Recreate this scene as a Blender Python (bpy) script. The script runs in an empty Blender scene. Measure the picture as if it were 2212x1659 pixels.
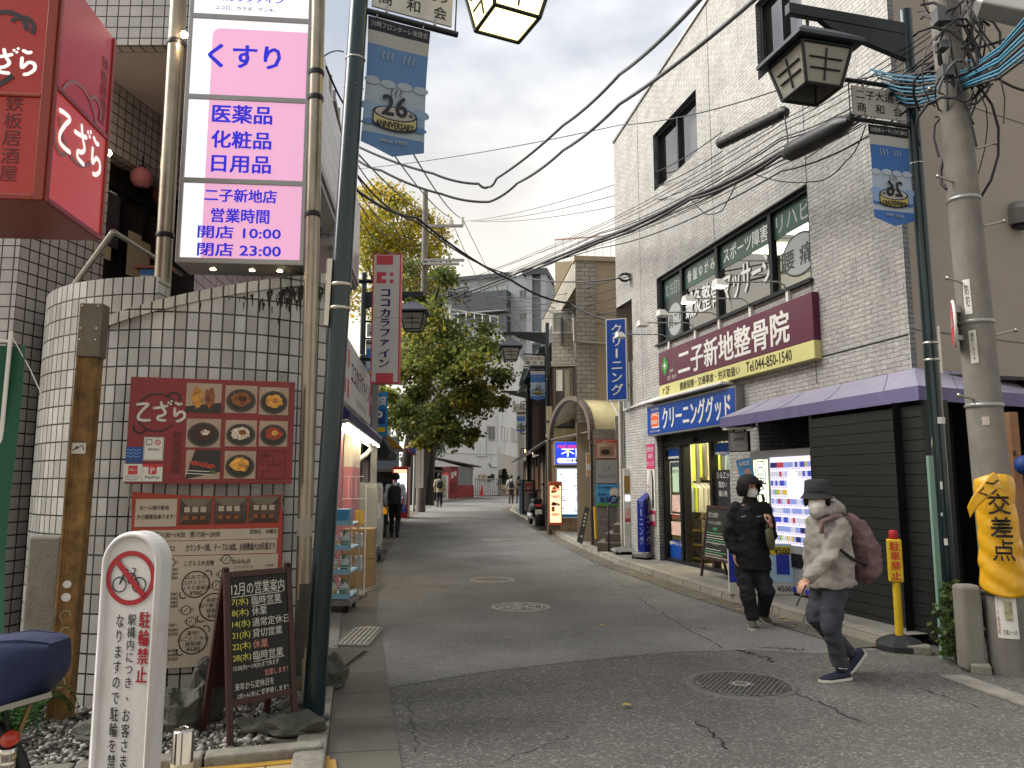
import bpy,bmesh,math,random
from mathutils import Vector,Matrix,noise
from math import sin,cos,pi,radians,atan2,sqrt
sc=bpy.context.scene
C=sc.collection
# ---------------------------------------------------------------- camera, sky, sun, exposure
F,CX,CY,EYE,PITCH=1662.0,1106.0,829.5,1.5,radians(7.39)
cd=bpy.data.cameras.new('camera');cam=bpy.data.objects.new('camera',cd);C.objects.link(cam)
cd.sensor_width=36;cd.lens=F/2212*36;cd.clip_end=2000;cd.clip_start=.05
cam.location=(0,0,EYE);cam.rotation_euler=(pi/2+PITCH,0,0);sc.camera=cam
SUN_EL,SUN_AZ=radians(43),radians(-80)
wd=bpy.data.worlds.new('World');sc.world=wd;wd.use_nodes=True
nt=wd.node_tree;nt.nodes.clear()
def N(t,typ,**kw):
 n=t.nodes.new(typ)
 for k,v in kw.items():setattr(n,k,v)
 return n
def L(t,a,b):t.links.new(a,b)
sky=N(nt,'ShaderNodeTexSky',sky_type='NISHITA',sun_disc=False)
sky.sun_elevation=SUN_EL;sky.sun_rotation=SUN_AZ;sky.dust_density=4;sky.air_density=1.4
tc=N(nt,'ShaderNodeTexCoord');sep=N(nt,'ShaderNodeSeparateXYZ');L(nt,tc.outputs['Generated'],sep.inputs[0])
mp=N(nt,'ShaderNodeMapping');mp.inputs['Scale'].default_value=(1.6,1.6,3.4);mp.inputs['Location'].default_value=(.35,.1,.55)
L(nt,tc.outputs['Generated'],mp.inputs[0])
nz=N(nt,'ShaderNodeTexNoise');nz.inputs['Scale'].default_value=1.7;nz.inputs['Detail'].default_value=5;nz.inputs['Roughness'].default_value=.5
L(nt,mp.outputs[0],nz.inputs['Vector'])
cr=N(nt,'ShaderNodeValToRGB');cr.color_ramp.elements[0].position=.40;cr.color_ramp.elements[0].color=(.46,.50,.57,1)
cr.color_ramp.elements[1].position=.60;cr.color_ramp.elements[1].color=(1.02,1.01,1.0,1)
L(nt,nz.outputs['Fac'],cr.inputs[0])
hr=N(nt,'ShaderNodeMapRange');hr.inputs[1].default_value=.16;hr.inputs[2].default_value=.52;hr.inputs[3].default_value=1;hr.inputs[4].default_value=0
L(nt,sep.outputs['Z'],hr.inputs[0])
hm=N(nt,'ShaderNodeMix',data_type='RGBA');hm.inputs['B'].default_value=(1.18,1.05,.86,1)
L(nt,hr.outputs[0],hm.inputs['Factor']);L(nt,cr.outputs[0],hm.inputs['A'])
b1=N(nt,'ShaderNodeBackground');b1 .inputs[1].default_value=.05;L(nt,sky.outputs[0],b1 .inputs[0])
b2=N(nt,'ShaderNodeBackground');b2 .inputs[1].default_value=.385;L(nt,hm.outputs['Result'],b2 .inputs[0])
mx=N(nt,'ShaderNodeMixShader');mx.inputs[0].default_value=.86;L(nt,b1 .outputs[0],mx.inputs[1]);L(nt,b2 .outputs[0],mx.inputs[2])
wo=N(nt,'ShaderNodeOutputWorld');L(nt,mx.outputs[0],wo.inputs[0])
sl=bpy.data.lights.new('sun','SUN');sl.energy=2.8;sl.angle=radians(50);sl.color=(1,.965,.91)
so=bpy.data.objects.new('sun',sl);C.objects.link(so)
so.rotation_euler=Vector((-sin(SUN_AZ)*cos(SUN_EL),-cos(SUN_AZ)*cos(SUN_EL),-sin(SUN_EL))).to_track_quat('-Z','Y').to_euler()
vs=sc.view_settings;vs.view_transform='Standard';vs.look='None';vs.gamma=1;vs.exposure=1.72;vs.use_curve_mapping=False
sc.cycles.use_denoising=True;sc.cycles.max_bounces=6;sc.cycles.transparent_max_bounces=12
sc.cycles.sample_clamp_indirect=4;sc.cycles.caustics_reflective=False;sc.cycles.caustics_refractive=False
# ---------------------------------------------------------------- measuring helpers (photo pixels at 2212 wide -> real points)
cp,sp=cos(PITCH),sin(PITCH)
def ray(px,py):
 u=(px-CX)/F;v=(CY-py)/F;y=cp-v*sp
 return Vector((u/y,1,(sp+v*cp)/y))
def at(px,py,Y):
 r=ray(px,py);return Vector((r.x*Y,Y,EYE+r.z*Y))
def gnd(px,py,z=0):
 r=ray(px,py);t=(z-EYE)/r.z;return Vector((r.x*t,t,z))
def sm(t):t=max(0,min(1,t));return t*t*(3-2*t)
def gz(y):return.38*sm((y-17)/17)+.30*sm((y-42)/18)
def hexc(h,k=1):
 h=h.lstrip('#');r=[int(h[i:i+2],16)/255 for i in(0,2,4)]
 return tuple(((x/12.92)if x<=.04045 else((x+.055)/1.055)**2.4)*k for x in r)
class Fr:
 """wall frame: a to the viewer's right, b up, c out towards the viewer"""
 def __init__(s,P,Q,z=0):
  s.P=Vector((P[0],P[1],z));d=Vector((Q[0]-P[0],Q[1]-P[1],0));s.len=d.length;s.a=d.normalized()
  s.b=Vector((0,0,1));s.c=s.a.cross(s.b);s.M=Matrix((s.a,s.b,s.c)).transposed().to_4x4();s.M.translation=s.P
 def to(s,px,py,w=0):
  r=ray(px,py);o=Vector((0,0,EYE));q=s.P+s.c*w
  t=(q-o).dot(s.c)/r.dot(s.c);h=o+r*t-s.P
  return h.dot(s.a),h.z
 def pt(s,a,b,c=0):return s.P+s.a*a+s.b*b+s.c*c
 # ---------------------------------------------------------------- materials
MATS={}
def mat(name,col,rough=.6,metal=0,var=0,vs_=6,bump=0,bs=60,emit=0,spec=.4,dirt=None,ds=2.5,coat=0,trans=0):
 """plain procedural surface with noise variation, fine bump and optional dirt blotches"""
 if name in MATS:return MATS[name]
 if isinstance(col,str):col=hexc(col)
 m=bpy.data.materials.new(name);m.use_nodes=True;t=m.node_tree;p=t.nodes['Principled BSDF']
 p.inputs['Roughness'].default_value=rough;p.inputs['Metallic'].default_value=metal;p.inputs['Specular IOR Level'].default_value=spec
 p.inputs['Base Color'].default_value=(*col,1)
 if coat:p.inputs['Coat Weight'].default_value=coat
 if trans:p.inputs['Transmission Weight'].default_value=trans
 if var or bump or dirt:
  tc=N(t,'ShaderNodeTexCoord')
 out=None
 if var:
  n=N(t,'ShaderNodeTexNoise');n.inputs['Scale'].default_value=vs_;n.inputs['Detail'].default_value=6;n.inputs['Roughness'].default_value=.65
  L(t,tc.outputs['Object'],n.inputs['Vector'])
  r=N(t,'ShaderNodeValToRGB');r.color_ramp.elements[0].position=.3;r.color_ramp.elements[1].position=.7
  r.color_ramp.elements[0].color=(*[x*(1-var)for x in col],1);r.color_ramp.elements[1].color=(*[min(1,x*(1+var))for x in col],1)
  L(t,n.outputs['Fac'],r.inputs[0]);out=r.outputs[0]
  q=N(t,'ShaderNodeMapRange');q.inputs[3].default_value=max(.03,rough-.12);q.inputs[4].default_value=min(1,rough+.12)
  L(t,n.outputs['Fac'],q.inputs[0]);L(t,q.outputs[0],p.inputs['Roughness'])
 if dirt:
  n=N(t,'ShaderNodeTexNoise');n.inputs['Scale'].default_value=ds;n.inputs['Detail'].default_value=8;n.inputs['Roughness'].default_value=.7
  mpp=N(t,'ShaderNodeMapping');mpp.inputs['Scale'].default_value=(1.6,1.6,.5)
  L(t,tc.outputs['Object'],mpp.inputs[0]);L(t,mpp.outputs[0],n.inputs['Vector'])
  r=N(t,'ShaderNodeValToRGB');r.color_ramp.elements[0].position=.5;r.color_ramp.elements[1].position=.72
  r.color_ramp.elements[0].color=(0,0,0,1);r.color_ramp.elements[1].color=(.75,.75,.75,1)
  L(t,n.outputs['Fac'],r.inputs[0])
  x=N(t,'ShaderNodeMix',data_type='RGBA');x.inputs['A'].default_value=(*col,1);x.inputs['B'].default_value=(*(hexc(dirt)if isinstance(dirt,str)else dirt),1)
  if out:L(t,out,x.inputs['A'])
  L(t,r.outputs[0],x.inputs['Factor']);out=x.outputs['Result']
 if out:L(t,out,p.inputs['Base Color'])
 if bump:
  n=N(t,'ShaderNodeTexNoise');n.inputs['Scale'].default_value=bs;n.inputs['Detail'].default_value=4
  L(t,tc.outputs['Object'],n.inputs['Vector'])
  b=N(t,'ShaderNodeBump');b.inputs['Strength'].default_value=bump;b.inputs['Distance'].default_value=.01
  L(t,n.outputs['Fac'],b.inputs['Height']);L(t,b.outputs[0],p.inputs['Normal'])
 if emit:
  p.inputs['Emission Color'].default_value=(*col,1);p.inputs['Emission Strength'].default_value=emit
  if out:L(t,out,p.inputs['Emission Color'])
 MATS[name]=m;return m
def tile(name,c1,c2,grout,w,h,mortar,offset=0,bump=.6,rough=.35,rock=0,dirt=None,dirts=1.2,offu=0,dstr=.6,squash=1):
 """tiles / bricks on metre UVs"""
 if name in MATS:return MATS[name]
 m=bpy.data.materials.new(name);m.use_nodes=True;t=m.node_tree;p=t.nodes['Principled BSDF']
 uv=N(t,'ShaderNodeUVMap');uv.uv_map='UVMap'
 mpp=N(t,'ShaderNodeMapping');mpp.inputs['Location'].default_value=(offu,0,0);L(t,uv.outputs[0],mpp.inputs[0])
 b=N(t,'ShaderNodeTexBrick',offset=offset,squash=squash);b.inputs['Scale'].default_value=1
 b.inputs['Brick Width'].default_value=w;b.inputs['Row Height'].default_value=h;b.inputs['Mortar Size'].default_value=mortar
 b.inputs['Mortar Smooth'].default_value=.15;b.inputs['Bias'].default_value=0
 b.inputs['Color1'].default_value=(*hexc(c1),1);b.inputs['Color2'].default_value=(*hexc(c2),1);b.inputs['Mortar'].default_value=(*hexc(grout),1)
 L(t,mpp.outputs[0],b.inputs['Vector'])
 n=N(t,'ShaderNodeTexNoise');n.inputs['Scale'].default_value=3;n.inputs['Detail'].default_value=8;L(t,uv.outputs[0],n.inputs['Vector'])
 r=N(t,'ShaderNodeMapRange');r.inputs[1].default_value=.25;r.inputs[2].default_value=.75;r.inputs[3].default_value=.8;r.inputs[4].default_value=1.12
 L(t,n.outputs['Fac'],r.inputs[0])
 x=N(t,'ShaderNodeMix',data_type='RGBA',blend_type='MULTIPLY');x.inputs['Factor'].default_value=1
 L(t,b.outputs['Color'],x.inputs['A']);L(t,r.outputs[0],x.inputs['B']);out=x.outputs['Result']
 if dirt:
  mp2=N(t,'ShaderNodeMapping');mp2 .inputs['Scale'].default_value=(3,.7,1);L(t,uv.outputs[0],mp2 .inputs[0])
  n2=N(t,'ShaderNodeTexNoise');n2 .inputs['Scale'].default_value=dirts;n2 .inputs['Detail'].default_value=9;n2 .inputs['Roughness'].default_value=.72
  L(t,mp2 .outputs[0],n2 .inputs['Vector'])
  r2=N(t,'ShaderNodeValToRGB');r2 .color_ramp.elements[0].position=.5;r2 .color_ramp.elements[1].position=.78
  r2 .color_ramp.elements[1].color=(dstr,dstr,dstr,1);r2 .color_ramp.elements[0].color=(0,0,0,1)
  L(t,n2 .outputs['Fac'],r2 .inputs[0])
  x2=N(t,'ShaderNodeMix',data_type='RGBA');x2 .inputs['B'].default_value=(*hexc(dirt),1)
  L(t,r2 .outputs[0],x2 .inputs['Factor']);L(t,out,x2 .inputs['A']);out=x2 .outputs['Result']
 L(t,out,p.inputs['Base Color'])
 p.inputs['Roughness'].default_value=rough;p.inputs['Specular IOR Level'].default_value=.4
 h1=b.outputs['Fac'];iv=N(t,'ShaderNodeMath',operation='SUBTRACT');iv.inputs[0].default_value=1;L(t,h1,iv.inputs[1]);hh=iv.outputs[0]
 if rock:
  n3=N(t,'ShaderNodeTexNoise');n3 .inputs['Scale'].default_value=1;n3 .inputs['Detail'].default_value=5;n3 .inputs['Roughness'].default_value=.55
  mp3=N(t,'ShaderNodeMapping');mp3 .inputs['Scale'].default_value=(14,34,1);L(t,uv.outputs[0],mp3 .inputs[0]);L(t,mp3 .outputs[0],n3 .inputs['Vector'])
  ml=N(t,'ShaderNodeMath',operation='MULTIPLY_ADD');ml.inputs[1].default_value=rock;rq=N(t,'ShaderNodeMapRange');rq.inputs[1].default_value=.3;rq.inputs[2].default_value=.7;rq.inputs[3].default_value=.72;rq.inputs[4].default_value=1.18;L(t,n3 .outputs['Fac'],rq.inputs[0]);xr=N(t,'ShaderNodeMix',data_type='RGBA',blend_type='MULTIPLY');xr.inputs['Factor'].default_value=1;L(t,out,xr.inputs['A']);L(t,rq.outputs[0],xr.inputs['B']);L(t,xr.outputs['Result'],p.inputs['Base Color']);L(t,n3 .outputs['Fac'],ml.inputs[0]);L(t,hh,ml.inputs[2]);hh=ml.outputs[0]
 bp=N(t,'ShaderNodeBump');bp.inputs['Strength'].default_value=bump;bp.inputs['Distance'].default_value=.012
 L(t,hh,bp.inputs['Height']);L(t,bp.outputs[0],p.inputs['Normal'])
 MATS[name]=m;return m
def glow(name,col,s):
 if name in MATS:return MATS[name]
 if isinstance(col,str):col=hexc(col)
 m=bpy.data.materials.new(name);m.use_nodes=True;p=m.node_tree.nodes['Principled BSDF']
 p.inputs['Base Color'].default_value=(*[x*.6 for x in col],1);p.inputs['Emission Color'].default_value=(*col,1);p.inputs['Emission Strength'].default_value=s
 p.inputs['Roughness'].default_value=.35
 MATS[name]=m;return m
def pane(name,tint=(.9,.95,.95),refl=.1):
 """thin clear glass"""
 if name in MATS:return MATS[name]
 m=bpy.data.materials.new(name);m.use_nodes=True;t=m.node_tree;t.nodes.clear()
 o=N(t,'ShaderNodeOutputMaterial');a=N(t,'ShaderNodeBsdfTransparent');a.inputs[0].default_value=(*tint,1)
 g=N(t,'ShaderNodeBsdfGlossy');g.inputs['Roughness'].default_value=.02;fr=N(t,'ShaderNodeFresnel');fr.inputs[0].default_value=1.5
 ad=N(t,'ShaderNodeMath',operation='ADD');ad.inputs[1].default_value=refl;L(t,fr.outputs[0],ad.inputs[0])
 x=N(t,'ShaderNodeMixShader');L(t,ad.outputs[0],x.inputs[0]);L(t,a.outputs[0],x.inputs[1]);L(t,g.outputs[0],x.inputs[2]);L(t,x.outputs[0],o.inputs[0])
 MATS[name]=m;return m
 # ---------------------------------------------------------------- mesh builder
PM={}
fcurve=bpy.data.curves.new('letters','FONT');fcurve.resolution_u=2;fobj=bpy.data.objects.new('letters',fcurve)
TXT={}
def text_mesh(s,bold=0,space=1,line=1,align='LEFT'):
 k=(s,bold,space,line,align)
 if k in TXT:return TXT[k]
 fcurve.body=s;fcurve.offset=bold;fcurve.space_character=space;fcurve.space_line=line;fcurve.align_x=align
 me=fobj.to_mesh()
 vs_=[v.co.copy()for v in me.vertices];fs=[tuple(p.vertices)for p in me.polygons]
 fobj.to_mesh_clear()
 if not vs_:vs_=[Vector((0,0,0))];fs=[]
 x0=min(v.x for v in vs_);x1=max(v.x for v in vs_);y0=min(v.y for v in vs_);y1=max(v.y for v in vs_)
 TXT[k]=(vs_,fs,x0,x1,y0,y1);return TXT[k]
class MB:
 def __init__(s,fr=None):
  s.v=[];s.f=[];s.mats=[];s.M=fr.M.copy()if isinstance(fr,Fr)else(fr.copy()if fr else Matrix.Identity(4))
 def mi(s,m):
  if m not in s.mats:s.mats.append(m)
  return s.mats.index(m)
 def add(s,pts,faces,m,smooth=False,uvs=None):
  """pts local; faces index tuples; uvs per face lists or None (auto: dominant axis, metres)"""
  o=len(s.v);P=[Vector(p)for p in pts];s.v+=[s.M@p for p in P];k=s.mi(m)
  for i,f in enumerate(faces):
   if uvs:uv=uvs[i]
   else:
    n=Vector((0,0,0))
    for j in range(len(f)):
     a,b=P[f[j]],P[f[(j+1)%len(f)]]
     n+=Vector(((a.y-b.y)*(a.z+b.z),(a.z-b.z)*(a.x+b.x),(a.x-b.x)*(a.y+b.y)))
    ax=max(range(3),key=lambda q:abs(n[q]))
    uv=[((P[j].z,P[j].y)if ax==0 else(P[j].x,P[j].z)if ax==1 else(P[j].x,P[j].y))for j in f]
   s.f.append((tuple(o+j for j in f),k,smooth,uv))
 def box(s,x0,x1,y0,y1,z0,z1,m):
  x0,x1=min(x0,x1),max(x0,x1);y0,y1=min(y0,y1),max(y0,y1);z0,z1=min(z0,z1),max(z0,z1)
  p=[(x,y,z)for z in(z0,z1)for y in(y0,y1)for x in(x0,x1)]
  s.add(p,[(0,2,3,1),(4,5,7,6),(0,1,5,4),(2,6,7,3),(0,4,6,2),(1,3,7,5)],m)
 def quad(s,a,b,c,d,m):s.add([a,b,c,d],[(0,1,2,3)],m)
 def rect(s,x0,x1,y0,y1,z,m):s.quad((x0,y0,z),(x1,y0,z),(x1,y1,z),(x0,y1,z),m)
 def poly(s,pts,z,m):s.add([(p[0],p[1],z)for p in pts],[tuple(range(len(pts)))],m)
 def prism(s,pts,z0,z1,m,ms=None):
  n=len(pts);P=[(p[0],p[1],z0)for p in pts]+[(p[0],p[1],z1)for p in pts]
  s.add(P,[tuple(range(n-1,-1,-1)),tuple(range(n,2*n))],m)
  s.add(P,[(i,(i+1)%n,n+(i+1)%n,n+i)for i in range(n)],ms or m)
 def hull(s,A,B,m):
  """skin between two equal point loops with caps"""
  n=len(A);s.add(list(A)+list(B),[tuple(range(n-1,-1,-1)),tuple(range(n,2*n))]+[(i,(i+1)%n,n+(i+1)%n,n+i)for i in range(n)],m)
 def loft(s,rings,m,smooth=True,caps=True,close=True):
  n=len(rings[0]);P=[p for r in rings for p in r];fs=[]
  for k in range(len(rings)-1):
   for i in range(n if close else n-1):
    j=(i+1)%n;fs.append((k*n+i,k*n+j,(k+1)*n+j,(k+1)*n+i))
  uvs=[[(i/n*1.,k)for _ in range(4)]for(i,k)in[(0,0)]*len(fs)]
  s.add(P,fs,m,smooth,uvs)
  if caps:s.add(P,[tuple(range(n-1,-1,-1)),tuple(range((len(rings)-1)*n,len(rings)*n))],m)
 def tube(s,pts,r,m,n=8,caps=True):
  pts=[Vector(p)for p in pts];rs=r if isinstance(r,(list,tuple))else[r]*len(pts);rings=[];ref=None
  for i,p in enumerate(pts):
   d=(pts[min(i+1,len(pts)-1)]-pts[max(i-1,0)])
   if d.length<1e-9:d=Vector((0,0,1))
   d.normalize()
   if ref is None:ref=Vector((0,0,1))if abs(d.z)<.9 else Vector((1,0,0))
   x=d.cross(ref)
   if x.length<1e-6:x=d.orthogonal()
   x.normalize();y=d.cross(x).normalized();ref=-y if False else ref
   rings.append([p+(x*cos(q*2*pi/n)+y*sin(q*2*pi/n))*rs[i]for q in range(n)])
  s.loft(rings,m,True,caps)
 def lathe(s,prof,m,n=24,c=(0,0,0),axis='z',smooth=True,caps=True,a0=0,a1=2*pi):
  c=Vector(c);full=abs(a1-a0-2*pi)<1e-6;rings=[]
  for r,h in prof:
   ring=[]
   for q in range(n if full else n+1):
    t=a0+(a1-a0)*q/n
    v=(r*cos(t),r*sin(t),h)if axis=='z' else(r*cos(t),h,-r*sin(t))if axis=='y' else(h,r*cos(t),r*sin(t))
    ring.append(c+Vector(v))
   rings.append(ring)
  s.loft(rings,m,smooth,caps,full)
 def ball(s,c,r,m,n=12,k=8):
  r=(r,r,r)if not isinstance(r,(tuple,list))else r;c=Vector(c)
  P=[c+Vector((0,0,-r[2]))];fs=[]
  for j in range(1,k):
   t=-pi/2+pi*j/k
   P+=[c+Vector((r[0]*cos(t)*cos(2*pi*i/n),r[1]*cos(t)*sin(2*pi*i/n),r[2]*sin(t)))for i in range(n)]
  P.append(c+Vector((0,0,r[2])));last=len(P)-1
  for i in range(n):
   j=(i+1)%n;fs.append((0,1+j,1+i));fs.append((last,1+(k-2)*n+i,1+(k-2)*n+j))
   for q in range(k-2):fs.append((1+q*n+i,1+q*n+j,1+(q+1)*n+j,1+(q+1)*n+i))
  s.add(P,fs,m,True)
 def ring(s,cx,cy,r0,r1,z,m,n=40,a0=0,a1=2*pi,sx=1,sy=1):
  P=[]
  for q in range(n+1):
   t=a0+(a1-a0)*q/n;P+=[(cx+r0*sx*cos(t),cy+r0*sy*sin(t),z),(cx+r1*sx*cos(t),cy+r1*sy*sin(t),z)]
  s.add(P,[(2*q,2*q+1,2*q+3,2*q+2)for q in range(n)],m)
 def disc(s,cx,cy,rx,ry,z,m,n=24):s.poly([(cx+rx*cos(2*pi*q/n),cy+ry*sin(2*pi*q/n))for q in range(n)],z,m)
 def stroke(s,pts,w,z,m):
  """flat brush line in the a-b plane"""
  pts=[Vector((p[0],p[1]))for p in pts];A=[]
  for i,p in enumerate(pts):
   d=pts[min(i+1,len(pts)-1)]-pts[max(i-1,0)];d.normalize();nn=Vector((-d.y,d.x))*w/2
   A+=[(p.x+nn.x,p.y+nn.y,z),(p.x-nn.x,p.y-nn.y,z)]
  s.add(A,[(2*i,2*i+1,2*i+3,2*i+2)for i in range(len(pts)-1)],m)
 def text(s,t,x0,x1,y0,y1,z,m,bold=0,space=1,line=1,align='LEFT',keep=None,mirror=False):
  """letters fitted to the box; keep='h' keeps their own width for the height, centred"""
  if bold:
   d=min(bold,.03)*.9
   for i,(dx,dy)in enumerate(((d,d*.6),(-d,d*.6),(d,-d*.6),(-d,-d*.6))):s.text(t,x0+dx*(y1-y0),x1+dx*(y1-y0),y0+dy*(y1-y0),y1+dy*(y1-y0),z-.0004*(i+1),m,0,space,line,align,keep,mirror)
  V,Fs,a0,a1,b0,b1=text_mesh(t,0,space,line,align)
  if a1-a0<1e-6 or b1-b0<1e-6:b1=max(b1,b0+.02)
  kx=(x1-x0)/max(a1-a0,1e-6);ky=(y1-y0)/max(b1-b0,1e-6);ox=x0
  if keep=='h':kx=ky;ox=(x0+x1)/2-kx*(a1-a0)/2
  if keep=='l':kx=ky
  pts=[(ox+(v.x-a0)*kx,y0+(v.y-b0)*ky,z)for v in V]
  if mirror:pts=[(x0+x1-p[0],p[1],p[2])for p in pts];Fs=[tuple(reversed(f))for f in Fs]
  s.add(pts,Fs,m)
 def col(s,t,x0,x1,y0,y1,z,m,bold=0,mirror=False):
  """a column of characters from the top down"""
  n=len(t);h=(y1-y0)/n
  for i,ch in enumerate(t):
   if ch in ' 　':continue
   if ch in 'ー':
    s.rect((x0+x1)/2-h*.05-(x1-x0)*.03,(x0+x1)/2+h*.05+(x1-x0)*.03,y1-(i+.88)*h,y1-(i+.12)*h,z,m);continue
   V,Fs,a0,a1,b0,b1=text_mesh(ch,0);sz=1.0
   k=min((x1-x0),h*.98)/.98
   cx=(x0+x1)/2;cy=y1-(i+.5)*h
   mxx=(a0+a1)/2;my=(b0+b1)/2
   dy=.36
   pts=[(cx+(v.x-mxx)*(x1-x0)/.95,cy+(v.y-(my if ch not in '、。' else dy))*h/1.02,z)for v in V]
   s.add(pts,Fs,m)
   if bold:
    for q,dx in enumerate((-1,1)):s.add([(p[0]+dx*bold*h*.8,p[1]+dx*bold*h*.4,p[2]-.0004*(q+1))for p in pts],Fs,m)
 def build(s,name,parent=None,loc=None,rz=0,bevel=0,seg=2,label=None,cat=None,group=None,kind=None,weld=False):
  if parent is not None:M0=PM[parent.name]
  else:M0=Matrix.Translation(Vector(loc)if loc is not None else Vector((0,0,0)))@Matrix.Rotation(rz,4,'Z')
  Mi=M0 .inverted();me=bpy.data.meshes.new(name)
  me.from_pydata([Mi@v for v in s.v],[],[f[0]for f in s.f])
  for m in s.mats:me.materials.append(m)
  uvl=me.uv_layers.new(name='UVMap');k=0
  buf=[];sm_=[];mi_=[]
  for f in s.f:
   for q in range(len(f[0])):buf+=[f[3][q][0],f[3][q][1]]
   sm_.append(f[2]);mi_.append(f[1])
  if len(buf)==2*len(me.loops):uvl.data.foreach_set('uv',buf)
  me.polygons.foreach_set('material_index',mi_);me.polygons.foreach_set('use_smooth',sm_)
  me.validate()
  o=bpy.data.objects.new(name,me);C.objects.link(o)
  if parent is not None:o.parent=parent
  else:o.matrix_basis=M0
  PM[o.name]=M0
  if bevel:
   b=o.modifiers.new('edge','BEVEL');b.width=bevel;b.segments=seg;b.limit_method='ANGLE';b.angle_limit=radians(40)
  tag(o,label,cat,group,kind);return o
def tag(o,label=None,cat=None,group=None,kind=None):
 if label:o['label']=label
 if cat:o['category']=cat
 if group:o['group']=group
 if kind:o['kind']=kind
 return o
def thing(name,label,cat,loc=(0,0,0),rz=0,group=None):
 o=bpy.data.objects.new(name,None);C.objects.link(o);o.empty_display_size=.1
 o.matrix_basis=Matrix.Translation(Vector(loc))@Matrix.Rotation(rz,4,'Z');PM[o.name]=o.matrix_basis.copy()
 return tag(o,label,cat,group)
def kids(o):return[c for c in C.objects if c.parent==o]
def dup(o,M=None,label=None,group=None,parent=None):
 c=o.copy();C.objects.link(c)
 if parent is not None:c.parent=parent;PM[c.name]=PM[parent.name]
 else:c.matrix_basis=M;PM[c.name]=M.copy()
 if label:c['label']=label
 if group:c['group']=group
 for ch in kids(o):dup(ch,parent=c)
 return c
def evalmesh(mb,voxel,smooth=3,name='shape'):
 """fuse overlapping volumes into one continuous surface"""
 me=bpy.data.meshes.new(name);me.from_pydata(mb.v,[],[f[0]for f in mb.f]);o=bpy.data.objects.new(name,me);C.objects.link(o)
 r=o.modifiers.new('r','REMESH');r.mode='VOXEL';r.voxel_size=voxel;r.use_smooth_shade=True
 q=o.modifiers.new('s','SMOOTH');q.iterations=smooth;q.factor=.5
 dg=bpy.context.evaluated_depsgraph_get();n=bpy.data.meshes.new_from_object(o.evaluated_get(dg))
 V=[v.co.copy()for v in n.vertices];P=[tuple(p.vertices)for p in n.polygons]
 bpy.data.objects.remove(o);bpy.data.meshes.remove(me);bpy.data.meshes.remove(n);return V,P
def fused(mb,voxel,m,name,parent=None,smooth=3,wr=0,**kw):
 V,P=evalmesh(mb,voxel,smooth)
 if wr:V=[v+noise.noise_vector(Vector((v.x*9,v.y*9,v.z*13)))*wr+noise.noise_vector(v*24)*wr*.4 for v in V]
 b=MB();b.add(V,P,m,True,[[(0,0)]*len(f)for f in P]);return b.build(name,parent,**kw)
def sag(p,q,s,n=14):
 p=Vector(p);q=Vector(q);return[p.lerp(q,t/n)-Vector((0,0,s*4*(t/n)*(1-t/n)))for t in range(n+1)]
 # ---------------------------------------------------------------- ground, road, gutters, kerbs
rnd=random.Random(7)
def asphalt(name,base,speck,coarse,bumps):
 m=bpy.data.materials.new(name);m.use_nodes=True;t=m.node_tree;p=t.nodes['Principled BSDF'];p.inputs['Roughness'].default_value=.88;p.inputs['Specular IOR Level'].default_value=.3
 tc=N(t,'ShaderNodeTexCoord');b=hexc(base)
 n1=N(t,'ShaderNodeTexNoise');n1 .inputs['Scale'].default_value=.55;n1 .inputs['Detail'].default_value=7;n1 .inputs['Roughness'].default_value=.62;L(t,tc.outputs['Object'],n1 .inputs['Vector'])
 r1=N(t,'ShaderNodeValToRGB');r1 .color_ramp.elements[0].position=.32;r1 .color_ramp.elements[1].position=.68
 r1 .color_ramp.elements[0].color=(*[x*.74 for x in b],1);r1 .color_ramp.elements[1].color=(*[x*1.28 for x in b],1);L(t,n1 .outputs['Fac'],r1 .inputs[0])
 v=N(t,'ShaderNodeTexVoronoi');v.inputs['Scale'].default_value=coarse;L(t,tc.outputs['Object'],v.inputs['Vector'])
 r2=N(t,'ShaderNodeSeparateColor');L(t,v.outputs['Color'],r2 .inputs[0])
 r3=N(t,'ShaderNodeValToRGB');r3 .color_ramp.elements[0].position=.25;r3 .color_ramp.elements[0].color=(.72,.72,.72,1);r3 .color_ramp.elements[1].position=1;r3 .color_ramp.elements[1].color=(speck,speck,speck,1)
 e=r3 .color_ramp.elements.new(.86);e.color=(1.12,1.12,1.1,1);L(t,r2 .outputs[0],r3 .inputs[0])
 x=N(t,'ShaderNodeMix',data_type='RGBA',blend_type='MULTIPLY');x.inputs['Factor'].default_value=1;L(t,r1 .outputs[0],x.inputs['A']);L(t,r3 .outputs[0],x.inputs['B'])
 L(t,x.outputs['Result'],p.inputs['Base Color'])
 bp=N(t,'ShaderNodeBump');bp.inputs['Strength'].default_value=bumps;bp.inputs['Distance'].default_value=.008;L(t,v.outputs['Distance'],bp.inputs['Height']);L(t,bp.outputs[0],p.inputs['Normal'])
 MATS[name]=m;return m
ASN=asphalt('asphalt_coarse','#5c5a56',2.0,75,.9);ASF=asphalt('asphalt_smooth','#6c6b68',1.5,110,.45)
CRACK=mat('crack','#141413',.95);CONC=mat('concrete','#77736a',.85,var=.22,vs_=2.2,bump=.4,bs=70,dirt='#4a473f',ds=1.4)
def resample(P,step):
 out=[]
 for(x0,y0),(x1,y1)in zip(P,P[1:]):
  n=max(1,int(math.hypot(x1-x0,y1-y0)/step));out+=[(x0+(x1-x0)*i/n,y0+(y1-y0)*i/n)for i in range(n)]
 return out+[P[-1]]
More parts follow.
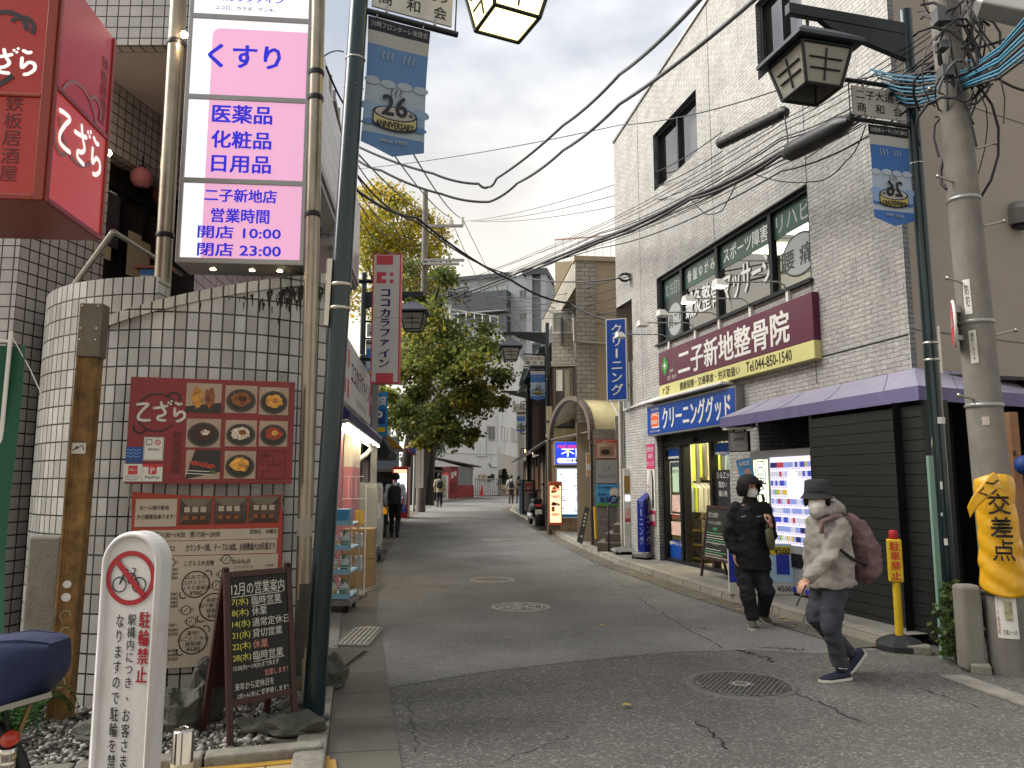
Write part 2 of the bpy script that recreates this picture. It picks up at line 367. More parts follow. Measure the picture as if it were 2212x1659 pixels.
def offs(P,d):
 """shift a polyline to its right by d"""
 o=[]
 for i,p in enumerate(P):
  a=Vector(P[max(i-1,0)]);b=Vector(P[min(i+1,len(P)-1)]);t=(b-a).normalized();o.append((p[0]+t.y*d,p[1]-t.x*d))
 return o
def strip(mb,A,B,za,zb,m):
 """surface between two equal polylines following the ground; uv = (run, across)"""
 d=0;pts=[];uv=[]
 for i,(a,b)in enumerate(zip(A,B)):
  if i:d+=math.hypot(a[0]-A[i-1][0],a[1]-A[i-1][1])
  pts+=[(a[0],a[1],gz(a[1])+za),(b[0],b[1],gz(b[1])+zb)];w=math.hypot(a[0]-b[0],a[1]-b[1])+abs(za-zb)
  uv+=[(d,0),(d,w)]
 fs=[(2*i,2*i+1,2*i+3,2*i+2)for i in range(len(A)-1)]
 mb.add(pts,fs,m,False,[[uv[j]for j in f]for f in fs])
g=MB();ys=[-30,-8]+[y*1. for y in range(0,80,2)]+[90,120,200,400]
xs=[-400,-60,-20,-8,8,20,60,400]
P=[(x,y,gz(y)-(.003 if y<15 else.008))for y in ys for x in xs];nx=len(xs)
g.add(P,[(j*nx+i,j*nx+i+1,(j+1)*nx+i+1,(j+1)*nx+i)for j in range(len(ys)-1)for i in range(nx-1)],ASN)
def jag(p,q,w,n=14,amp=.05):
 pts=[]
 for i in range(n+1):
  t=i/n;pts.append((p[0]+(q[0]-p[0])*t+rnd.uniform(-amp,amp),p[1]+(q[1]-p[1])*t+rnd.uniform(-amp,amp)))
 for(a,b)in zip(pts,pts[1:]):
  d=Vector((b[0]-a[0],b[1]-a[1]));d.normalize();k=w*rnd.uniform(.15,.6);nn=Vector((-d.y,d.x))*k
  g.quad((a[0]-nn.x,a[1]-nn.y,.0015),(b[0]-nn.x,b[1]-nn.y,.0015),(b[0]+nn.x,b[1]+nn.y,.0015),(a[0]+nn.x,a[1]+nn.y,.0015),CRACK)
for a,b,w,am in[((1690,1480),(1860,1560),.012,.03),((1500,1555),(1580,1620),.012,.025),((1240,1585),(1060,1655),.006,.03),((1600,1405),(1680,1430),.016,.05),((1650,1400),(1740,1404),.014,.05),((2000,1490),(2120,1530),.009,.03),((880,1510),(905,1625),.006,.02)]:
 p,q=gnd(*a),gnd(*b);jag(p,q,w,16,am)
g.build('ground',kind='structure',label=None)
RL=[tuple(gnd(*p)[:2])for p in[(868,1659),(839,1485),(813,1317),(829,1208),(866,1145)]]
RL=[(RL[0][0]+.75,RL[0][1]-4)]+RL+[(-3.8,33),(-4.05,40),(-3.95,46),(-2.4,52),(-.8,57),(4,66),(14,78)]
RK=[tuple(gnd(*p,.1)[:2])for p in[(1909,1374),(1705,1319),(1512,1264),(1339,1210),(1250,1174),(1181,1147.5)]]
RK=RK+[(.35,28.5),(-.1,33),(.0,37),(1.2,42),(5,48),(14,58)]
seam=[tuple(gnd(*p)[:2])for p in[(839,1485),(1035,1453),(1241,1429),(1447,1409),(1619,1404),(1760,1412),(1900,1405)]]
def xat(P,y):
 for(x0,y0),(x1,y1)in zip(P,P[1:]):
  if y0<=y<=y1:return x0+(x1-x0)*(y-y0)/(y1-y0)
 return P[-1][0]if y>P[-1][1]else P[0][0]
r=MB();top=resample(seam,.25)
yy=[8.3+i for i in range(60)]
rows=[[(x,y)for x,y in top]]
n=len(top)
for y in yy:
 a,b=xat(RL,y),xat(RK,y)-.12;rows.append([(a+(b-a)*i/(n-1),y)for i in range(n)])
P=[(x,y,gz(y)+.0)for row in rows for x,y in row]
r.add(P,[(j*n+i,j*n+i+1,(j+1)*n+i+1,(j+1)*n+i)for j in range(len(rows)-1)for i in range(n-1)],ASF)
g=r
for a,b,w,am in[((1250,1190),(1390,1300),.01,.02),((1390,1300),(1560,1400),.012,.03)]:jag(gnd(*a),gnd(*b),w,18,am)
r.build('road',kind='structure')
GUT=tile('gutter_slabs','#5f5b50','#524e45','#35332e',.62,.6,.008,0,.3,.85,dirt='#45423a',dirts=.8)
k=MB();A=resample(RL,.5);strip(k,offs(A,-.40),A,.012,.006,GUT);k.build('gutter_left',kind='structure')
A=resample(RK,.5);k=MB();strip(k,offs(A,-.33),offs(A,-.0),.006,.012,GUT);k.build('gutter_right',kind='structure')
KERB=tile('kerb_stone','#8b867a','#7c776c','#3a3832',.62,.9,.01,0,.4,.85,dirt='#4c483f',dirts=1.1)
k=MB();B=offs(A,.02);D=offs(A,.17);strip(k,A,B,.0,.085,KERB);strip(k,B,offs(A,.035),.085,.1,KERB);strip(k,offs(A,.035),D,.1,.1,KERB)
k.add([(A[0][0],A[0][1],0),(D[0][0],D[0][1],0),(D[0][0],D[0][1],.1),(B[0][0],B[0][1],.09)],[(0,1,2,3)],KERB);k.build('kerb_right',kind='structure')
PAVE=mat('pavement','#6f6c65',.85,var=.2,vs_=1.4,bump=.3,bs=90,dirt='#55524b',ds=.8)
k=MB();strip(k,D,offs(A,5.5),.098,.1,PAVE);k.build('pavement_right',kind='structure')
LK=resample([p for p in RL if p[1]>5],.5);k=MB();strip(k,offs(LK,-5),offs(LK,-.40),.03,.02,PAVE);k.build('pavement_left',kind='structure')
STONE=mat('kerb_block','#7a776c',.9,var=.3,vs_=5,bump=.6,bs=40,dirt='#3c3a33',ds=3)
BEIGE=tile('beige_paving','#b09a78','#a8916d','#5e523f',.3,.3,.006,0,.3,.55,dirt='#7a6a50')
YEL=mat('ochre_edge','#9c7a2e',.7,var=.2)
e0,e1=gnd(330,1664),gnd(697,1630);e2=gnd(700,1480)
bed=MB();EARTH=mat('bed_earth','#4b463d',.95,var=.4,vs_=12,bump=.8,bs=60)
bed.poly([(-6.5,e0 .y-.25),(e0 .x,e0 .y),(e1 .x,e1 .y),(e2 .x,e2 .y),(-1.3,7.2),(-6.5,7.2)],.03,EARTH);bed.build('planter_soil',kind='structure')
k=MB();dv=(e1-e0).normalized();nv=Vector((-dv.y,dv.x,0))
k.M=Matrix((dv,nv,Vector((0,0,1)))).transposed().to_4x4();k.M.translation=e1
for i in range(7):k.box(-.62*i-.612,-.62*i-.004,-.1,.02,-.02,.075+rnd.uniform(-.006,.006),STONE)
k.build('planter_kerb',bevel=.012,kind='structure')
k=MB();k.M=k.M@(Matrix((dv,nv,Vector((0,0,1)))).transposed().to_4x4());k.M.translation=e1
k.box(-5,0,-1.6,-.17,-.02,.022,BEIGE);k.box(-5,.03,-.165,-.105,-.02,.026,YEL);k.box(.0,.06,-1.6,-.17,-.02,.026,YEL);k.build('paving_tiles',kind='structure')
k=MB();q=gnd(735,1500);rr=offs([p for p in A and RL],-.40)
E=[Vector((x,y,0))for x,y in resample([(xat(rr,y),y)for y in[4.0,4.7,5.4,6.1,6.8]],.7)]
for i,(a,b)in enumerate(zip(E,E[1:])):
 d=(b-a);d.normalize();nn=Vector((-d.y,d.x,0));a2=a+d*.006;b2=b-d*.006;h=.05 if i%5 else.06
 k.hull([a2,b2,b2+nn*.17,a2+nn*.17],[p+Vector((0,0,h))for p in(a2,b2,b2+nn*.17,a2+nn*.17)],STONE)
k.build('kerb_left',bevel=.012,kind='structure')
PEB=[mat('pebble_a','#6d6a62',.8,var=.3,vs_=14),mat('pebble_b','#504d47',.8,var=.3,vs_=14),mat('pebble_c','#98948b',.75,var=.2,vs_=14),mat('pebble_d','#413e37',.85,var=.3,vs_=14)]
k=MB();ico=[(0,0,1)]+[(cos(i*2*pi/6),sin(i*2*pi/6),.3)for i in range(6)]+[(.8*cos(i*2*pi/6+.5),.8*sin(i*2*pi/6+.5),-.5)for i in range(6)]
icf=[(0,1+i,1+(i+1)%6)for i in range(6)]+[(1+i,7+i,1+(i+1)%6)for i in range(6)]+[(7+i,7+(i+1)%6,1+(i+1)%6)for i in range(6)]
for _ in range(7500):
 x=rnd.uniform(-3.6,-1.05);y=rnd.uniform(3.85,5.9)
 if y<e0 .y+(x-e0 .x)*(e1 .y-e0 .y)/(e1 .x-e0 .x)+.05 or x>xat(rr,y)-.34:continue
 s=rnd.uniform(.008,.02)*rnd.uniform(.7,1.3);an=rnd.uniform(0,6.3);fx,fy,fz=s*rnd.uniform(.8,1.5),s*rnd.uniform(.7,1.1),s*rnd.uniform(.5,.8)
 k.add([(x+cos(an)*p[0]*fx-sin(an)*p[1]*fy,y+sin(an)*p[0]*fx+cos(an)*p[1]*fy,.035+rnd.uniform(0,.015)+p[2]*fz)for p in ico],icf,rnd.choice(PEB),True)
tag(k.build('gravel'),'grey and white gravel in the planter bed','gravel',kind='stuff')
k=MB();LV=[mat('dry_leaf_a','#8a6a2a',.8),mat('dry_leaf_b','#a08a3c',.8),mat('dry_leaf_c','#6a4a26',.8)]
for _ in range(520):
 if rnd.random()<.55:y=rnd.uniform(16,44);x=xat(RL,y)+abs(rnd.gauss(0,.35))-.45
 elif rnd.random()<.8:y=rnd.uniform(8,36);x=xat(RK,y)-abs(rnd.gauss(0,.22))-.02
 else:y=rnd.uniform(5,30);x=rnd.uniform(xat(RL,y),xat(RK,y))
 s=rnd.uniform(.015,.04);an=rnd.uniform(0,6.3);z=gz(y)+.016
 P=[(x+s*cos(an+t)*q,y+s*sin(an+t)*q,z+rnd.uniform(0,.012))for t,q in((0,1.3),(1.6,.7),(3.1,1.2),(4.7,.7))]
 k.add(P,[(0,1,2,3)],rnd.choice(LV))
tag(k.build('fallen_leaves'),'scattered dry leaves along both gutters','leaves',kind='stuff')
IRON=mat('cast_iron','#8a867d',.6,.15,var=.25,vs_=20,bump=.3,bs=120);IRL=mat('iron_worn','#aaa69a',.55,.15,var=.2,vs_=20);IRD=mat('iron_hole','#191816',.8)
def manhole(px,py,rad,kind,label):
 p=gnd(px,py);p.z=gz(p.y);o=MB(Matrix.Translation(p))
 o.lathe([(0,.003),(rad*.86,.004),(rad*.87,.0015),(rad*.9,.0015),(rad*.91,.005),(rad,.005),(rad*1.02,-.004)],IRON if kind!='holes' else mat('iron_dark','#5c5a55',.6,.2,var=.25,vs_=14,bump=.3,bs=120),56)
 if kind=='holes':
  for i in range(-9,10):
   for j in range(-9,10):
    x,y=i*rad*.1+(j%2)*rad*.05,j*rad*.088
    d=math.hypot(x,y)
    if rad*.2<d<rad*.80:o.disc(x,y,rad*.033,rad*.033,.0055,IRD,8)
  o.ring(0,0,rad*.13,rad*.16,.0055,IRL,20);o.ring(0,0,rad*.84,rad*.86,.0055,IRD,48)
 elif kind=='ornate':
  for r0 in(.2,.45,.72):o.ring(0,0,rad*r0,rad*(r0+.05),.0055,IRL,40)
  for q in range(10):
   a=q*2*pi/10
   for rr_,ww in((.33,.09),(.59,.1)):o.ring(rad*rr_*cos(a),rad*rr_*sin(a),rad*ww*.6,rad*ww,.0057,IRL if q%2 else IRD,14)
   o.ring(0,0,rad*.78,rad*.84,.0057,IRD,6,a,a+.35)
  for q in range(16):
   a=q*2*pi/16+.1;o.quad(*[(rad*rr_*cos(a+dd),rad*rr_*sin(a+dd),.0056)for rr_,dd in((.5,-.03),(.7,-.03),(.7,.05),(.5,.03))],IRD)
 else:
  for j in range(-4,5):
   w=sqrt(max(0,.64-(j*.17)**2))*rad
   if w>0:o.rect(-w,w,j*rad*.17-rad*.03,j*rad*.17+rad*.03,.0055,IRL if j%2 else IRD)
 return o.build('manhole_cover',loc=p,label=label,cat='manhole cover')
manhole(1601,1478,.405,'holes','large round iron manhole cover dotted with holes in the coarse asphalt nearest the viewer')
manhole(1125,1311,.36,'ornate','round manhole cover with ornate floral rings in the smooth road')
manhole(1064,1252,.35,'bars','worn pale manhole cover just beyond the ornate one')
manhole(1078,1169,.42,'ornate','farthest of the large round covers, in mid road before the bend')
p=gnd(974,1402-0);manhole(972,1401-0 if False else 1401,.06,'bars','tiny round valve cap in the road')if False else None
manhole(975,1140,.22,'bars','small faint round cover far up the road on its left half')
def grate(px0,py,px1,n,label):
 """mesh gutter lid lying across the left gutter"""
 c=gnd((px0+px1)/2,py);w=abs(gnd(px1,py).x-gnd(px0,py).x)/2;o=MB(Matrix.Translation(c));l=.42
 o.box(-w,w,-l,l,.005,.03,IRON)
 for i in range(1,n):y=-l+2*l*i/n;o.box(-w*.97,w*.97,y-.006,y+.006,.03,.034,IRD)
 for i in range(1,7):x=-w+2*w*i/7;o.box(x-.006,x+.006,-l,l,.03,.036,IRL)
 k=10
 o.poly([(-w,l)]+[(-w+2*w*i/k,l+.10*sin(pi*i/k))for i in range(k+1)][1:-1]+[(w,l)],.028,IRON)
 return o.build('gutter_grate',loc=c,bevel=.004,label=label,cat='drain cover',group='gutter grates')
grate(742,1380,812,14,'mesh gutter lid closest to the dark green lamp pole')
grate(766,1272,814,12,'second mesh gutter lid, beside the spray bottle rack')
k=MB();RUB=mat('ramp_rubber','#6d6a64',.7,.2,var=.2,vs_=9,bump=.9,bs=45)
a,b=gnd(1325,1219),gnd(1408,1243);dd=(b-a).normalized();nn=Vector((-dd.y,dd.x,0))
k.hull([a,b,b+nn*.3,a+nn*.3],[a+Vector((0,0,.015)),b+Vector((0,0,.015)),b+nn*.3+Vector((0,0,.1)),a+nn*.3+Vector((0,0,.1))],RUB)
k.build('kerb_ramp',loc=tuple(a),label='studded kerb ramp plate leaning on the right kerb',cat='kerb ramp',bevel=.004)
# ---------------------------------------------------------------- grey brick clinic building on the right
FA=Fr((2.275,16.43),(4.2,8.0));FG=Fr((2.95,11.262),(3.95,7.39))
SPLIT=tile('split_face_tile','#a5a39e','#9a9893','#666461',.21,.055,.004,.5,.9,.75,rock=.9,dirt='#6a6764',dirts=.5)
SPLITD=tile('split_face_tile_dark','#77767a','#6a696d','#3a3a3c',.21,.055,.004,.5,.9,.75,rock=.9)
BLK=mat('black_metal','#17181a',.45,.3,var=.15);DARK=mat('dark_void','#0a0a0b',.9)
FRM=mat('window_frame','#22262c',.4,.5);WHT=mat('white_paint','#cfcdc8',.5,var=.06);GREYM=mat('grey_metal','#8a8a88',.4,.6,var=.1)
TAUPE=mat('taupe_render','#8f867c',.85,var=.06,vs_=1.5,bump=.25,bs=120)
STEEL=mat('steel','#a7a39a',.32,.9,var=.12,vs_=9)
GLASS=mat('window_glass','#1b2329',.06,0,spec=.9);GLR=mat('window_glass_light','#5c6468',.05,0,spec=1)
def holed(mb,a0,a1,b0,b1,holes,m,depth=.15,mr=None,top=None):
 """wall face with openings and their reveals; top(a) gives a sloping head"""
 A=sorted({a0,a1,*[h[0]for h in holes],*[h[1]for h in holes]});B=sorted({b0,b1,*[h[2]for h in holes],*[h[3]for h in holes]})
 for x0,x1 in zip(A,A[1:]):
  for y0,y1 in zip(B,B[1:]):
   if any(h[0]-1e-6<=x0 and x1<=h[1]+1e-6 and h[2]-1e-6<=y0 and y1<=h[3]+1e-6 for h in holes):continue
   if top and y1==b1:mb.quad((x0,y0,0),(x1,y0,0),(x1,top(x1),0),(x0,top(x0),0),m)
   else:mb.rect(x0,x1,y0,y1,0,m)
 for x0,x1,y0,y1 in holes:
  q=mr or m
  mb.quad((x0,y0,0),(x1,y0,0),(x1,y0,-depth),(x0,y0,-depth),q);mb.quad((x0,y1,-depth),(x1,y1,-depth),(x1,y1,0),(x0,y1,0),q)
  mb.quad((x0,y0,-depth),(x0,y1,-depth),(x0,y1,0),(x0,y0,0),q);mb.quad((x1,y0,0),(x1,y1,0),(x1,y1,-depth),(x1,y0,-depth),q)
bA=thing('clinic_building','grey split-face brick building with sloping roofline and lettered upper windows','building',tuple(FA.pt(4,0)))
rf=lambda a:9.07+.105*a
k=MB(FA);W3=(2.17,4.02,7.12,8.26);W4=(5.98,7.1,7.35,8.55);WB=(2.17,7.0,4.1,5.38);DR=(2.02,4.72,.1,2.4);VR=(5.6,8.647,.1,2.62);ST=(-.02,.9,4.0,5.4)
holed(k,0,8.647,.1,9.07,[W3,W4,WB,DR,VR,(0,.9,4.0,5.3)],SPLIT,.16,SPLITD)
k.add([(0,9.07,0),(8.647,9.07,0),(8.647,rf(8.647),0)],[(0,1,2)],SPLIT)
k.quad((0,rf(0),0),(8.647,rf(8.647),0),(8.647,rf(8.647),-7),(0,rf(0),-7),TAUPE)
k.quad((0,.1,0),(0,rf(0),0),(0,rf(0),-7),(0,.1,-7),TAUPE)
k.box(0,8.66,9.02,9.06,.0,.004,FRM)if False else None
for x in(1.4,4.49,7.01):k.rect(x-.006,x+.006,2.95 if x<7 else 2.75,rf(x)-.02,.003,FRM)
k.rect(7.01,8.64,3.06,3.075,.003,FRM);k.rect(7.01,8.64,5.7,5.712,.003,FRM)
k.hull([(0,rf(0),.03),(8.68,rf(8.647),.03),(8.68,rf(8.647)+.06,.03),(0,rf(0)+.06,.03)],[(0,rf(0),-.2),(8.68,rf(8.647),-.2),(8.68,rf(8.647)+.06,-.2),(0,rf(0)+.06,-.2)],GREYM)
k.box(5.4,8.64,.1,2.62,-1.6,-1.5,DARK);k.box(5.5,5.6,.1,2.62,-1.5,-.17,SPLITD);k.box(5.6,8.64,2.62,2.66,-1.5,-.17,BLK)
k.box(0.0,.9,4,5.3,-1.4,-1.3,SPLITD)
k.build('wall',bA)
FS=Fr((4.2,8.0),(4.2+.903*9,8.0+.43*9));k=MB(FS)
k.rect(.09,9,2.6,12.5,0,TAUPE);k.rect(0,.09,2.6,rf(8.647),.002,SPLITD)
for b in(3.12,5.9,8.7):k.rect(.09,9,b,b+.012,.003,FRM)
k.rect(3.0,3.012,2.6,12,.003,FRM);k.rect(0,9,0,2.6,-.02,BLK);k.build('side_wall',bA)  # lower side wall coloured black to stand for shade under the awning
def window(name,x0,x1,y0,y1,cols,parent,fr,m=GLASS,depth=-.1,fw=.05,lit=None):
 k=MB(fr);k.box(x0,x1,y0,y0+fw,depth-.03,depth+.03,FRM);k.box(x0,x1,y1-fw,y1,depth-.03,depth+.03,FRM)
 for c in cols:k.box(c-fw/2,c+fw/2,y0+fw,y1-fw,depth-.029,depth+.029,FRM)
 o=k.build(name,parent);q=MB(fr);q.rect(x0,x1,y0,y1,depth-.035,m);q.build('pane',o);return o
w=window('window',*W3,(2.2,3.1,3.99),bA,FA,pane('clear_pane',(.7,.75,.76),.25));k=MB(FA);k.rect(2.2,4.0,7.12,8.26,-.7,mat('curtain','#3d4044',.9));k.rect(3.12,3.99,7.12,8.26,-.32,mat('blind','#b3b5b4',.8));k.build('curtain',w)
w=window('window',*W4,(6.01,6.52,7.07),bA,FA,MATS['clear_pane']);k=MB(FA);k.rect(6.0,7.1,7.35,8.55,-.7,MATS['curtain']);k.rect(6.55,7.08,7.35,8.55,-.3,MATS['blind']);k.build('curtain',w)
CG=mat('film_green','#2f4a40',.35,var=.05);CGD=mat('film_dark','#2c3436',.3);WTX=mat('film_white','#c9cac6',.5);GTX=mat('film_grey','#8f9492',.5)
k=MB(FA);x0,x1,y0,y1=WB
for b in(y0,y1-.06):k.box(x0,x1,b,b+.06,-.16,-.06,FRM)
for c in(2.2,3.08,4.4,5.98,6.97):k.box(c-.04,c+.04,y0+.06,y1-.06,-.155,-.065,FRM)
k.box(x0-.03,x1+.05,y0-.04,y0,-.1,.05,FRM)
bw=k.build('clinic_window',bA)
k=MB(FA);k.rect(x0,x1,y0,y1,-.13,pane('clinic_pane',(.55,.62,.6),.2));k.build('pane',bw)
ROOM=glow('clinic_room','#6e6a52',.22);k=MB(FA);k.box(x0,x1,y0-.3,y1+.3,-2.2,-2.1,mat('room_wall','#8a8670',.9));k.box(x0,x1,y1+.3,y1+.35,-2.1,-.2,mat('room_ceiling','#a9a698',.9));k.build('room',bw)
for i in range(3):k=MB(FA);k.box(3.3+i*1.1,3.9+i*1.1,y1+.26,y1+.28,-1.9,-.7,glow('room_tube','#fff4d6',2.2));k.build('room_light',bw)
k=MB(FA);z=-.122
k.rect(2.24,3.04,y0+.06,y1-.06,z,CGD);k.rect(2.24,3.04,4.95,y1-.06,z+.001,CG)
k.text('むち打ち',2.33,2.98,4.98,5.22,z+.004,GTX,.01);k.disc(2.68,4.5,.3,.3,z+.002,GTX,30);k.text('肩こり',2.42,2.98,4.36,4.62,z+.004,CGD,.02)
k.rect(3.12,4.36,4.93,y1-.06,z,CG);k.text('骨 盤 ゆ が み',3.25,4.25,5.02,5.23,z+.003,WTX,.01)
k.text('鍼灸整骨',3.14,4.38,4.38,4.84,z+.006,GTX,.035);k.text('鍼灸整骨',3.14,4.38,4.38,4.84,z+.009,WTX,.012)
k.rect(4.44,5.94,4.93,y1-.06,z,CG);k.text('スポーツ障害',4.55,5.85,5.0,5.25,z+.003,WTX,.01)
k.text('マッサージ',4.5,5.95,4.36,4.84,z+.006,GTX,.035);k.text('マッサージ',4.5,5.95,4.36,4.84,z+.009,WTX,.012)
k.rect(6.02,6.93,4.93,y1-.06,z,CG);k.text('リハビ',6.08,6.88,5.0,5.26,z+.003,GTX,.01)
k.disc(6.6,4.56,.42,.3,z+.001,CGD,36);k.disc(6.6,4.56,.39,.27,z+.002,GTX,36);k.text('腰 痛',6.16,6.92,4.4,4.68,z+.005,CGD,.02)
k.build('lettering',bw)
MAR=mat('maroon_panel','#521a33',.35,var=.05,vs_=2);CRM=mat('cream_panel','#c3bd7e',.4,var=.04);INK=mat('ink','#161616',.5);GRN=mat('clover_green','#2f8a3a',.5)
sg=thing('clinic_sign','long maroon and cream shop sign with white clinic lettering on brick wall','sign',tuple(FA.pt(4.77,3.05,.1)))
k=MB(FA);k.box(2.4,7.14,3.285,3.9,.0,.1,MAR);k.box(2.4,7.14,3.05,3.283,.0,.101,CRM);k.build('panel',sg,bevel=.006)
k=MB(FA);z=.106
k.text('二子新地整骨院',3.25,6.62,3.36,3.80,z,WHT,.03)
k.text('健康保険・交通事故・労災取扱い',3.28,5.32,3.10,3.24,z,INK,.004);k.text('Tel.044-850-1540',5.5,6.65,3.10,3.25,z,INK,.004);k.text('↖2F',2.58,2.85,3.10,3.24,z,INK,.01)
k.text('整骨',2.9,3.04,3.47,3.52,z,WHT);k.text('はり  きゅう',2.8,3.16,3.34,3.42,z,WHT,.01)
k.stroke([(2.83+.02*i,3.46+.0011*i*i-.012*i*.3)for i in range(16)],.01,z,GRN);k.build('lettering',sg)
k=MB(FA)
for dx,dy in((0,.085),(0,-.085),(.07,0),(-.07,0)):k.disc(2.69+dx,3.62+dy,.066 if dx else.06,.075 if dx else.085,z+abs(dx)*.02,GRN)
k.rect(2.676,2.704,3.565,3.675,z+.004,WHT);k.rect(2.635,2.745,3.606,3.634,z+.0045,WHT);k.build('clover_emblem',sg)
heads=[(2.74,.62),(3.79,.62),(4.62,.62),(5.56,.62),(6.52,.62)]
LAMPG=glow('lamp_glow','#fff3d8',3)
for i,(a,d)in enumerate(heads):
 lit=i>=3
 t=thing('sign_lamp',['arm lamp at the far left end of the maroon sign','second arm lamp from the far end over the maroon sign','middle arm lamp of the five over the maroon sign','arm lamp over the maroon sign, next to the nearest one','nearest arm lamp at the right end over the maroon sign'][i],'lamp',tuple(FA.pt(a,3.95,.05)),group='arm lamps over the clinic sign')
 k=MB(FA);k.box(a-.03,a+.03,3.91,4.09,.0,.05,CRM if False else WHT);k.build('bracket',t,bevel=.004)
 k=MB(FA);k.tube([(a,4.05,.05),(a,4.14,.08),(a-.03,4.19,.16),(a-.25,4.22,.55),(a-.36,4.23,.8)],.011,GREYM);k.build('arm',t)
 k=MB(FA);h=Vector((a-.38,4.22,.85));k.loft([[h+Vector((sx*.05,.05,sz*.05))for sx,sz in((-1,-1),(1,-1),(1,1),(-1,1))],[h+Vector((sx*.1,-.05,-.03+sz*.09))for sx,sz in((-1,-1),(1,-1),(1,1),(-1,1))]],WHT,False);k.build('lamp_head',t,bevel=.006)
 k=MB(FA);k.quad(*[h+Vector((sx*.085,-.053,-.03+sz*.075))for sx,sz in((-1,1),(1,1),(1,-1),(-1,-1))],LAMPG if lit else WHT);k.build('lamp_glass',t)
BLU=mat('sign_blue','#12418f',.35,var=.04,vs_=2);ORG=mat('sign_orange','#d05a24',.5)
t=thing('cleaning_sign','wide blue shop sign with white katakana lettering above cleaning shop door','sign',tuple(FA.pt(3.5,2.38,.12)))
k=MB(FA);k.box(1.9,5.24,2.38,2.95,0,.14,GREYM);k.rect(1.93,5.21,2.41,2.92,.143,BLU);k.build('panel',t)
k=MB(FA);z=.148;k.text('クリーニンググッド',2.62,5.08,2.47,2.86,z,WHT,.025);k.text('YOKOYAMA',2.1,2.45,2.84,2.89,z,WHT,.01);k.text('HIGH QUALITY CLEANING',2.06,2.5,2.44,2.48,z,WHT,.005);k.build('lettering',t)
k=MB(FA);k.box(2.12,2.46,2.52,2.8,.143,.147,WHT);k.box(2.1,2.44,2.55,2.79,.143,.15,ORG)
for i in range(4):k.ring(2.15+i*.075,2.63,.022,.036,.153,WHT,16)
k.stroke([(2.13,2.72),(2.2,2.76),(2.35,2.76),(2.43,2.72)],.018,.153,WHT);k.build('emblem',t)
k=MB(FA);k.box(1.84,4.98,2.99,3.04,.0,.24,WHT);k.build('sign_canopy',t,bevel=.015)
sh=thing('cleaning_shop_front','black framed glass shopfront of cleaning shop with garments hanging inside','shopfront',tuple(FA.pt(3.4,.1,-.15)))
k=MB(FA);a0,a1,b0,b1=DR
for x,wd_ in((a0,.09),(2.72,.08),(2.9,.05),(3.86,.09),(a1-.07,.07)):k.box(x,x+wd_,b0,b1,-.22,-.1,BLK)
k.box(a0,a1,2.18,b1,-.221,-.101,BLK);k.box(a0,a1,b0,b0+.06,-.221,-.101,BLK);k.box(3.2,3.42,2.22,2.28,-.1,-.04,BLK);k.build('frame',sh,bevel=.004)
k=MB(FA);k.rect(a0+.09,2.72,b0,2.2,-.17,pane('shop_glass',(.93,.96,.95),.06));k.rect(3.95,a1-.05,b0,2.2,-.17,MATS['shop_glass']);k.build('glass_panel',sh)
k=MB(FA);k.rect(2.11,2.72,2.0,2.13,-.165,BLU);k.rect(2.11,2.72,1.96,2.0,-.164,WHT);k.rect(2.11,2.72,.17,.42,-.165,BLU);k.rect(2.11,2.72,.40,.46,-.164,WHT);k.text('CLEANING',2.2,2.68,.40,.5,-.16,BLU,.03)
k.build('window_sticker',sh);k=MB(FA);k.rect(3.96,4.66,2.0,2.15,-.165,BLU);k.rect(3.96,4.66,1.97,2.01,-.164,WHT);k.text('CLEANING',4.12,4.75,1.95,2.06,-.16,BLU,.03)
k.rect(3.98,4.64,.3,1.72,-.166,mat('poster_dark','#23262a',.5,var=.3,vs_=2.5));k.text('シルエット',4.0,4.5,1.58,1.69,-.16,WHT);k.text('風合い',4.05,4.32,1.44,1.54,-.16,WHT);k.text('着心地',4.05,4.32,1.3,1.4,-.16,WHT);k.text('本物の品質に',4.05,4.6,.78,.87,-.16,WHT)
PAPW=mat('paper_white','#c4c2ba',.7,var=.06);PAPG=mat('paper_green','#a9c2a4',.7);PAPR=mat('paper_red','#b23a3a',.7)
k.build('window_sticker',sh);k=MB(FA);k.rect(2.3,2.56,1.35,1.8,-.164,PAPG);k.rect(2.25,2.65,1.0,1.3,-.164,mat('flyer_mix','#c9a79a',.7,var=.5,vs_=25));k.rect(2.2,2.68,.58,.82,-.164,MATS['flyer_mix']);k.text('当店は人気店',2.25,2.66,.88,.96,-.16,PAPR,.02);k.text('お知らせ',2.32,2.55,1.7,1.76,-.16,INK)
for q in((2.2,.95),(2.68,.95)):k.rect(q[0]-.008,q[0]+.008,.95,1.9,-.162,WHT)
k.rect(2.2,2.68,.945,.96,-.1615,WHT);k.rect(2.2,2.68,1.89,1.905,-.1615,WHT);k.build('window_sticker',sh)
k=MB(FA);LW=mat('shop_interior','#b9ae8c',.8,var=.06)
k.box(.9,5.2,.1,2.6,-2.7,-2.6,LW);k.box(.8,.9,.1,2.6,-2.6,-.23,LW);k.box(5.2,5.28,.1,2.6,-2.6,-.23,LW);k.box(.9,5.2,2.5,2.6,-2.6,-.23,LW);k.rect(1.6,5.2,0,.1,-1,LW)if False else None
k.quad((.9,.115,-.17),(5.2,.115,-.17),(5.2,.115,-2.6),(.9,.115,-2.6),mat('shop_floor','#8a8371',.5));k.build('interior',sh)
k=MB(FA)
for zz in(-.7,-1.7):k.box(1.9,5.0,2.46,2.49,zz-.09,zz+.09,glow('shop_tube','#fff0c0',9))
k.build('ceiling_light',sh)
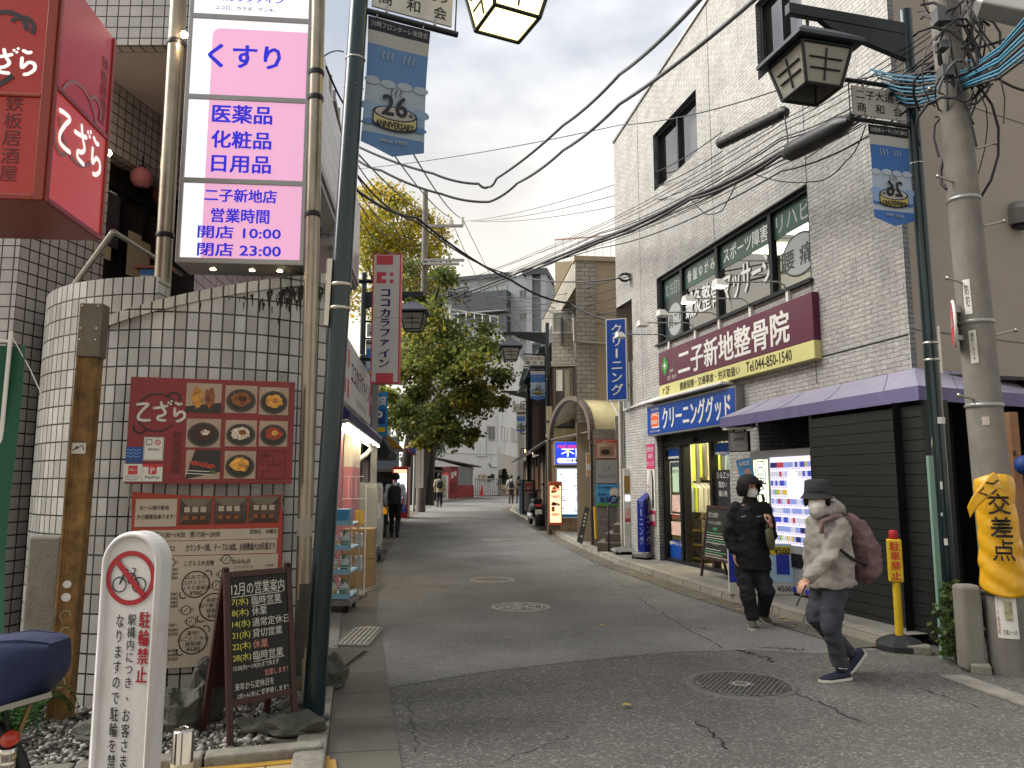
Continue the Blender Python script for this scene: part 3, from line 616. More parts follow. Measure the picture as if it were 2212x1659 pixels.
CLO=[mat('cloth_'+n,c,.85,var=.12,vs_=9)for n,c in(('white','#b8b9b8'),('blue','#8fa3b8'),('grey','#6a6c6e'),('lime','#b4c24a'),('cream','#c8c0a0'))]
FrG=Fr(FA.pt(2.35,0,-.32)[:2],FA.pt(1.6,0,-1.75)[:2])
def garments(y,zz,x0,x1,l):
 x=x0
 while x<x1:
  m=CLO[rnd.choice([0,0,1,1,2,3,4])];w_=rnd.uniform(.05,.09);ll=l*rnd.uniform(.8,1.05);s=rnd.uniform(.14,.2)
  o=MB(FrG);o.loft([[(x,y,zz-.03),(x+.03,y,zz-.03),(x+.03,y,zz+.03),(x,y,zz+.03)],[(x-w_*.4,y-.1,zz-s),(x+w_*.6,y-.1,zz-s),(x+w_*.6,y-.1,zz+s),(x-w_*.4,y-.1,zz+s)],[(x-w_*.6,y-ll,zz-s*.95),(x+w_*.9,y-ll,zz-s*.95),(x+w_*.9,y-ll,zz+s*.95),(x-w_*.6,y-ll,zz+s*.95)]],m,False)
  yield o,m;x+=rnd.uniform(.085,.14)
gn={0:'white',1:'pale blue',2:'grey',3:'lime tagged',4:'cream'}
for(y,zz,l,x0,row)in((1.52,0,.75,.1,'lower'),(2.35,-.1,.8,.05,'upper')):
 for o,m in garments(y,zz,x0,1.6,l):
  kind=m.name.split('_')[1]
  o.build('garment',loc=tuple(FrG.pt(.7,y-l,zz)),label=f'bagged {dict(white="white", blue="pale blue", grey="grey", lime="lime", cream="cream")[kind]} garment hanging from the {row} rail inside the cleaning shop',cat='garment',group=f'{kind} garments on the {row} rail')
t=thing('clothes_rail','dark clothes rail carrying the lower row of bagged garments in the shop','rail',tuple(FrG.pt(.7,1.54,0)))
k=MB(FrG);k.tube([(-.1,1.54,0),(1.7,1.54,0)],.015,BLK);k.build('rail',t);k=MB(FrG);k.box(.6,.64,.12,2.46,.2,.24,LW);k.build('post',t)
t=thing('wire_shelf','wire shelf with baskets just inside the cleaning shop door','shelf',tuple(FA.pt(2.5,.12,-.6)))
k=MB(FA)
for x in(2.18,2.85):
 for zz in(-.85,-.45):k.tube([(x,.12,zz),(x,1.0,zz)],.012,STEEL)
k.build('frame',t)
for i,b in enumerate((.2,.45,.7,.98)):k=MB(FA);k.box(2.17,2.86,b,b+.02,-.86,-.44,STEEL);k.build('shelf',t)
for i,b in enumerate((.22,.47,.72)):k=MB(FA);k.box(2.22,2.8,b,b+.15,-.83,-.47,mat('basket','#6e6a5c',.8,var=.3,vs_=12));k.build('basket',t)
a=at(1308,690,15.75);b=at(1352,690,15.6)
FV=Fr(a[:2],b[:2]);x0=0;x1=FV.len;y1=FV.to(1308,690)[1];y0=FV.to(1308,866)[1]
t=thing('vertical_sign','tall narrow blue sign with white katakana jutting from the far edge of brick building','sign',tuple(FV.pt(.2,y0)))
k=MB(FV);k.box(x0,x1,y0,y1,-.16,0,WHT);k.rect(x0+.02,x1-.02,y0+.02,y1-.02,.003,BLU);k.build('panel',t)
k=MB(FV);k.col('クリーニング',x0+.1,x1-.08,y0+.1,y1-.1,.006,WHT,.02);k.build('lettering',t)
k=MB(FV);k.box(x1,x1+.3,y0+.3,y0+.34,-.1,-.06,GREYM);k.box(x1,x1+.3,y1-.3,y1-.26,-.1,-.06,GREYM);k.build('bracket',t)
k=MB(FA);k.tube([(.32,.1,.06),(.32,4.05,.06)],.045,mat('pvc','#8d8a80',.5));k.tube([(.32,4.0,.06),(.3,4.1,.06)],.055,MATS['pvc']);k.tube([(.45,3.02,.04),(2.35,3.1,.04)],.02,WHT);k.tube([(.45,3.02,.04),(.45,3.9,.04)],.02,WHT)
k.build('drain_pipe',bA)
k=MB(FA);k.box(1.78,1.98,.95,1.35,0,.01,PAPW)if False else None
PNK=mat('poster_pink','#b0275e',.5)
t=thing('wall_poster','tall pink poster of dress shirt on brick pier beside cleaning shop door','poster',tuple(FA.pt(1.75,.7,.02)))
k=MB(FA);k.box(1.53,1.9,.72,2.25,.0,.014,PAPW);k.build('board',t)
k=MB(FA);k.rect(1.53,1.9,1.78,2.25,.017,PNK);k.rect(1.53,1.9,.72,1.0,.017,PNK);k.text('専門店の仕事',1.58,1.86,2.1,2.2,.02,WHT,.015);k.text('高品質',1.63,1.82,1.98,2.07,.02,WHT,.015);k.text('クリーニング',1.56,1.87,1.83,1.93,.02,WHT,.015);k.rect(1.57,1.86,.8,.93,.02,WHT);k.build('lettering',t)
k=MB(FA);k.poly([(1.6,1.02),(1.68,1.02),(1.7,1.5),(1.76,1.76),(1.66,1.77),(1.58,1.5)],.018,mat('shirt_shade','#a59c94',.8));k.poly([(1.75,1.05),(1.84,1.05),(1.84,1.55),(1.79,1.76),(1.765,1.76)],.0185,INK);k.build('shirt_picture',t)
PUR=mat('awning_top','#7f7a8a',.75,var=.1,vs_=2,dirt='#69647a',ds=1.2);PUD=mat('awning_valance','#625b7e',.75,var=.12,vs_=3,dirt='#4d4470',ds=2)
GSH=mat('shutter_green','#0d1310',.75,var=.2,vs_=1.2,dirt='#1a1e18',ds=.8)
aw=thing('awning','faded purple awning wrapping the corner above green boarded wall','awning',tuple(FG.pt(4,2.3)))
c0=FG.pt(.2,0);c1=FG.pt(4.03,0,.05);side=Vector((.903,.43,0));c2=c1+side*7
i0=FA.pt(5.55,0,.01);i1=FA.pt(8.647,0,0)+Vector((.02,-.01,0));i2=i1+side*7
Z=lambda p,z:Vector((p.x,p.y,z))
k=MB();SEAM=mat('awning_seam','#5f5a6c',.8)
def cloth(a,b,c,d,n):
 P=[]
 for j in range(7):
  for i in range(n+1):
   u_,v_=i/n,j/6;p=a.lerp(b,u_).lerp(d.lerp(c,u_),v_);e=sin(pi*v_);P.append(p+Vector((0,0,-.022*e*(.5+.5*abs(sin(u_*n/4*pi*.5)))+.008*noise.noise(p*3)*e)))
 k.add(P,[(j*(n+1)+i,j*(n+1)+i+1,(j+1)*(n+1)+i+1,(j+1)*(n+1)+i)for j in range(6)for i in range(n)],PUR,True)
 for i in range(4,n,8):k.tube([P[j*(n+1)+i]+Vector((0,0,.002))for j in range(7)],.004,SEAM,4)
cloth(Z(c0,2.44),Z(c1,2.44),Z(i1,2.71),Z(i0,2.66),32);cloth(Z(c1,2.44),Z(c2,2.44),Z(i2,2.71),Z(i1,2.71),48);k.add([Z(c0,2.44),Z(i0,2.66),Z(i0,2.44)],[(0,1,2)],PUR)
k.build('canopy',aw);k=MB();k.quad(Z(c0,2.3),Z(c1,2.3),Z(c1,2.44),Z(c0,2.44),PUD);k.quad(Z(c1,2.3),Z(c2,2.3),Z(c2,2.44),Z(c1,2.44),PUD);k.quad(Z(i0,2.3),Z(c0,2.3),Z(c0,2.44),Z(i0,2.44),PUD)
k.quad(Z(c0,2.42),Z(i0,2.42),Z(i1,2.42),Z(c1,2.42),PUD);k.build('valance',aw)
t=thing('shutter_wall','dark green horizontally boarded wall under the purple awning','wall',tuple(FG.pt(3,0)))
k=MB(FG);nb=20;h=2.22/nb
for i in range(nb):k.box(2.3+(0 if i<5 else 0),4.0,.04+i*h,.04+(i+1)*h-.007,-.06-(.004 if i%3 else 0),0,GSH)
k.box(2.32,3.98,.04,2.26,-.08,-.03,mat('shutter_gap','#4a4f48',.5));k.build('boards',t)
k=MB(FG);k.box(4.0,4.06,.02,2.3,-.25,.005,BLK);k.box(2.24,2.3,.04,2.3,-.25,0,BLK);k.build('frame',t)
k=MB(FS);k.M=Fr((c1 .x,c1 .y),(c2 .x,c2 .y)).M;k.rect(.0,7,.0,2.3,-.3,DARK);k.box(.9,1.0,.0,2.3,-.3,-.1,BLK);k.build('side_panel',t)  # near-black sheet puts the shade of the entry under the awning into colour
a,b=FS.to(2192,465);t=thing('vent_hood','rounded grey metal vent hood on taupe side wall','vent',tuple(FS.pt(a,b)))
k=MB(FS);k.loft([[(a-.13,b-.14,d),(a+.13,b-.14,d),(a+.13,b+.05,d),(a+.1,b+.12,d),(a+.04,b+.15,d),(a-.04,b+.15,d),(a-.1,b+.12,d),(a-.13,b+.05,d)]if d<.1 else[(a-.12,b-.16,d),(a+.12,b-.16,d),(a+.12,b+.02,d),(a+.09,b+.08,d),(a+.04,b+.1,d),(a-.04,b+.1,d),(a-.09,b+.08,d),(a-.12,b+.02,d)]for d in(0,.08,.2)],GREYM,False);k.build('hood',t,bevel=.01);k=MB(FS);k.box(a-.1,a+.1,b-.18,b-.15,.02,.18,BLK);k.build('grille',t)
# ---------------------------------------------------------------- left: tiled stair wall, restaurant building
def gg(px,py,dz=0):
 p=gnd(px,py,dz)
 for _ in range(12):p=gnd(px,py,gz(p.y)+dz)
 return p
TW=tile('white_tile','#b3b2ad','#918f8a','#1e1b1a',.0785,.128,.0062,0,.5,.3,dirt='#4d4a42',dirts=1.0,dstr=.45)
TWF=tile('white_tile_clean','#b3b0ac','#a9a6a2','#26222a',.1,.1,.0062,0,.5,.3,dirt='#77746e',dirts=1.0,dstr=.3)
CAPT=tile('white_tile_cap','#bdbab0','#aeaba0','#2a2724',.0785,.3,.007,0,.5,.35,dirt='#3c3a33',dirts=2.2,dstr=.8)
CC=Vector((-2.5,6.6,0));CR=1.36
def cpt(th,r,z):t=radians(th);return Vector((CC.x+r*sin(t),CC.y-r*cos(t),z))
def curved(mb,t0,t1,r,zb,zt,m,n=60,out=True):
 P=[];uv=[]
 for i in range(n+1):
  th=t0+(t1-t0)*i/n;z1=zt(th)if callable(zt)else zt;z0=zb(th)if callable(zb)else zb
  P+=[cpt(th,r,z0),cpt(th,r,z1)];u=radians(th)*r;uv+=[(u,z0),(u,z1)]
 fs=[(2*i,2*i+2,2*i+3,2*i+1)for i in range(n)]
 mb.add(P,fs,m,True,[[uv[j]for j in f]for f in fs])
cw=thing('curved_wall','curved white tiled stair wall with sloping coping and black joints','wall',(CC.x,CC.y-CR,.03))
ztop=lambda th:2.63+(th+18.6)/(54.8+18.6)*(3.125-2.63)
TE=57
k=MB();curved(k,-19,TE,CR,0,lambda th:ztop(th)-.07,TW,90);curved(k,TE,-19,CR-.14,0,lambda th:ztop(th)-.07,TW,90);k.quad(cpt(-19,CR,0),cpt(-19,CR-.14,0),cpt(-19,CR-.14,ztop(-19)),cpt(-19,CR,ztop(-19)),TW);k.quad(cpt(TE,CR,0),cpt(TE,CR-.5,0),cpt(TE,CR-.5,ztop(TE)),cpt(TE,CR,ztop(TE)),TW);k.build('outer_wall',cw)
k=MB();curved(k,-19,TE,CR+.015,lambda th:ztop(th)-.075,ztop,CAPT,90);curved(k,TE,-19,CR-.155,lambda th:ztop(th)-.075,ztop,CAPT,90)
P=[];n=90
for i in range(n+1):th=-19+(TE+19)*i/n;P+=[cpt(th,CR+.015,ztop(th)),cpt(th,CR-.155,ztop(th))]
k.add(P,[(2*i,2*i+2,2*i+3,2*i+1)for i in range(n)],CAPT,True);k.quad(*[cpt(-19,r,ztop(-19)-z)for r,z in((CR+.015,.075),(CR-.155,.075),(CR-.155,0),(CR+.015,0))],CAPT);k.build('coping',cw)
k=MB();curved(k,-125,1,CR-.012,0,2.94,TW,70);P=[]
for i in range(61):th=-125+126*i/60;P+=[cpt(th,CR-.012,2.94),cpt(th,CR-.2,2.94)]
k.add(P,[(2*i,2*i+2,2*i+3,2*i+1)for i in range(60)],CAPT,True);k.quad(cpt(1,CR-.012,2.5),cpt(1,CR-.2,2.5),cpt(1,CR-.2,2.94),cpt(1,CR-.012,2.94),TW);curved(k,1,-125,CR-.2,2,2.94,TW,60);k.build('inner_wall',cw)
k=MB();ST_=mat('grime','#2a2822',.95)
for _ in range(150):
 th=rnd.gauss(44,9);z=ztop(th)-.08-abs(rnd.gauss(0,.06));w_=rnd.uniform(.2,.6);h=rnd.uniform(.01,.09)
 k.add([cpt(th-w_,CR+.002,z),cpt(th+w_*.6,CR+.002,z+.01),cpt(th+w_*.3,CR+.002,z-h),cpt(th-w_*.2,CR+.002,z-h*1.2)],[(0,3,2,1)],ST_)
k.build('grime_stain',cw)
rb=thing('restaurant_building','white tiled building with recessed dark upstairs doorway and grey soffit','building',(-4.2,7.5,0))
W1=Fr((-3.96,6.0),(-3.79,6.9));SOF=mat('soffit','#b0a8a8',.85,var=.05,vs_=1)
k=MB(W1);k.rect(0,.94,0,5.32,0,TWF);k.rect(.94,3.6,4.62,5.32,.0,TWF);k.quad((.94,4.62,0),(3.6,4.62,0),(3.6,4.62,-.2),(.94,4.62,-.2),TWF);k.quad((.94,0,0),(.94,4.62,0),(.94,4.62,-.2),(.94,0,-.2),TWF)
k.M=Fr((-9.5,6.0),(-3.96,6.0)).M;k.rect(0,5.54,0,5.32,0,TWF);k.build('wall',rb)
k=MB(W1);k.box(0.94,3.6,2.3,4.62,-.25,-.2,mat('door_brown','#1d1513',.4));
for a in(.96,1.30,1.62,2.1):k.box(a,a+.06,2.3,4.6,-.2,-.13,BLK)
k.box(.94,3.6,4.35,4.42,-.2,-.12,BLK);k.box(.94,3.6,3.35,3.42,-.2,-.121,BLK);dr=k.build('door',rb);k=MB(W1);k.rect(1.02,2.1,2.4,4.35,-.19,mat('door_glass','#2a211e',.08,spec=.9));k.build('pane',dr)
k=MB(W1);z=-.11
for x0,x1,y0,y1,m in((1.03,1.2,4.0,4.3,PAPW),(1.03,1.16,3.62,3.9,mat('paper_cream','#b8ac8c',.8)),(1.38,1.58,3.55,4.0,MATS['paper_cream']),(1.06,1.24,3.75,4.28,mat('photo_dark','#3c3a40',.5,var=.5,vs_=14)),(1.5,1.72,3.5,3.95,MATS['paper_cream'])):k.rect(x0,x1,y0,y1,z,m);z+=.003
k.build('notice',dr)
k=MB();k.quad((-9,6.2,5.30),(-2.2,6.2,5.30),(-2.9,10.4,5.30),(-9,10.4,5.30),SOF);k.build('soffit',rb)
k=MB(Fr((-9,6.18),(-2.2,6.18)));k.rect(0,6.8,5.24,6.6,0,TWF);k.M=Matrix.Identity(4);k.quad((-9,6.18,5.24),(-2.2,6.18,5.24),(-2.2,6.3,5.24),(-9,6.3,5.24),TWF);k.quad((-9,6.3,5.24),(-2.2,6.3,5.24),(-2.2,6.3,5.3),(-9,6.3,5.3),TWF);k.build('fascia',rb)
PKT=tile('pale_pink_tile','#b9a9ae','#b0a0a6','#3a2a30',.2,.1,.006,0,.4,.35)
k=MB(Fr((-3.3,8.7),(-2.3,8.7)));k.rect(0,1.0,0,5.3,0,PKT);k.build('back_wall',rb)
k=MB();k.tube([at(330,590,5.9),at(330,590,5.9)+Vector((0,0,.0))],.01,STEEL)if False else None
k.tube([cpt(-60,CR-.1,2.9),at(245,500,5.6)+Vector((0,0,0))],.022,STEEL);k.tube([cpt(-60,CR-.1,2.96),cpt(-60,CR-.1,2.7)],.018,STEEL);k.tube([at(245,500,5.6),at(245,500,5.6)+Vector((0,1.2,0))],.02,STEEL)
k.build('handrail',loc=cpt(-60,CR-.1,2.9),label='slanting polished stair handrail above curved tiled wall',cat='handrail')
LNT=mat('lantern_paper','#a8656a',.7,var=.12,vs_=5);LNW=mat('lantern_pale','#c4a9a2',.7)
def paper_lantern(px,py,Y,r,label):
 p=at(px,py,Y);t=thing('paper_lantern',label,'lantern',p,group='paper lanterns by the door');k=MB(Matrix.Translation(p));pr_=[]
 for i in range(17):a=-pi/2*.86+pi*.86*i/16;pr_.append((r*cos(a)*(1+.025*(i%2)),r*1.05*sin(a)))
 k.lathe(pr_,LNT,28);k.build('shade',t);k=MB(Matrix.Translation(p));k.lathe([(r*.42,-r*1.12),(r*.42,-r*.98)],BLK,20);k.lathe([(r*.42,r*.98),(r*.42,r*1.1)],BLK,20);k.tube([(0,0,r*1.1),(0,0,r*2.2)],.006,BLK,5);k.build('cap',t)
 k=MB(Matrix.Translation(p));k.box(-r*.5,-r*.16,-r*1.02,-r*.985,-r*.2,r*.2,BLK)if False else None
t=thing('bare_bulb','small warm bulb glowing beside the red light box sign','bulb',at(232,330,6.5));k=MB(Matrix.Translation(at(233,330,6.4)));k.ball((0,0,0),.03,glow('bulb','#ffdcb4',45));k.build('glass',t)
t=thing('bare_bulb','tiny warm bulb behind the steel pipe left of pink sign','bulb',at(399,75,5.75));k=MB(Matrix.Translation(at(398,75,5.5)));k.ball((0,0,0),.025,glow('bulb','#ffdcb4',45));k.build('glass',t)
paper_lantern(306,384,7.35,.105,'round pinkish paper lantern hanging nearer, left of the steel pipe');paper_lantern(336,424,7.95,.11,'reddish paper lantern half hidden behind the steel pipe')
t=thing('notice_board','small white notice with blue header on stair landing','notice',at(325,625,6.3));p=at(325,612,6.3);k=MB(Matrix.Translation(p)@Matrix.Rotation(pi/2,4,'X'));k.box(-.09,.09,-.2,.12,-.01,0,PAPW);k.rect(-.09,.09,.07,.12,.004,mat('header_blue','#2a5f9a',.6));k.stroke([(-.02,-.08),(.03,.0),(.0,.03),(.05,.05)],.01,.004,GREYM);k.build('board',t)
k=MB(Matrix.Translation(p)@Matrix.Rotation(pi/2,4,'X'));k.box(-.14,.16,.13,.15,-.1,.02,mat('wood_red','#7a3b22',.6));k.lathe([(0,.15),(.03,.15),(.03,.2),(.012,.23),(.012,.26),(0,.26)],WHT,12,c=(.06,0,-.04),axis='y');k.build('ledge',t)
RED=glow('red_face','#9a1a0e',.1);RED2=glow('red_face_low','#b03c2c',.16);RIM=mat('red_rim','#7a2c1c',.4,.2);INKR=mat('dark_red_ink','#451012',.5);WTL=glow('white_letter','#d8d2cc',.35);ARC=mat('arc_ink','#26161a',.5);ARCG=mat('arc_grey','#8b6a66',.5)
rs=thing('restaurant_sign','big red two sided light box sign with white brush lettering','sign',(-3.2,4.2,2.98))
FR=Fr((-2.47,3.9),(-2.53,4.58));FL_=Fr((-4.395,3.73),(-2.47,3.9));zb,zt_=2.98,4.3
k=MB(FR);k.box(0,FR.len,zb,zt_,-1.9,-.005,RIM)
for a,b in((0,.03),(FR.len-.03,FR.len)):k.box(a,b,zb,zt_,-.005,.012,RIM)
k.box(.03,FR.len-.03,zb,zb+.03,-.005,.0121,RIM);k.box(.03,FR.len-.03,3.62,3.65,-.005,.0121,RIM);k.M=FL_.M;k.box(1.88,1.932,zb,zt_,0,.014,RIM);k.box(0,1.88,zb,zb+.03,0,.0141,RIM);k.box(0,1.88,3.55,3.57,0,.0141,RIM);k.build('box',rs,bevel=.004)
k=MB(FR);k.rect(.03,FR.len-.03,3.65,zt_,.002,RED);k.rect(.03,FR.len-.03,zb+.03,3.62,.002,RED2);k.M=FL_.M;k.rect(0,1.88,zb+.03,zt_,.004,RED);k.build('face',rs)
def brush(mb,pts,w,z,m):
 o=[]
 for i in range(len(pts)-1):
  p0,p1,p2,p3=[Vector(pts[max(0,min(len(pts)-1,j))])for j in(i-1,i,i+1,i+2)]
  for q in range(6):t=q/6;o.append(.5*((2*p1)+(p2-p0)*t+(2*p0-5*p1+4*p2-p3)*t*t+(3*p1-p0-3*p2+p3)*t**3))
 o.append(Vector(pts[-1]));mb.stroke(o,w,z,m);mb.disc(*pts[0],w/2,w/2,z,m,10);mb.disc(*pts[-1],w/2,w/2,z,m,10)
def kozara(mb,x,y,s,z,m,w=.11,mir=False):
 """three brushed kana in a unit-height row"""
 T=lambda L_:[(x+a*s,y+b*s)for a,b in L_]
 brush(mb,T([(.02,.82),(.25,.86),(.5,.84),(.3,.6),(.1,.3),(.12,.1),(.35,.05),(.6,.06)]),w*s,z,m)
 brush(mb,T([(.78,.66),(1.05,.7),(1.35,.78)]),w*s,z,m);brush(mb,T([(1.08,.95),(1.16,.7),(1.3,.45),(1.15,.3),(.98,.25),(1.0,.1),(1.3,.06)]),w*s,z+.0005,m)
 for a,b in((1.42,.95),(1.52,.88),(1.56,1.02)):mb.disc(x+a*s,y+b*s,.055*s,.055*s,z,m,12)
 brush(mb,T([(1.75,.95),(1.9,.88),(2.0,.9)]),w*s,z,m);brush(mb,T([(1.72,.66),(1.75,.3),(1.95,.5),(2.15,.46),(2.18,.25),(2.0,.08),(1.85,.04)]),w*s,z+.0005,m)
def potmark(mb,cx,cy,r,z,m,w=.09):
 mb.ring(cx,cy,r*(1-w),r,z,m,24,radians(25),radians(165));mb.ring(cx,cy,r*(1-w),r,z,m,24,radians(195),radians(320))
 mb.ring(cx+r*.75,cy+r*.75,r*.26,r*.36,z,m,16,radians(-20),radians(170));mb.ring(cx-r*.75,cy-r*.75,r*.26,r*.36,z,m,16,radians(160),radians(350))
k=MB(FR);potmark(k,.30,3.55,.24,.006,ARCG);kozara(k,.07,3.33,.235,.009,WTL,.12);k.col('鉄板居酒屋',.52,.62,3.68,4.12,.005,INKR);
k.M=FL_.M;x0,y0=FL_.to(-62,160);kozara(k,x0,y0,(FL_.to(84,80)[0]-x0)/2.2,.01,WTL,.13)
k.ring(*FL_.to(12,70),.1,.128,.007,ARC,20,.1,2.6);k.ring(*FL_.to(48,62),.05,.075,.0075,ARC,16,-.5,2.6);k.stroke([FL_.to(-10,190),FL_.to(15,175),FL_.to(30,165)],.03,.007,ARC)
k.col('鉄板居酒屋',FL_.to(6,300)[0],FL_.to(46,300)[0],FL_.to(20,395)[1],FL_.to(20,205)[1],.008,INKR);k.build('lettering',rs)
for px0,py0,px1,py1,Y,lab,r in((350,632,385,0,5.6,'brushed steel pipe rising behind tiled coping left of pink sign',.06),(650,1490,685,0,5.42,'stained steel pipe standing on the ground right of pink sign',.052)):
 b=at(px0,py0,Y);b.z=2.3 if px0<400 else.03;tp=at(px1,py1,Y);tp.z=6.2
 t=thing('sign_pole',lab,'pole',b);k=MB();k.tube([b,tp],r,mat('pipe_steel','#8b8374',.35,.85,var=.25,vs_=3,dirt='#55492f',ds=1.2),20);k.build('pipe',t)
 k=MB()
 for z in((3.35,4.9)if px0<400 else(3.45,4.35,4.55)):q=b.lerp(tp,(z-b.z)/(tp.z-b.z));k.lathe([(r*1.08,-.02),(r*1.12,-.012),(r*1.12,.012),(r*1.08,.02)],BLK,20,c=q)
 k.build('band',t)
 if px0>400:
  k=MB();q=b.lerp(tp,.19);k.lathe([(r*1.02,-.06),(r*1.02,.06)],mat('tape_pale','#8f8a7c',.7),20,c=q);k.build('tape',t);k=MB();q2=b.lerp(tp,.08);k.lathe([(r*1.015,-.3),(r*1.015,.3)],mat('pipe_grime','#3b3830',.8,var=.3),20,c=q2);k.build('tape',t)
a=at(385,562,5.34);b=at(650,570,5.42);FP=Fr(a[:2],b[:2]);PL=FP.len
ps=thing('pharmacy_sign','tall pink and white lit panel sign with blue lettering between steel pipes','sign',tuple(FP.pt(PL/2,3.05)))
y_=[FP.to(400,y)[1]for y in(562,389,208,33)]+[5.6]
WGL=glow('sign_white','#eeeaf2',.30);PGL=glow('sign_pink','#d9a0c0',.27);BGL=glow('letter_blue','#0c0cc8',.22);NAVY=mat('letter_navy','#101c66',.4)
k=MB(FP);k.box(-.02,PL+.02,y_[0]-.02,y_[4],-.32,-.01,GREYM)
for y in y_:k.box(-.012,PL+.012,y-.02,y+.02,-.01,.012,GREYM)
for x in(-.02,PL-.01):k.box(x,x+.03,y_[0]-.02,y_[4],-.01,.0125,GREYM)
k.build('frame',ps,bevel=.004)
k=MB(FP);k.rect(.01,PL-.01,y_[0],y_[4],.0,WGL);kx=.155
k.rect(kx,PL-.01,y_[0]+.02,y_[1]-.02,.004,PGL);k.rect(kx,PL-.01,y_[1]+.02,y_[2]-.02,.004,PGL);h=y_[3]-.09;rr2=.06
k.poly([(kx,y_[2]+.02),(PL-.01,y_[2]+.02),(PL-.01,h)]+[(kx+rr2-rr2*sin(t*pi/12),h-rr2+rr2*cos(t*pi/12))for t in range(7)],.004,PGL);k.build('face',ps)
def fb(fr,x0,y0,x1,y1):a0,b1=fr.to(x0,y0);a1,b0=fr.to(x1,y1);return a0,a1,min(b0,b1),max(b0,b1)
k=MB(FP);B=.03
for s_,q,bo in(('くすり',(452,95,605,152),.05),('医薬品',(461,226,587,270),B),('化粧品',(459,282,585,324),B),('日用品',(459,335,584,376),B),('二子新地店',(444,407,597,440),B),('営業時間',(458,450,581,484),B),('開店 10:00',(429,487,606,519),B),('閉店 23:00',(428,524,606,557),B)):k.text(s_,*fb(FP,*q),.008,BGL,bo);k.build('lettering',ps);k=MB(FP)
k.text('ココカラファイン',*fb(FP,448,-12,612,10),.008,BGL,B);k.text('ココロ、カラダ、ゲンキ。',*fb(FP,466,12,596,28),.008,NAVY,.005);k.build('lettering',ps)
k=MB(FP)
for x in(.2,.48,.68):k.lathe([(0,0),(.02,0)],glow('tiny_lamp','#fff2d0',5),10,c=(x,y_[0]-.024,-.15),axis='y')
k.build('down_light',ps)
FD=glow('dummy','#000000',0);MB_R=mat('board_red','#74181c',.4,var=.12,vs_=3,dirt='#4a1518',ds=1.4)
FOOD=[mat('food_'+n,c,.6,var=.75,vs_=s_)for n,c,s_ in(('brown','#7a4622',40),('gold','#b07a2e',34),('dark','#3c2216',45),('red','#8a3420',50),('rice','#b9ad98',60),('egg','#c08a3a',22))]
BOWL=mat('bowl_black','#15110f',.35);TABLE=mat('table_beige','#9a8672',.6,var=.15);
a=at(268,1045,4.98);b=at(630,1042,5.26);FM=Fr(a[:2],b[:2]);m0,m1=FM.to(273,1045)[1],FM.to(273,813)[1]
mb_=thing('menu_board','red board with white logo and eight food pictures on tiled wall','sign board',tuple(FM.pt(FM.len/2,m0)))
k=MB(FM);k.box(0,FM.len,m0,m1,-.03,0,MB_R);k.build('board',mb_,bevel=.003)
k=MB(FM);cells=[[(404,827,477,892),(488,832,554,893),(561,836,622,897)],[(404,904,475,967),(488,907,553,965),(561,909,620,965)],[(403,972,474,1035),(486,974,551,1034)]]
fi=[(1,0),(0,1),(5,1),(2,1),(4,1),(3,1),(3,2),(5,1)];i=0
for row in cells:
 for q in row:
  x0,x1,y0,y1=fb(FM,*q);cx,cy,w_,h_=(x0+x1)/2,(y0+y1)/2,(x1-x0)/2,(y1-y0)/2;f,st=fi[i];i+=1
  k.rect(x0,x1,y0,y1,.003,TABLE)
  def blob(mm,ex,ey,zz,n=22,j=.16,dx=0,dy=0):k.poly([(cx+dx+ex*cos(t*2*pi/n)*(1+rnd.uniform(-j,j)),cy+dy+ey*sin(t*2*pi/n)*(1+rnd.uniform(-j,j)))for t in range(n)],zz,mm)
  if st==1:k.disc(cx,cy-.01,w_*.93,h_*.85,.005,BOWL,30);k.ring(cx,cy-.01,w_*.8,w_*.93,.0055,mat('bowl_rim','#3a302b',.4),30,sy=h_/w_*.9);blob(FOOD[f],w_*.62,h_*.5,.007);blob(FOOD[(f+2)%6],w_*.25,h_*.2,.009,dx=w_*.1,dy=h_*.05)
  elif st==0:k.poly([(x0,y0),(x1,y0),(x1,y0+h_*.7),(x0,y0+h_*.4)],.005,BOWL);blob(FOOD[1],w_*.3,h_*.75,.007,22,.2,-w_*.35);blob(FOOD[0],w_*.28,h_*.7,.008,22,.2,w_*.32)
  else:
   k.poly([(x0,y0),(x1,y0+h_*.5),(x1,y1),(x0+w_*.5,y1)],.005,BOWL)
   for s_ in range(3):blob(FOOD[3],w_*.3,h_*.16,.007+s_*.001,16,.12,(s_-1)*w_*.45,(s_-1)*-.01)
   blob(mat('leaf_garnish','#3f5a22',.6),w_*.18,h_*.14,.011,14,.25,w_*.6,-h_*.5)
   for s_ in range(2):k.stroke([(x0,y0+h_*(.4+.2*s_)),(x1-w_*.4,y0+h_*(.3+.2*s_))],.005,.0105,PAPW)
k.build('food_picture',mb_)
k=MB(FM);x0,x1,y0,y1=fb(FM,290,842,388,940);potmark(k,(x0+x1)/2,(y0+y1)/2,(x1-x0)*.44,.004,ARC,.08);x0,x1,y0,y1=fb(FM,297,868,399,912);kozara(k,x0,y0,(x1-x0)/2.2,.007,mat('logo_white','#bdb6ae',.6),.13)
k.col('鉄板居酒屋',*fb(FM,373,930,390,1024),.004,INKR);k.text('2階へ',*fb(FM,562,978,594,990),.004,INKR);k.text('どうぞ',*fb(FM,562,992,596,1004),.004,INKR)
x0,x1,y0,y1=fb(FM,556,974,614,1034)
for pts in([(x0,y0),(x1,y0),(x1,y1),(x0,y1),(x0,y0)],[(x0+.04,y0+.01),(x0+.04,y0+.05),(x0+.08,y0+.05),(x0+.08,y0+.09),(x1-.03,y0+.09),(x1-.03,y0+.13)]):k.stroke(pts,.006,.0045,INKR)
k.build('lettering',mb_)
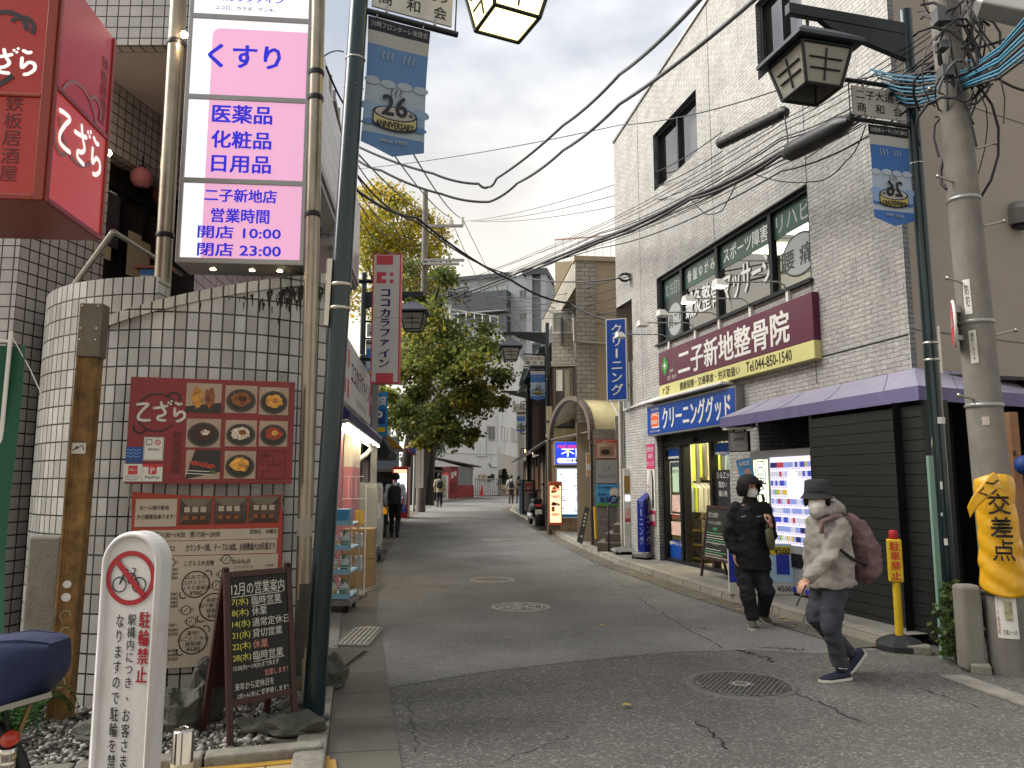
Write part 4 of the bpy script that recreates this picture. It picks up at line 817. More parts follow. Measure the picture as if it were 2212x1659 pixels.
for q,mm,tx,lab in(((273,965,308,1000),mat('sticker_blue','#1c3f78',.5),None,'blue payment sticker'),((312,944,352,995),PAPW,'喫煙可能店','white smoking notice sticker'),((268,1002,306,1040),PAPW,'d払い',None),((309,1003,350,1040),PAPW,'PayPay',None)):
 k=MB(FM);x0,x1,y0,y1=fb(FM,*q);k.box(x0,x1,y0,y1,.001,.004,mm);w_,h_=x1-x0,y1-y0
 if tx=='PayPay':k.rect(x0+w_*.3,x1-w_*.3,y0+h_*.42,y1-h_*.12,.006,PAPR);k.text('P',x0+w_*.4,x1-w_*.4,y0+h_*.48,y1-h_*.2,.008,PAPW,.04);k.text('PayPay',x0+w_*.15,x1-w_*.12,y0+h_*.12,y0+h_*.33,.006,INK);k.rect(x0,x1,y1-.016,y1,.0055,PAPR)
 elif tx=='d払い':k.rect(x0+w_*.25,x1-w_*.25,y0+h_*.4,y1-h_*.1,.006,PAPR);k.text('d払い',x0+w_*.3,x1-w_*.3,y0+h_*.6,y0+h_*.76,.008,PAPW,.02);k.text('d払いアプリが',x0+w_*.08,x1-w_*.08,y0+h_*.22,y0+h_*.33,.006,INK);k.text('つかえます',x0+w_*.15,x1-w_*.15,y0+h_*.07,y0+h_*.18,.006,INK)
 elif tx:k.rect(x0+.004,x1-.004,y0+.004,y1-.004,.0055,INK);k.rect(x0+.006,x1-.006,y0+.006,y1-.006,.006,PAPW);k.text(tx,x0+w_*.2,x1-w_*.2,y0+h_*.42,y0+h_*.52,.008,INK);k.rect(x0+w_*.12,x0+w_*.42,y0+h_*.66,y0+h_*.9,.008,INK);k.rect(x0+w_*.15,x0+w_*.39,y0+h_*.69,y0+h_*.87,.009,PAPW);k.ring(x0+w_*.7,y0+h_*.78,w_*.1,w_*.15,.008,PAPR,20);k.stroke([(x0+w_*.6,y0+h_*.85),(x0+w_*.8,y0+h_*.71)],.004,.0085,PAPR)
 else:
  for j in range(3):k.stroke([(x0+.006+w_*.8*t/12,y1-h_*(.2+.2*j)+.004*sin(t*1.3))for t in range(13)],.006,.006,mat('sticker_light','#5f86b8',.5))
 k.build('sticker',mb_,label=lab)
a=at(280,1440,5.08);b=at(600,1408,5.36);FB=Fr(a[:2],b[:2]);OR=mat('banner_orange','#93382a',.6,var=.1,vs_=3);CRP=mat('banner_cream','#a89c8a',.7,var=.08,vs_=3);PHO=mat('room_photo','#4a3b30',.6,var=.8,vs_=16)
bn=thing('menu_banner','faded orange and cream menu banner listing drinks, tied below red board','banner',tuple(FB.pt(.5,.4)))
def warp(x,y):return.012*sin(x*5+y*4)+.01*sin(y*9)
k=MB(FB);c00=FB.to(278,1443);c10=FB.to(603,1410);c01=FB.to(285,1062);c11=FB.to(612,1068);G=14
P=[];
for j in range(G+1):
 for i in range(G+1):
  s_,t=i/G,j/G;x=(c00[0]*(1-s_)+c10[0]*s_)*(1-t)+(c01[0]*(1-s_)+c11[0]*s_)*t;y=(c00[1]*(1-s_)+c10[1]*s_)*(1-t)+(c01[1]*(1-s_)+c11[1]*s_)*t-(.02*sin(pi*s_)if t>.5 else 0);P.append((x,y,0))
k.add(P,[(j*(G+1)+i,j*(G+1)+i+1,(j+1)*(G+1)+i+1,(j+1)*(G+1)+i)for j in range(G)for i in range(G)],OR);k.build('cloth',bn)
k=MB(FB)
for q in((294,1078,380,1137),(290,1146,600,1163),(290,1171,597,1194),(288,1204,592,1428)):k.rect(*fb(FB,*q),.004,CRP)
k.build('panel',bn);k=MB(FB)
for q in((389,1077,455,1132),(463,1075,532,1130),(539,1073,602,1128)):
 x0,x1,y0,y1=fb(FB,*q);k.rect(x0,x1,y0,y1,.004,PHO);k.poly([(x0,y1),(x1,y1),(x1-.05,y1-.05),(x0+.05,y1-.05)],.006,mat('room_ceil','#6e6458',.7));k.poly([(x0,y0),(x1,y0),(x1-.06,y0+.06),(x0+.07,y0+.06)],.006,mat('room_floor','#3a2418',.6))
 for s_ in range(3):k.rect(x0+.03+s_*.05,x0+.065+s_*.05,y1-.09,y1-.055,.0065,mat('room_bright','#a69c88',.7));k.rect(x0+.03+s_*.05,x0+.06+s_*.05,y0+.03,y0+.055,.007,mat('room_table','#7a4a2a',.6))
k.build('photo',bn)
k=MB(FB);T=lambda s_,q,m=INK,bo=.004,**kw:k.text(s_,*fb(FB,*q),.008,m,bo,**kw)
T('お一人様大歓迎',(303,1092,365,1101));T('大小御宴会承ります！',(296,1111,378,1121));T('昼11:30〜14:30　夜17:00〜24:00',(334,1148,475,1160));T('定休日　水曜日',(540,1143,597,1152));T('カウンター7席、テーブル18席。お座敷最大20名様まで',(402,1175,594,1187));T('2422',(358,1180,378,1189))
T('こざら３大名物',(398,1211,462,1221));T('のみもの',(502,1208,540,1217),bo=.01)
for cx,cy,r,ls in((423,1262,30,('はみでる','1/2ポンド！！','ハラミ鉄板焼','¥980')),(462,1311,31,('自家製','出汁巻玉子の','鉄板焼','¥480')),(417,1383,31,('豪快！','丸ごとイカの','鉄板焼','¥680'))):
 x,y=FB.to(cx,cy);rr_=FB.to(cx+r,cy)[0]-x;k.ring(x,y,rr_*.93,rr_*1.02,.006,INK,36);k.ring(x+rr_*.85,y+rr_*.75,rr_*.22,rr_*.3,.006,INK,18,-.7,2.4);k.ring(x-rr_*.85,y-rr_*.75,rr_*.22,rr_*.3,.006,INK,18,2.4,5.6)
 for i,s_ in enumerate(ls):T(s_,(cx-r*.62,cy-20+i*11.5,cx+r*.62,cy-12+i*11.5),bo=0,keep='h')
for i,s_ in enumerate(('ビームハイボール','ビームハイボールメガ(2杯分)','生ビール中ジョッキ','生ビールメガジョッキ(2杯分)','ウーロンハイ','黒梅サワー','フリージングレモンサワー','昔懐かしサワー各種','自家製サングリア','カクテル各種')):
 T(s_,(505,1221+i*9.2,505+min(62,len(s_)*5.2),1226.5+i*9.2),bo=0);T(('¥300','¥420','¥390','¥680','¥300','¥300','¥420','¥420','¥390','¥390')[i],(575,1218+i*9.2,590,1223+i*9.2),bo=0)
for i,y in enumerate((1227,1236,1245,1280,1289,1298,1306,1347,1357,1366,1402,1411,1420)):T(('¥280','¥280','¥380','¥380','¥380','¥480','¥480','¥180〜','¥680','¥580','¥480','¥480','¥580')[i],(362,y,384,y+6),bo=0)
for cx,cy in((368,1215),(489,1208),(482,1240),(468,1264),(402,1318),(413,1342),(445,1428),(480,1375)):x,y=FB.to(cx,cy);k.ring(x,y,.026,.031,.006,INK,18);k.ring(x+.035,y,.008,.011,.006,INK,10);k.ring(x-.035,y,.008,.011,.006,INK,10);k.stroke([(x-.012,y-.01),(x+.008,y+.014)],.004,.006,INK)
k.build('lettering',bn);k=MB(FB)
for px,py in((283,1062),(612,1066)):
 x,y=FB.to(px,py);k.tube([(x,y,.01),(x-.005,y+.03,.015),(x+.008,y+.05,.01)],.008,mat('cord_grey','#6d675c',.9),6);k.tube([(x,y,.01),(x-.01,y-.05,.012),(x+.004,y-.12,.012)],.006,MATS['cord_grey'],6)
k.build('tie_cord',bn)
RUST=mat('rusty_steel','#80623a',.8,.2,var=.6,vs_=7,bump=.4,bs=50,dirt='#2e1a0c',ds=3.5);PLT=mat('post_plate','#6b655a',.6,.4,var=.15,dirt='#54381c',ds=3);CHALK=mat('chalk_line','#a8a396',.8)
b=gnd(122,1557,.04);pw=.062;rp=thing('rusty_post','rusty square steel post with grey plate on top before curved tiled wall','post',b)
F0=Fr((b.x-pw,b.y),(b.x+pw,b.y+.012));zt2=F0 .to(175,765)[1];z3=F0 .to(178,655)[1]
lean=Matrix.Identity(4)
def slant(mb,dx,z0):
 mb.v=[Vector((v.x+dx*(v.z-z0),v.y,v.z))for v in mb.v];return mb
k=MB(F0);k.box(0,.026,0,zt2,-.11,0,RUST);k.box(.026,2*pw,0,zt2,-.1,-.004,RUST);k.box(-.006,.01,0,zt2,-.11,.012,RUST);slant(k,.012,0).build('post',rp,bevel=.004)
k=MB(F0);k.box(-.008,2*pw+.016,zt2-.02,z3,-.1,.02,PLT);k.build('cap_plate',rp,bevel=.006)if False else slant(k,.012,0).build('cap_plate',rp,bevel=.008)
k=MB(F0)
for x,f in((.01,.06),(.11,.06),(.01,.5),(.11,.5),(.01,.72),(.11,.72)):k.lathe([(0,.024),(.007,.022)],WHT,8,c=(x,z3+(zt2-z3)*f,0))if False else k.disc(x,z3+(zt2-z3)*f,.006,.006,.0215,WHT,8)
slant(k,.012,0).build('rivet',rp)
k=MB(F0);z0=F0 .to(160,980)[1];k.rect(.012,.1,z0,z0+.07,.004,PAPW);k.stroke([(.02,z0+.02),(.05,z0+.05),(.04,z0+.03),(.08,z0+.055),(.09,z0+.02)],.006,.006,INK)
for y,r in((1262,.027),(1290,.03)):zz=F0 .to(150,y)[1];k.disc(.055,zz,r,r*.9,.004,WHT,16)
for i in range(5):zz=F0 .to(150,1330+i*36)[1];k.ring(.06+.01*(i%2),zz,.03,.034,.004,CHALK,18,i,i+4.2)
slant(k,.012,0).build('sticker',rp)
k=MB();c=gnd(70,1530,.04);k.box(c.x-.13,c.x+.1,c.y+.02,c.y+.2,0,1.15,CONC);k.build('concrete_block',loc=(c.x,c.y,0),bevel=.02,label='stained upright concrete slab left of rusty post',cat='slab')
p0=at(2,1660,4.3);p1=at(22,745,4.3);t=thing('green_flag','green banner flag on thin pole at the left margin','flag',(p0 .x,4.3,0))
k=MB();k.tube([(p1 .x-.03,4.3,0),(p1 .x+.0,4.3,2.36)],.012,WHT,10);k.tube([(p1 .x,4.3,2.3),(p1 .x-.5,4.3,2.34)],.008,WHT,8);k.tube([(p1 .x,4.3,2.34),(p1 .x+.12,4.3,2.15),(p1 .x+.2,4.3,2.0)],.003,WHT,5);k.build('pole',t)
k=MB();GF=mat('flag_green','#154a34',.7,var=.12);P=[]
for j in range(19):
 for i in range(9):u_=i/8;v_=j/18;P.append((p1 .x+.1-.5*u_-.03*sin(v_*5),4.3+.05*sin(u_*7+v_*6)*(1-.3*v_)-.02,2.28-1.75*v_))
k.add(P,[(j*9+i,j*9+i+1,(j+1)*9+i+1,(j+1)*9+i)for j in range(18)for i in range(8)],GF,True);k.build('cloth',t)
k=MB(Fr((p1 .x-.5,4.22),(p1 .x,4.22)));k.col('生ビール',.2,.45,.7,2.0,0,mat('flag_white','#8ba294',.8),.01)if False else None
k.M=Fr((p1 .x-.5,4.2),(p1 .x,4.2)).M
for i in range(4):k.ring(.4,1.85-i*.32,.07,.09,0,mat('flag_mark','#7d9688',.8),14,i*.7,i*.7+4)
k.build('flag_mark',t)
# ---------------------------------------------------------------- pharmacy building and the left row of shops
FLp=Fr((-2.3,10.4),(-2.75,14.8))
pb=thing('pharmacy_building','white tiled building with projecting tiled balconies above the lit pharmacy','building',tuple(FLp.pt(0,0)))
TW2=tile('balcony_tile','#a9a9ab','#9b9b9e','#3a3a40',.1,.2,.006,0,.4,.35,dirt='#6c6c6e',dirts=.7,dstr=.3)
zz=lambda x,y:FLp.to(x,y)[1]
xa=lambda x,y=300:FLp.to(x,y)[0]
bal=((xa(655),xa(742),(zz(697,367)+zz(726,439))/2,(zz(701,152)+zz(735,287))/2),(xa(748),xa(777,500),zz(777,612),zz(777,445)))
ae=bal[1][1]
k=MB(FLp);k.rect(bal[0][0],4.9,3.0,9.5,-.9,PKT);k.quad((4.9,2.4,-4),(4.9,9.5,-4),(4.9,9.5,-.9),(4.9,2.4,-.9),PKT);
k.rect(bal[0][0],4.9,2.3,3.0,-.15,PKT);k.build('wall',pb)
for i,(a0,a1,b0,b1)in enumerate(bal):
 k=MB(FLp);k.box(a0,a1,b0,b1,-.14,0,TW2);k.box(a0,a0+.12,b0,b1,-.9,-.14,TW2);k.box(a1-.12,a1,b0,b1,-.9,-.14,TW2);k.box(a0,a1,b0-.1,b0,-.9,.01,SOF);k.box(a0,a1,b0-.17,b0-.1,-.2,-.02,GREYM);k.build('balcony',pb)
k=MB(FLp);a1=bal[0][1];b1=bal[0][3]
for a in(a1-.1,a1+.3,a1+.8):k.box(a,a+.04,b1-.6,b1+.9,-.2,-.16,GREYM)
k.tube([(a1-.2,b1+.5,-.1),(a1+.6,b1+.36,-.1),(a1+2,b1+.3,-.1)],.025,STEEL,8);k.build('handrail',pb)
k=MB(FLp)
for a,b in((.9,5.0),(2.6,5.0)):k.box(a,a+1.2,b,b+1.3,-.91,-.85,FRM)
k.box(4.95,5.08,.0,3.6,.0,.12,GREYM);k.build('trim',pb)
t=thing('pharmacy_fascia','white shop fascia with red emblem and navy lettering along pharmacy front','sign',tuple(FLp.pt(2.2,2.6)))
WSG=mat('fascia_white','#bdbab8',.45,var=.05,vs_=1.5);CRD=mat('coral_red','#b8404a',.45);NVY=mat('fascia_navy','#1b1f5c',.45)
k=MB(FLp);k.box(-1.2,4.40,2.6,3.53,-.2,.02,GREYM);k.rect(-1.17,4.38,2.62,3.51,.023,WSG);k.build('panel',t)
k=MB(FLp);z=.027;k.rect(-.35,.1,2.75,3.36,z,CRD);k.rect(-.12,.1,2.95,3.15,z+.003,WSG);k.rect(.3,.48,3.14,3.4,z,CRD);k.rect(.3,.48,2.7,2.96,z,CRD);k.rect(4.0,4.32,2.75,3.38,z,CRD)
k.text('ココカラファイン',.75,3.9,2.97,3.3,z,NVY,.03);k.text('ココロ、カラダ、ゲンキ。',1.6,3.4,2.72,2.83,z,INK);k.build('lettering',t)
t=thing('shop_awning_box','navy awning box with small white labels under pharmacy fascia','awning',tuple(FLp.pt(2.4,2.3,.5)))
NAV=mat('navy_cloth','#1e1d4a',.7,var=.1);LT=glow('tube_light','#fff1d0',7)
k=MB(FLp);k.hull([(-1.2,2.55,.03),(-1.2,2.27,.03),(-1.2,2.27,.2),(-1.2,2.36,.23)],[(4.75,2.55,.03),(4.75,2.27,.03),(4.75,2.27,.2),(4.75,2.36,.23)],NAV);k.build('box',t)
k=MB(FLp)
for a in(2.3,3.3,4.2):k.quad((a,2.40,.4),(a+.45,2.40,.4),(a+.45,2.50,.22),(a,2.50,.22),PAPW)if False else k.hull([(a,2.37,.235),(a+.4,2.37,.235),(a+.4,2.5,.10),(a,2.5,.10)],[(a,2.38,.245),(a+.4,2.38,.245),(a+.4,2.51,.11),(a,2.51,.11)],PAPW)
k.build('label_plate',t)
t=thing('eaves_lights','row of bright fluorescent tubes under the pharmacy awning','light',tuple(FLp.pt(2,2.2,.3)))
for i,a in enumerate((-1.0,.4,1.8,3.2)):k=MB(FLp);k.tube([(a,2.22,.18),(a+1.3,2.22,.18)],.022,LT,8);k.tube([(a,2.20,.06),(a+1.3,2.20,.06)],.022,LT,8);k.box(a,a+1.3,2.235,2.265,.03,.2,WHT);k.build('tube',t)
k=MB(FLp);k.tube([(2.5,2.2,.17),(2.7,2.1,.19),(2.6,1.98,.1),(2.5,1.7,-.3)],.04,WHT,10);k.build('duct',t)
PKW=mat('pink_wall','#b8747c',.6,var=.04);WWL=mat('shop_white','#c2b9a8',.6,var=.04)
GWL0=mat('grey_recess','#7a7d7e',.6,var=.1)
t=thing('pharmacy_shopfront','pharmacy shopfront with pink lower wall and lit opening','shopfront',tuple(FLp.pt(2,0,-.05)))
k=MB(FLp);k.box(-.4,.0,.02,2.27,-.1,.02,PKW);k.box(1.2,2.45,.02,1.75,-.1,.03,PKW);k.box(1.2,2.45,1.755,2.27,-.1,.03,WWL);k.box(2.45,5.1,.02,3.0,-1.0,-.8,GWL0);k.box(2.37,2.449,.02,2.3,-.8,-.1,GWL0);k.box(3.0,3.06,.02,2.3,-.8,-.76,FRM);k.box(3.9,3.96,.02,2.3,-.8,-.76,FRM);k.build('wall',t)
k=MB(FLp);k.box(-.4,2.36,0,2.3,-2.6,-2.5,WWL);k.quad((-.4,2.28,-2.5),(2.36,2.28,-2.5),(2.36,2.28,-.1),(-.4,2.28,-.1),WWL);k.box(0,1.15,.05,1.5,-1.2,-.9,mat('goods_mix','#a08c80',.6,var=.8,vs_=9));k.build('interior',t)
k=MB(FLp);k.box(.2,2.4,2.2,2.24,-1.3,-1.2,LT);k.build('inside_light',t)
k=MB(FLp);k.box(-2.2,-1.25,.02,2.9,-.3,-.2,mat('end_panel','#a19c98',.6,var=.06));k.build('end_panel',pb)
def facing(px0,px1,Y,turn=0):
 a,b=at(px0,800,Y),at(px1,800,Y+turn);return Fr(a[:2],b[:2])
f=facing(800,862,13);y0,y1=f.to(830,828)[1],f.to(830,548)[1];w=f.len
t=thing('vertical_sign','tall white vertical sign with coral border and navy katakana in mid street','sign',tuple(f.pt(w/2,y0)))
k=MB(f);k.box(0,w,y0,y1,-.2,0,CRD);k.rect(.022,w-.022,y0+.022,y1-.022,.003,WSG);k.build('panel',t)
k=MB(f);m_=CRD;x0,x1,b0,b1=fb(f,814,552,849,572);k.rect(x0,x1,b0,b1,.006,m_);x0,x1,b0,b1=fb(f,812,806,849,826);k.rect(x0,x1,b0,b1,.006,m_)
x0,x1,b0,b1=fb(f,814,588,834,612);k.rect(x0,x1,b0,b1,.006,m_);k.rect(x0+(x1-x0)*.55,x1,b0+(b1-b0)*.35,b1-(b1-b0)*.35,.009,WSG)
for q in((842,589,850,596),(842,604,850,612)):k.rect(*fb(f,*q),.006,m_)
x0,x1,b0,b1=fb(f,821,622,842,796);k.col('ココカラファイン',x0,x1,b0,b1,.006,NVY,.075);k.rect(.03,w-.03,(y0+y1)/2-.004,(y0+y1)/2+.004,.0055,GREYM);k.build('lettering',t)
k=MB(f);k.box(-.6,0,y1-.5,y1-.45,-.12,-.08,FRM);k.box(-.6,0,y0+.4,y0+.45,-.12,-.08,FRM);k.build('bracket',t)
f=facing(792,838,15.8);CYAN=mat('parking_cyan','#1474ad',.5,var=.05);t=thing('parking_sign','bright blue parking banner with white P and yellow arrow beside pharmacy','sign',tuple(f.pt(.2,f.to(815,950)[1])))
k=MB(f);P=[];
for j in range(13):
 for i in range(7):a_,b_=f.to(783+54*i/6,850+95*j/12+(i/6)*-3);P.append((a_,b_,.02*sin(i*1.1+j*.4)))
k.add(P,[(j*7+i,(j+1)*7+i,(j+1)*7+i+1,j*7+i+1)for j in range(12)for i in range(6)],CYAN,True);k.build('cloth',t)
k=MB(f);x=fb(f,808,885,832,916);k.rect(*x,.025,mat('parking_navy','#13357c',.5));k.text('P',*fb(f,811,888,826,914),.028,WHT,.04);k.text('時間貸',*fb(f,796,857,834,876),.026,WHT,.03)
a0,a1,b0,b1=fb(f,804,923,832,933);k.rect(a0+.06,a1,b0,b1,.026,mat('arrow_yellow','#c9a81c',.5));k.poly([(a0-.02,(b0+b1)/2),(a0+.07,b0-.05),(a0+.07,b1+.05)],.027,MATS['arrow_yellow']);k.build('lettering',t)
def at_g(px,py,Y):p=at(px,py,Y);return p
FL2=Fr((-3.5,15.6),(-4.6,27));GWL=mat('grey_shopwall','#6d7072',.6,var=.1,vs_=2,dirt='#4e5052');SHT=tile('roller_slats','#5b544e','#544d47','#2a2623',3,.09,.012,0,.5,.5)
t=thing('grey_shop','narrow grey shop with windows and roller shutter beyond pharmacy','building',tuple(FL2 .pt(3,0)))
k=MB(FL2);k.rect(0,1.8,0,4.2,-.1,GWL);k.rect(1.8,4.9,2.6,4.2,-.1,GWL);k.rect(4.9,8.3,2.4,5.2,-.12,mat('dark_wood_wall','#2a2522',.8,var=.2));k.rect(8.0,11.4,.0,5.0,-.2,MATS['dark_wood_wall']);k.quad((0,0,-.1),(0,4.2,-.1),(0,4.2,-5),(0,0,-5),GWL);k.quad((0,4.2,-.1),(8.2,4.2,-.1),(8.2,4.2,-5),(0,4.2,-5),GWL);k.quad((11.4,0,-4),(11.4,5,-4),(11.4,5,-.2),(11.4,0,-.2),MATS['dark_wood_wall']);k.build('wall',t)
for i,(a,b)in enumerate(((1.9,2.5),(2.6,3.2),(3.3,3.9),(4.0,4.8))):
 k=MB(FL2);k.box(a,b,.1,.16,-.14,-.06,GREYM);k.box(a,b,1.55,1.6,-.14,-.06,GREYM);k.box(a,b,2.54,2.6,-.14,-.06,GREYM);k.box(a,a+.05,.16,2.54,-.141,-.061,GREYM);k.box(b-.05,b,.16,2.54,-.141,-.061,GREYM);o=k.build('window',t)
 k=MB(FL2);k.rect(a,b,.1,2.6,-.11,mat('shop_pane','#74756a',.2,var=.3,vs_=2));k.build('pane',o)
k=MB(FL2);k.rect(5.0,7.9,0.02,2.4,-.1,SHT);k.build('roller_shutter',t)
k=MB(FL2);k.loft([[(a,2.62+.22*sin(q*pi/10*1.0),.0+.5*cos(q*pi/10)*.9+.1)for q in range(-3,7)]+[(a,2.85,-.1)]for a in(.2,4.4)],mat('white_canopy','#9a9a98',.5,var=.15,vs_=3),True);k.build('rounded_canopy',t)
t=thing('dark_awning','charcoal shop awning with faint white lettering beyond parking sign','awning',tuple(FL2 .pt(6,2.2)))
CHA=mat('charcoal_cloth','#22242a',.8,var=.12,vs_=3);k=MB(FL2);k.hull([(4.6,3.7,-.1),(4.6,2.2,-.1),(4.6,2.2,.7),(4.6,2.35,.75)],[(8.0,3.7,-.1),(8.0,2.2,-.1),(8.0,2.2,.7),(8.0,2.35,.75)],CHA);k.build('cloth',t)
k=MB(FL2);sl_=lambda a,u_:(a,4.3-1.8*u_,-.1+.9*u_+.012)
M0=k.M.copy();ex=Vector((1,0,0));ey=Vector((0,1.35,-.85)).normalized();ez=ex.cross(ey);L_=Matrix((ex,ey,ez)).transposed().to_4x4();L_.translation=Vector((4.6,2.35,.75));k.M=M0@L_
k.text('クレール',.5,2.6,.85,1.3,.012,mat('pale_letter','#8c8e92',.7),.01);k.text('お食事',1.4,2.6,.25,.5,.012,MATS['pale_letter']);k.build('lettering',t)
t=thing('yellow_awning','small mustard yellow awning beyond charcoal awning','awning',tuple(FL2 .pt(9,2.4)));k=MB(FL2);k.hull([(8.3,3.5,-.1),(8.3,2.6,-.1),(8.3,2.6,.9)],[(11.3,3.5,-.1),(11.3,2.6,-.1),(11.3,2.6,.9)],mat('mustard','#8f6a1c',.8,var=.1));k.build('cloth',t,bevel=.01)
p=gg(866,1120);t=thing('vending_machine','red topped lit vending machine beside dark doorway on left','vending machine',(p.x-.4,p.y,gz(p.y)))
f=facing(852,874,p.y);k=MB(f);q0,q1=f.to(863,1125)[1],f.to(863,1008)[1];k.box(0,f.len+.2,q0,q1,-.6,0,mat('vend_red','#8f231c',.4));k.rect(.05,f.len+.15,q0+.7*(q1-q0)*.6,q1-.1,.004,glow('vend_glow','#c8d4e8',.8));k.rect(.05,f.len+.15,q0+.3,q0+.6,.004,mat('vend_blue','#2b4a9a',.4));k.rect(.05,f.len+.15,q1-.25,q1-.1,.006,glow('vend_warm','#e0a080',.7));k.build('cabinet',t,bevel=.02)
def rackthing():
 c=FLp.pt(-1.0,0,.08);
 t=thing('goods_rack','wire rack of pale blue spray bottle packs in front of pharmacy','rack',c);f=Fr((c.x-.2,c.y-.2),(c.x+.22,c.y-.2));W=.42
 k=MB(f)
 for x in(0,W):
  for z in(0,-.5):k.tube([(x,.1,z),(x,1.25,z)],.009,STEEL,6)
 k.box(-.02,W+.02,.1,.16,-.52,.05,GREYM)
 for x in(.03,W-.03):
  for z in(-.05,-.45):k.lathe([(.04,-.015),(.04,.015)],BLK,12,c=(x,.05,z),axis='x')
 for yb in(.25,.53,.81):
  for j in range(4):k.tube([(0,yb+.03*j,.02),(W,yb+.03*j,.02)],.003,WHT,4)
 k.build('frame',t)
 for yb in(.17,.45,.73,1.01):k=MB(f);k.hull([(0,yb,.03),(W,yb,.03),(W,yb+.02,-.48),(0,yb+.02,-.48)],[(0,yb+.012,.03),(W,yb+.012,.03),(W,yb+.032,-.48),(0,yb+.032,-.48)],mat('tray_blue','#7fa9bd',.5));k.box(0,W,yb,yb+.06,.03,.04,MATS['tray_blue']);k.build('shelf',t)
 return t,f,W
rt,rf_,RW=rackthing()
i=0
BOT=mat('bottle_white','#aebcc0',.35);BG=mat('bottle_green','#4a7a6a',.4);BY=mat('label_yellow','#b8a64a',.5);BB=mat('box_blue','#3f7fa8',.5)
for r_,yb in enumerate((.19,.47,.75)):
 for c_ in range(3):
  x=.08+c_*.13;z=-.06;o=MB(rf_);o.lathe([(0,0),(.05,.0),(.052,.02),(.05,.12),(.022,.15),(.018,.17)],BOT,14,c=(x,yb,z),axis='y');o.lathe([(.051,.03),(.053,.035),(.053,.09),(.051,.095)],BY if c_%2 else BG,14,c=(x,yb,z),axis='y');o.box(x-.02,x+.02,yb+.17,yb+.2,z-.03,z+.04,BG);o.box(x-.006,x+.006,yb+.14,yb+.18,z+.02,z+.035,BG)
  o.build('spray_bottle',loc=rf_.pt(x,yb,z),label=f'white spray bottle in the {("lowest", "middle", "upper")[r_]} tray of the pharmacy rack',cat='bottle',group=f'spray bottles in the {("lowest", "middle", "upper")[r_]} tray')
o=MB(rf_);o.box(.02,.38,1.03,1.2,-.3,-.02,BB);o.rect(.05,.2,1.06,1.17,-.017,PAPW);o.build('box',loc=rf_.pt(.2,1.03,-.1),bevel=.004,label='blue picture carton on the top tray of the bottle rack',cat='carton')
SIL=mat('silver_pack','#9fa8ae',.3,.4,var=.3,vs_=14);REDP=mat('red_pack','#a3262a',.5);YLP=mat('yellow_pack','#c49a26',.5)
c=FLp.pt(.1,0,.12);t=thing('hanging_display','wire stand of hanging silver packets behind the spray bottle rack','rack',c);f=Fr((c.x-.22,c.y),(c.x+.22,c.y));k=MB(f)
for x in(0,.44):k.tube([(x,.02,0),(x,1.5,0)],.01,WHT,6)
for y in(.4,.7,1.0,1.3):k.tube([(0,y,0),(.44,y,0)],.005,WHT,5)
for x in(.1,.2,.3):k.tube([(x,1.3,0),(x,1.6,0),(x+.1,1.6,0)],.005,WHT,5)
k.box(0,.44,.02,.06,-.25,.2,GREYM);k.build('frame',t)
for r_ in range(3):
 for c_ in range(3):
  x=.08+.14*c_;y=.45+.3*r_;o=MB(f@f if False else f);m_=SIL if r_<2 else(YLP,REDP,YLP)[c_]
  o.hull([(x-.06,y-.1,.03),(x+.06,y-.1,.03),(x+.055,y+.1,.02),(x-.055,y+.1,.02)],[(x-.05,y-.09,.06),(x+.05,y-.09,.06),(x+.045,y+.09,.03),(x-.045,y+.09,.03)],m_)
  o.build('packet',loc=f.pt(x,y,.04),bevel=.006,label=f'{("silver", "silver", "yellow or red")[r_]} snack packet, {("bottom", "middle", "top")[r_]} row of the wire stand',cat='packet',group=f'packets in the {("bottom", "middle", "top")[r_]} row')
CARD=mat('cardboard','#8f7654',.8,var=.12,vs_=6)
for i,(a,b,h,c_,lab)in enumerate(((1.15,.02,.4,.18,'lower brown cardboard box on the pavement by pharmacy'),(1.15,.43,.42,.18,'upper brown cardboard box stacked, with blue tape'))):
 o=MB(FLp);o.box(a-.25,a+.25,b,b+h,c_-.22,c_+.22,CARD);o.box(a-.03,a+.03,b+h,b+h+.002,c_-.22,c_+.22,mat('tape_tan','#b09060',.5));o.box(a+.2,a+.252,b,b+h,c_+.16,c_+.222,BB if i else CARD);o.build('cardboard_box',loc=FLp.pt(a,b,c_),label=lab,cat='box',bevel=.004)
c=gnd(778,1216);t=thing('roll_cage','tall roll cage trolley wrapped in cloudy plastic with goods inside','trolley',c,0);f=Fr((c.x-.27,c.y),(c.x+.27,c.y));W=f.len;H=1.5
k=MB(f);k.box(-.1,W+.12,.14,.2,-.7,.05,mat('trolley_base','#3c3d3f',.6,.3))
for x in(0,W):
 for z in(-.65,0):k.tube([(x,.2,z),(x,H,z)],.014,WHT,8)
for y in(.35,.6,.85,1.1,1.35):k.tube([(0,y,0),(W,y,0)],.007,WHT,5);k.tube([(W,y,0),(W,y,-.65)],.007,WHT,5)
for x in(.14,.27,.4):k.tube([(x,.2,0),(x,1.35,0)],.006,WHT,5)
k.build('cage',t)
for x in(.02,W):
 for z in(-.6,0):k=MB(f);k.lathe([(.0,-.02),(.06,-.02),(.06,.02),(0,.02)],BLK,16,c=(x,.07,z),axis='x');k.build('castor',t)
k=MB(f);PLM=bpy.data.materials.new('cloudy_plastic');PLM.use_nodes=True;MATS['cloudy_plastic']=PLM
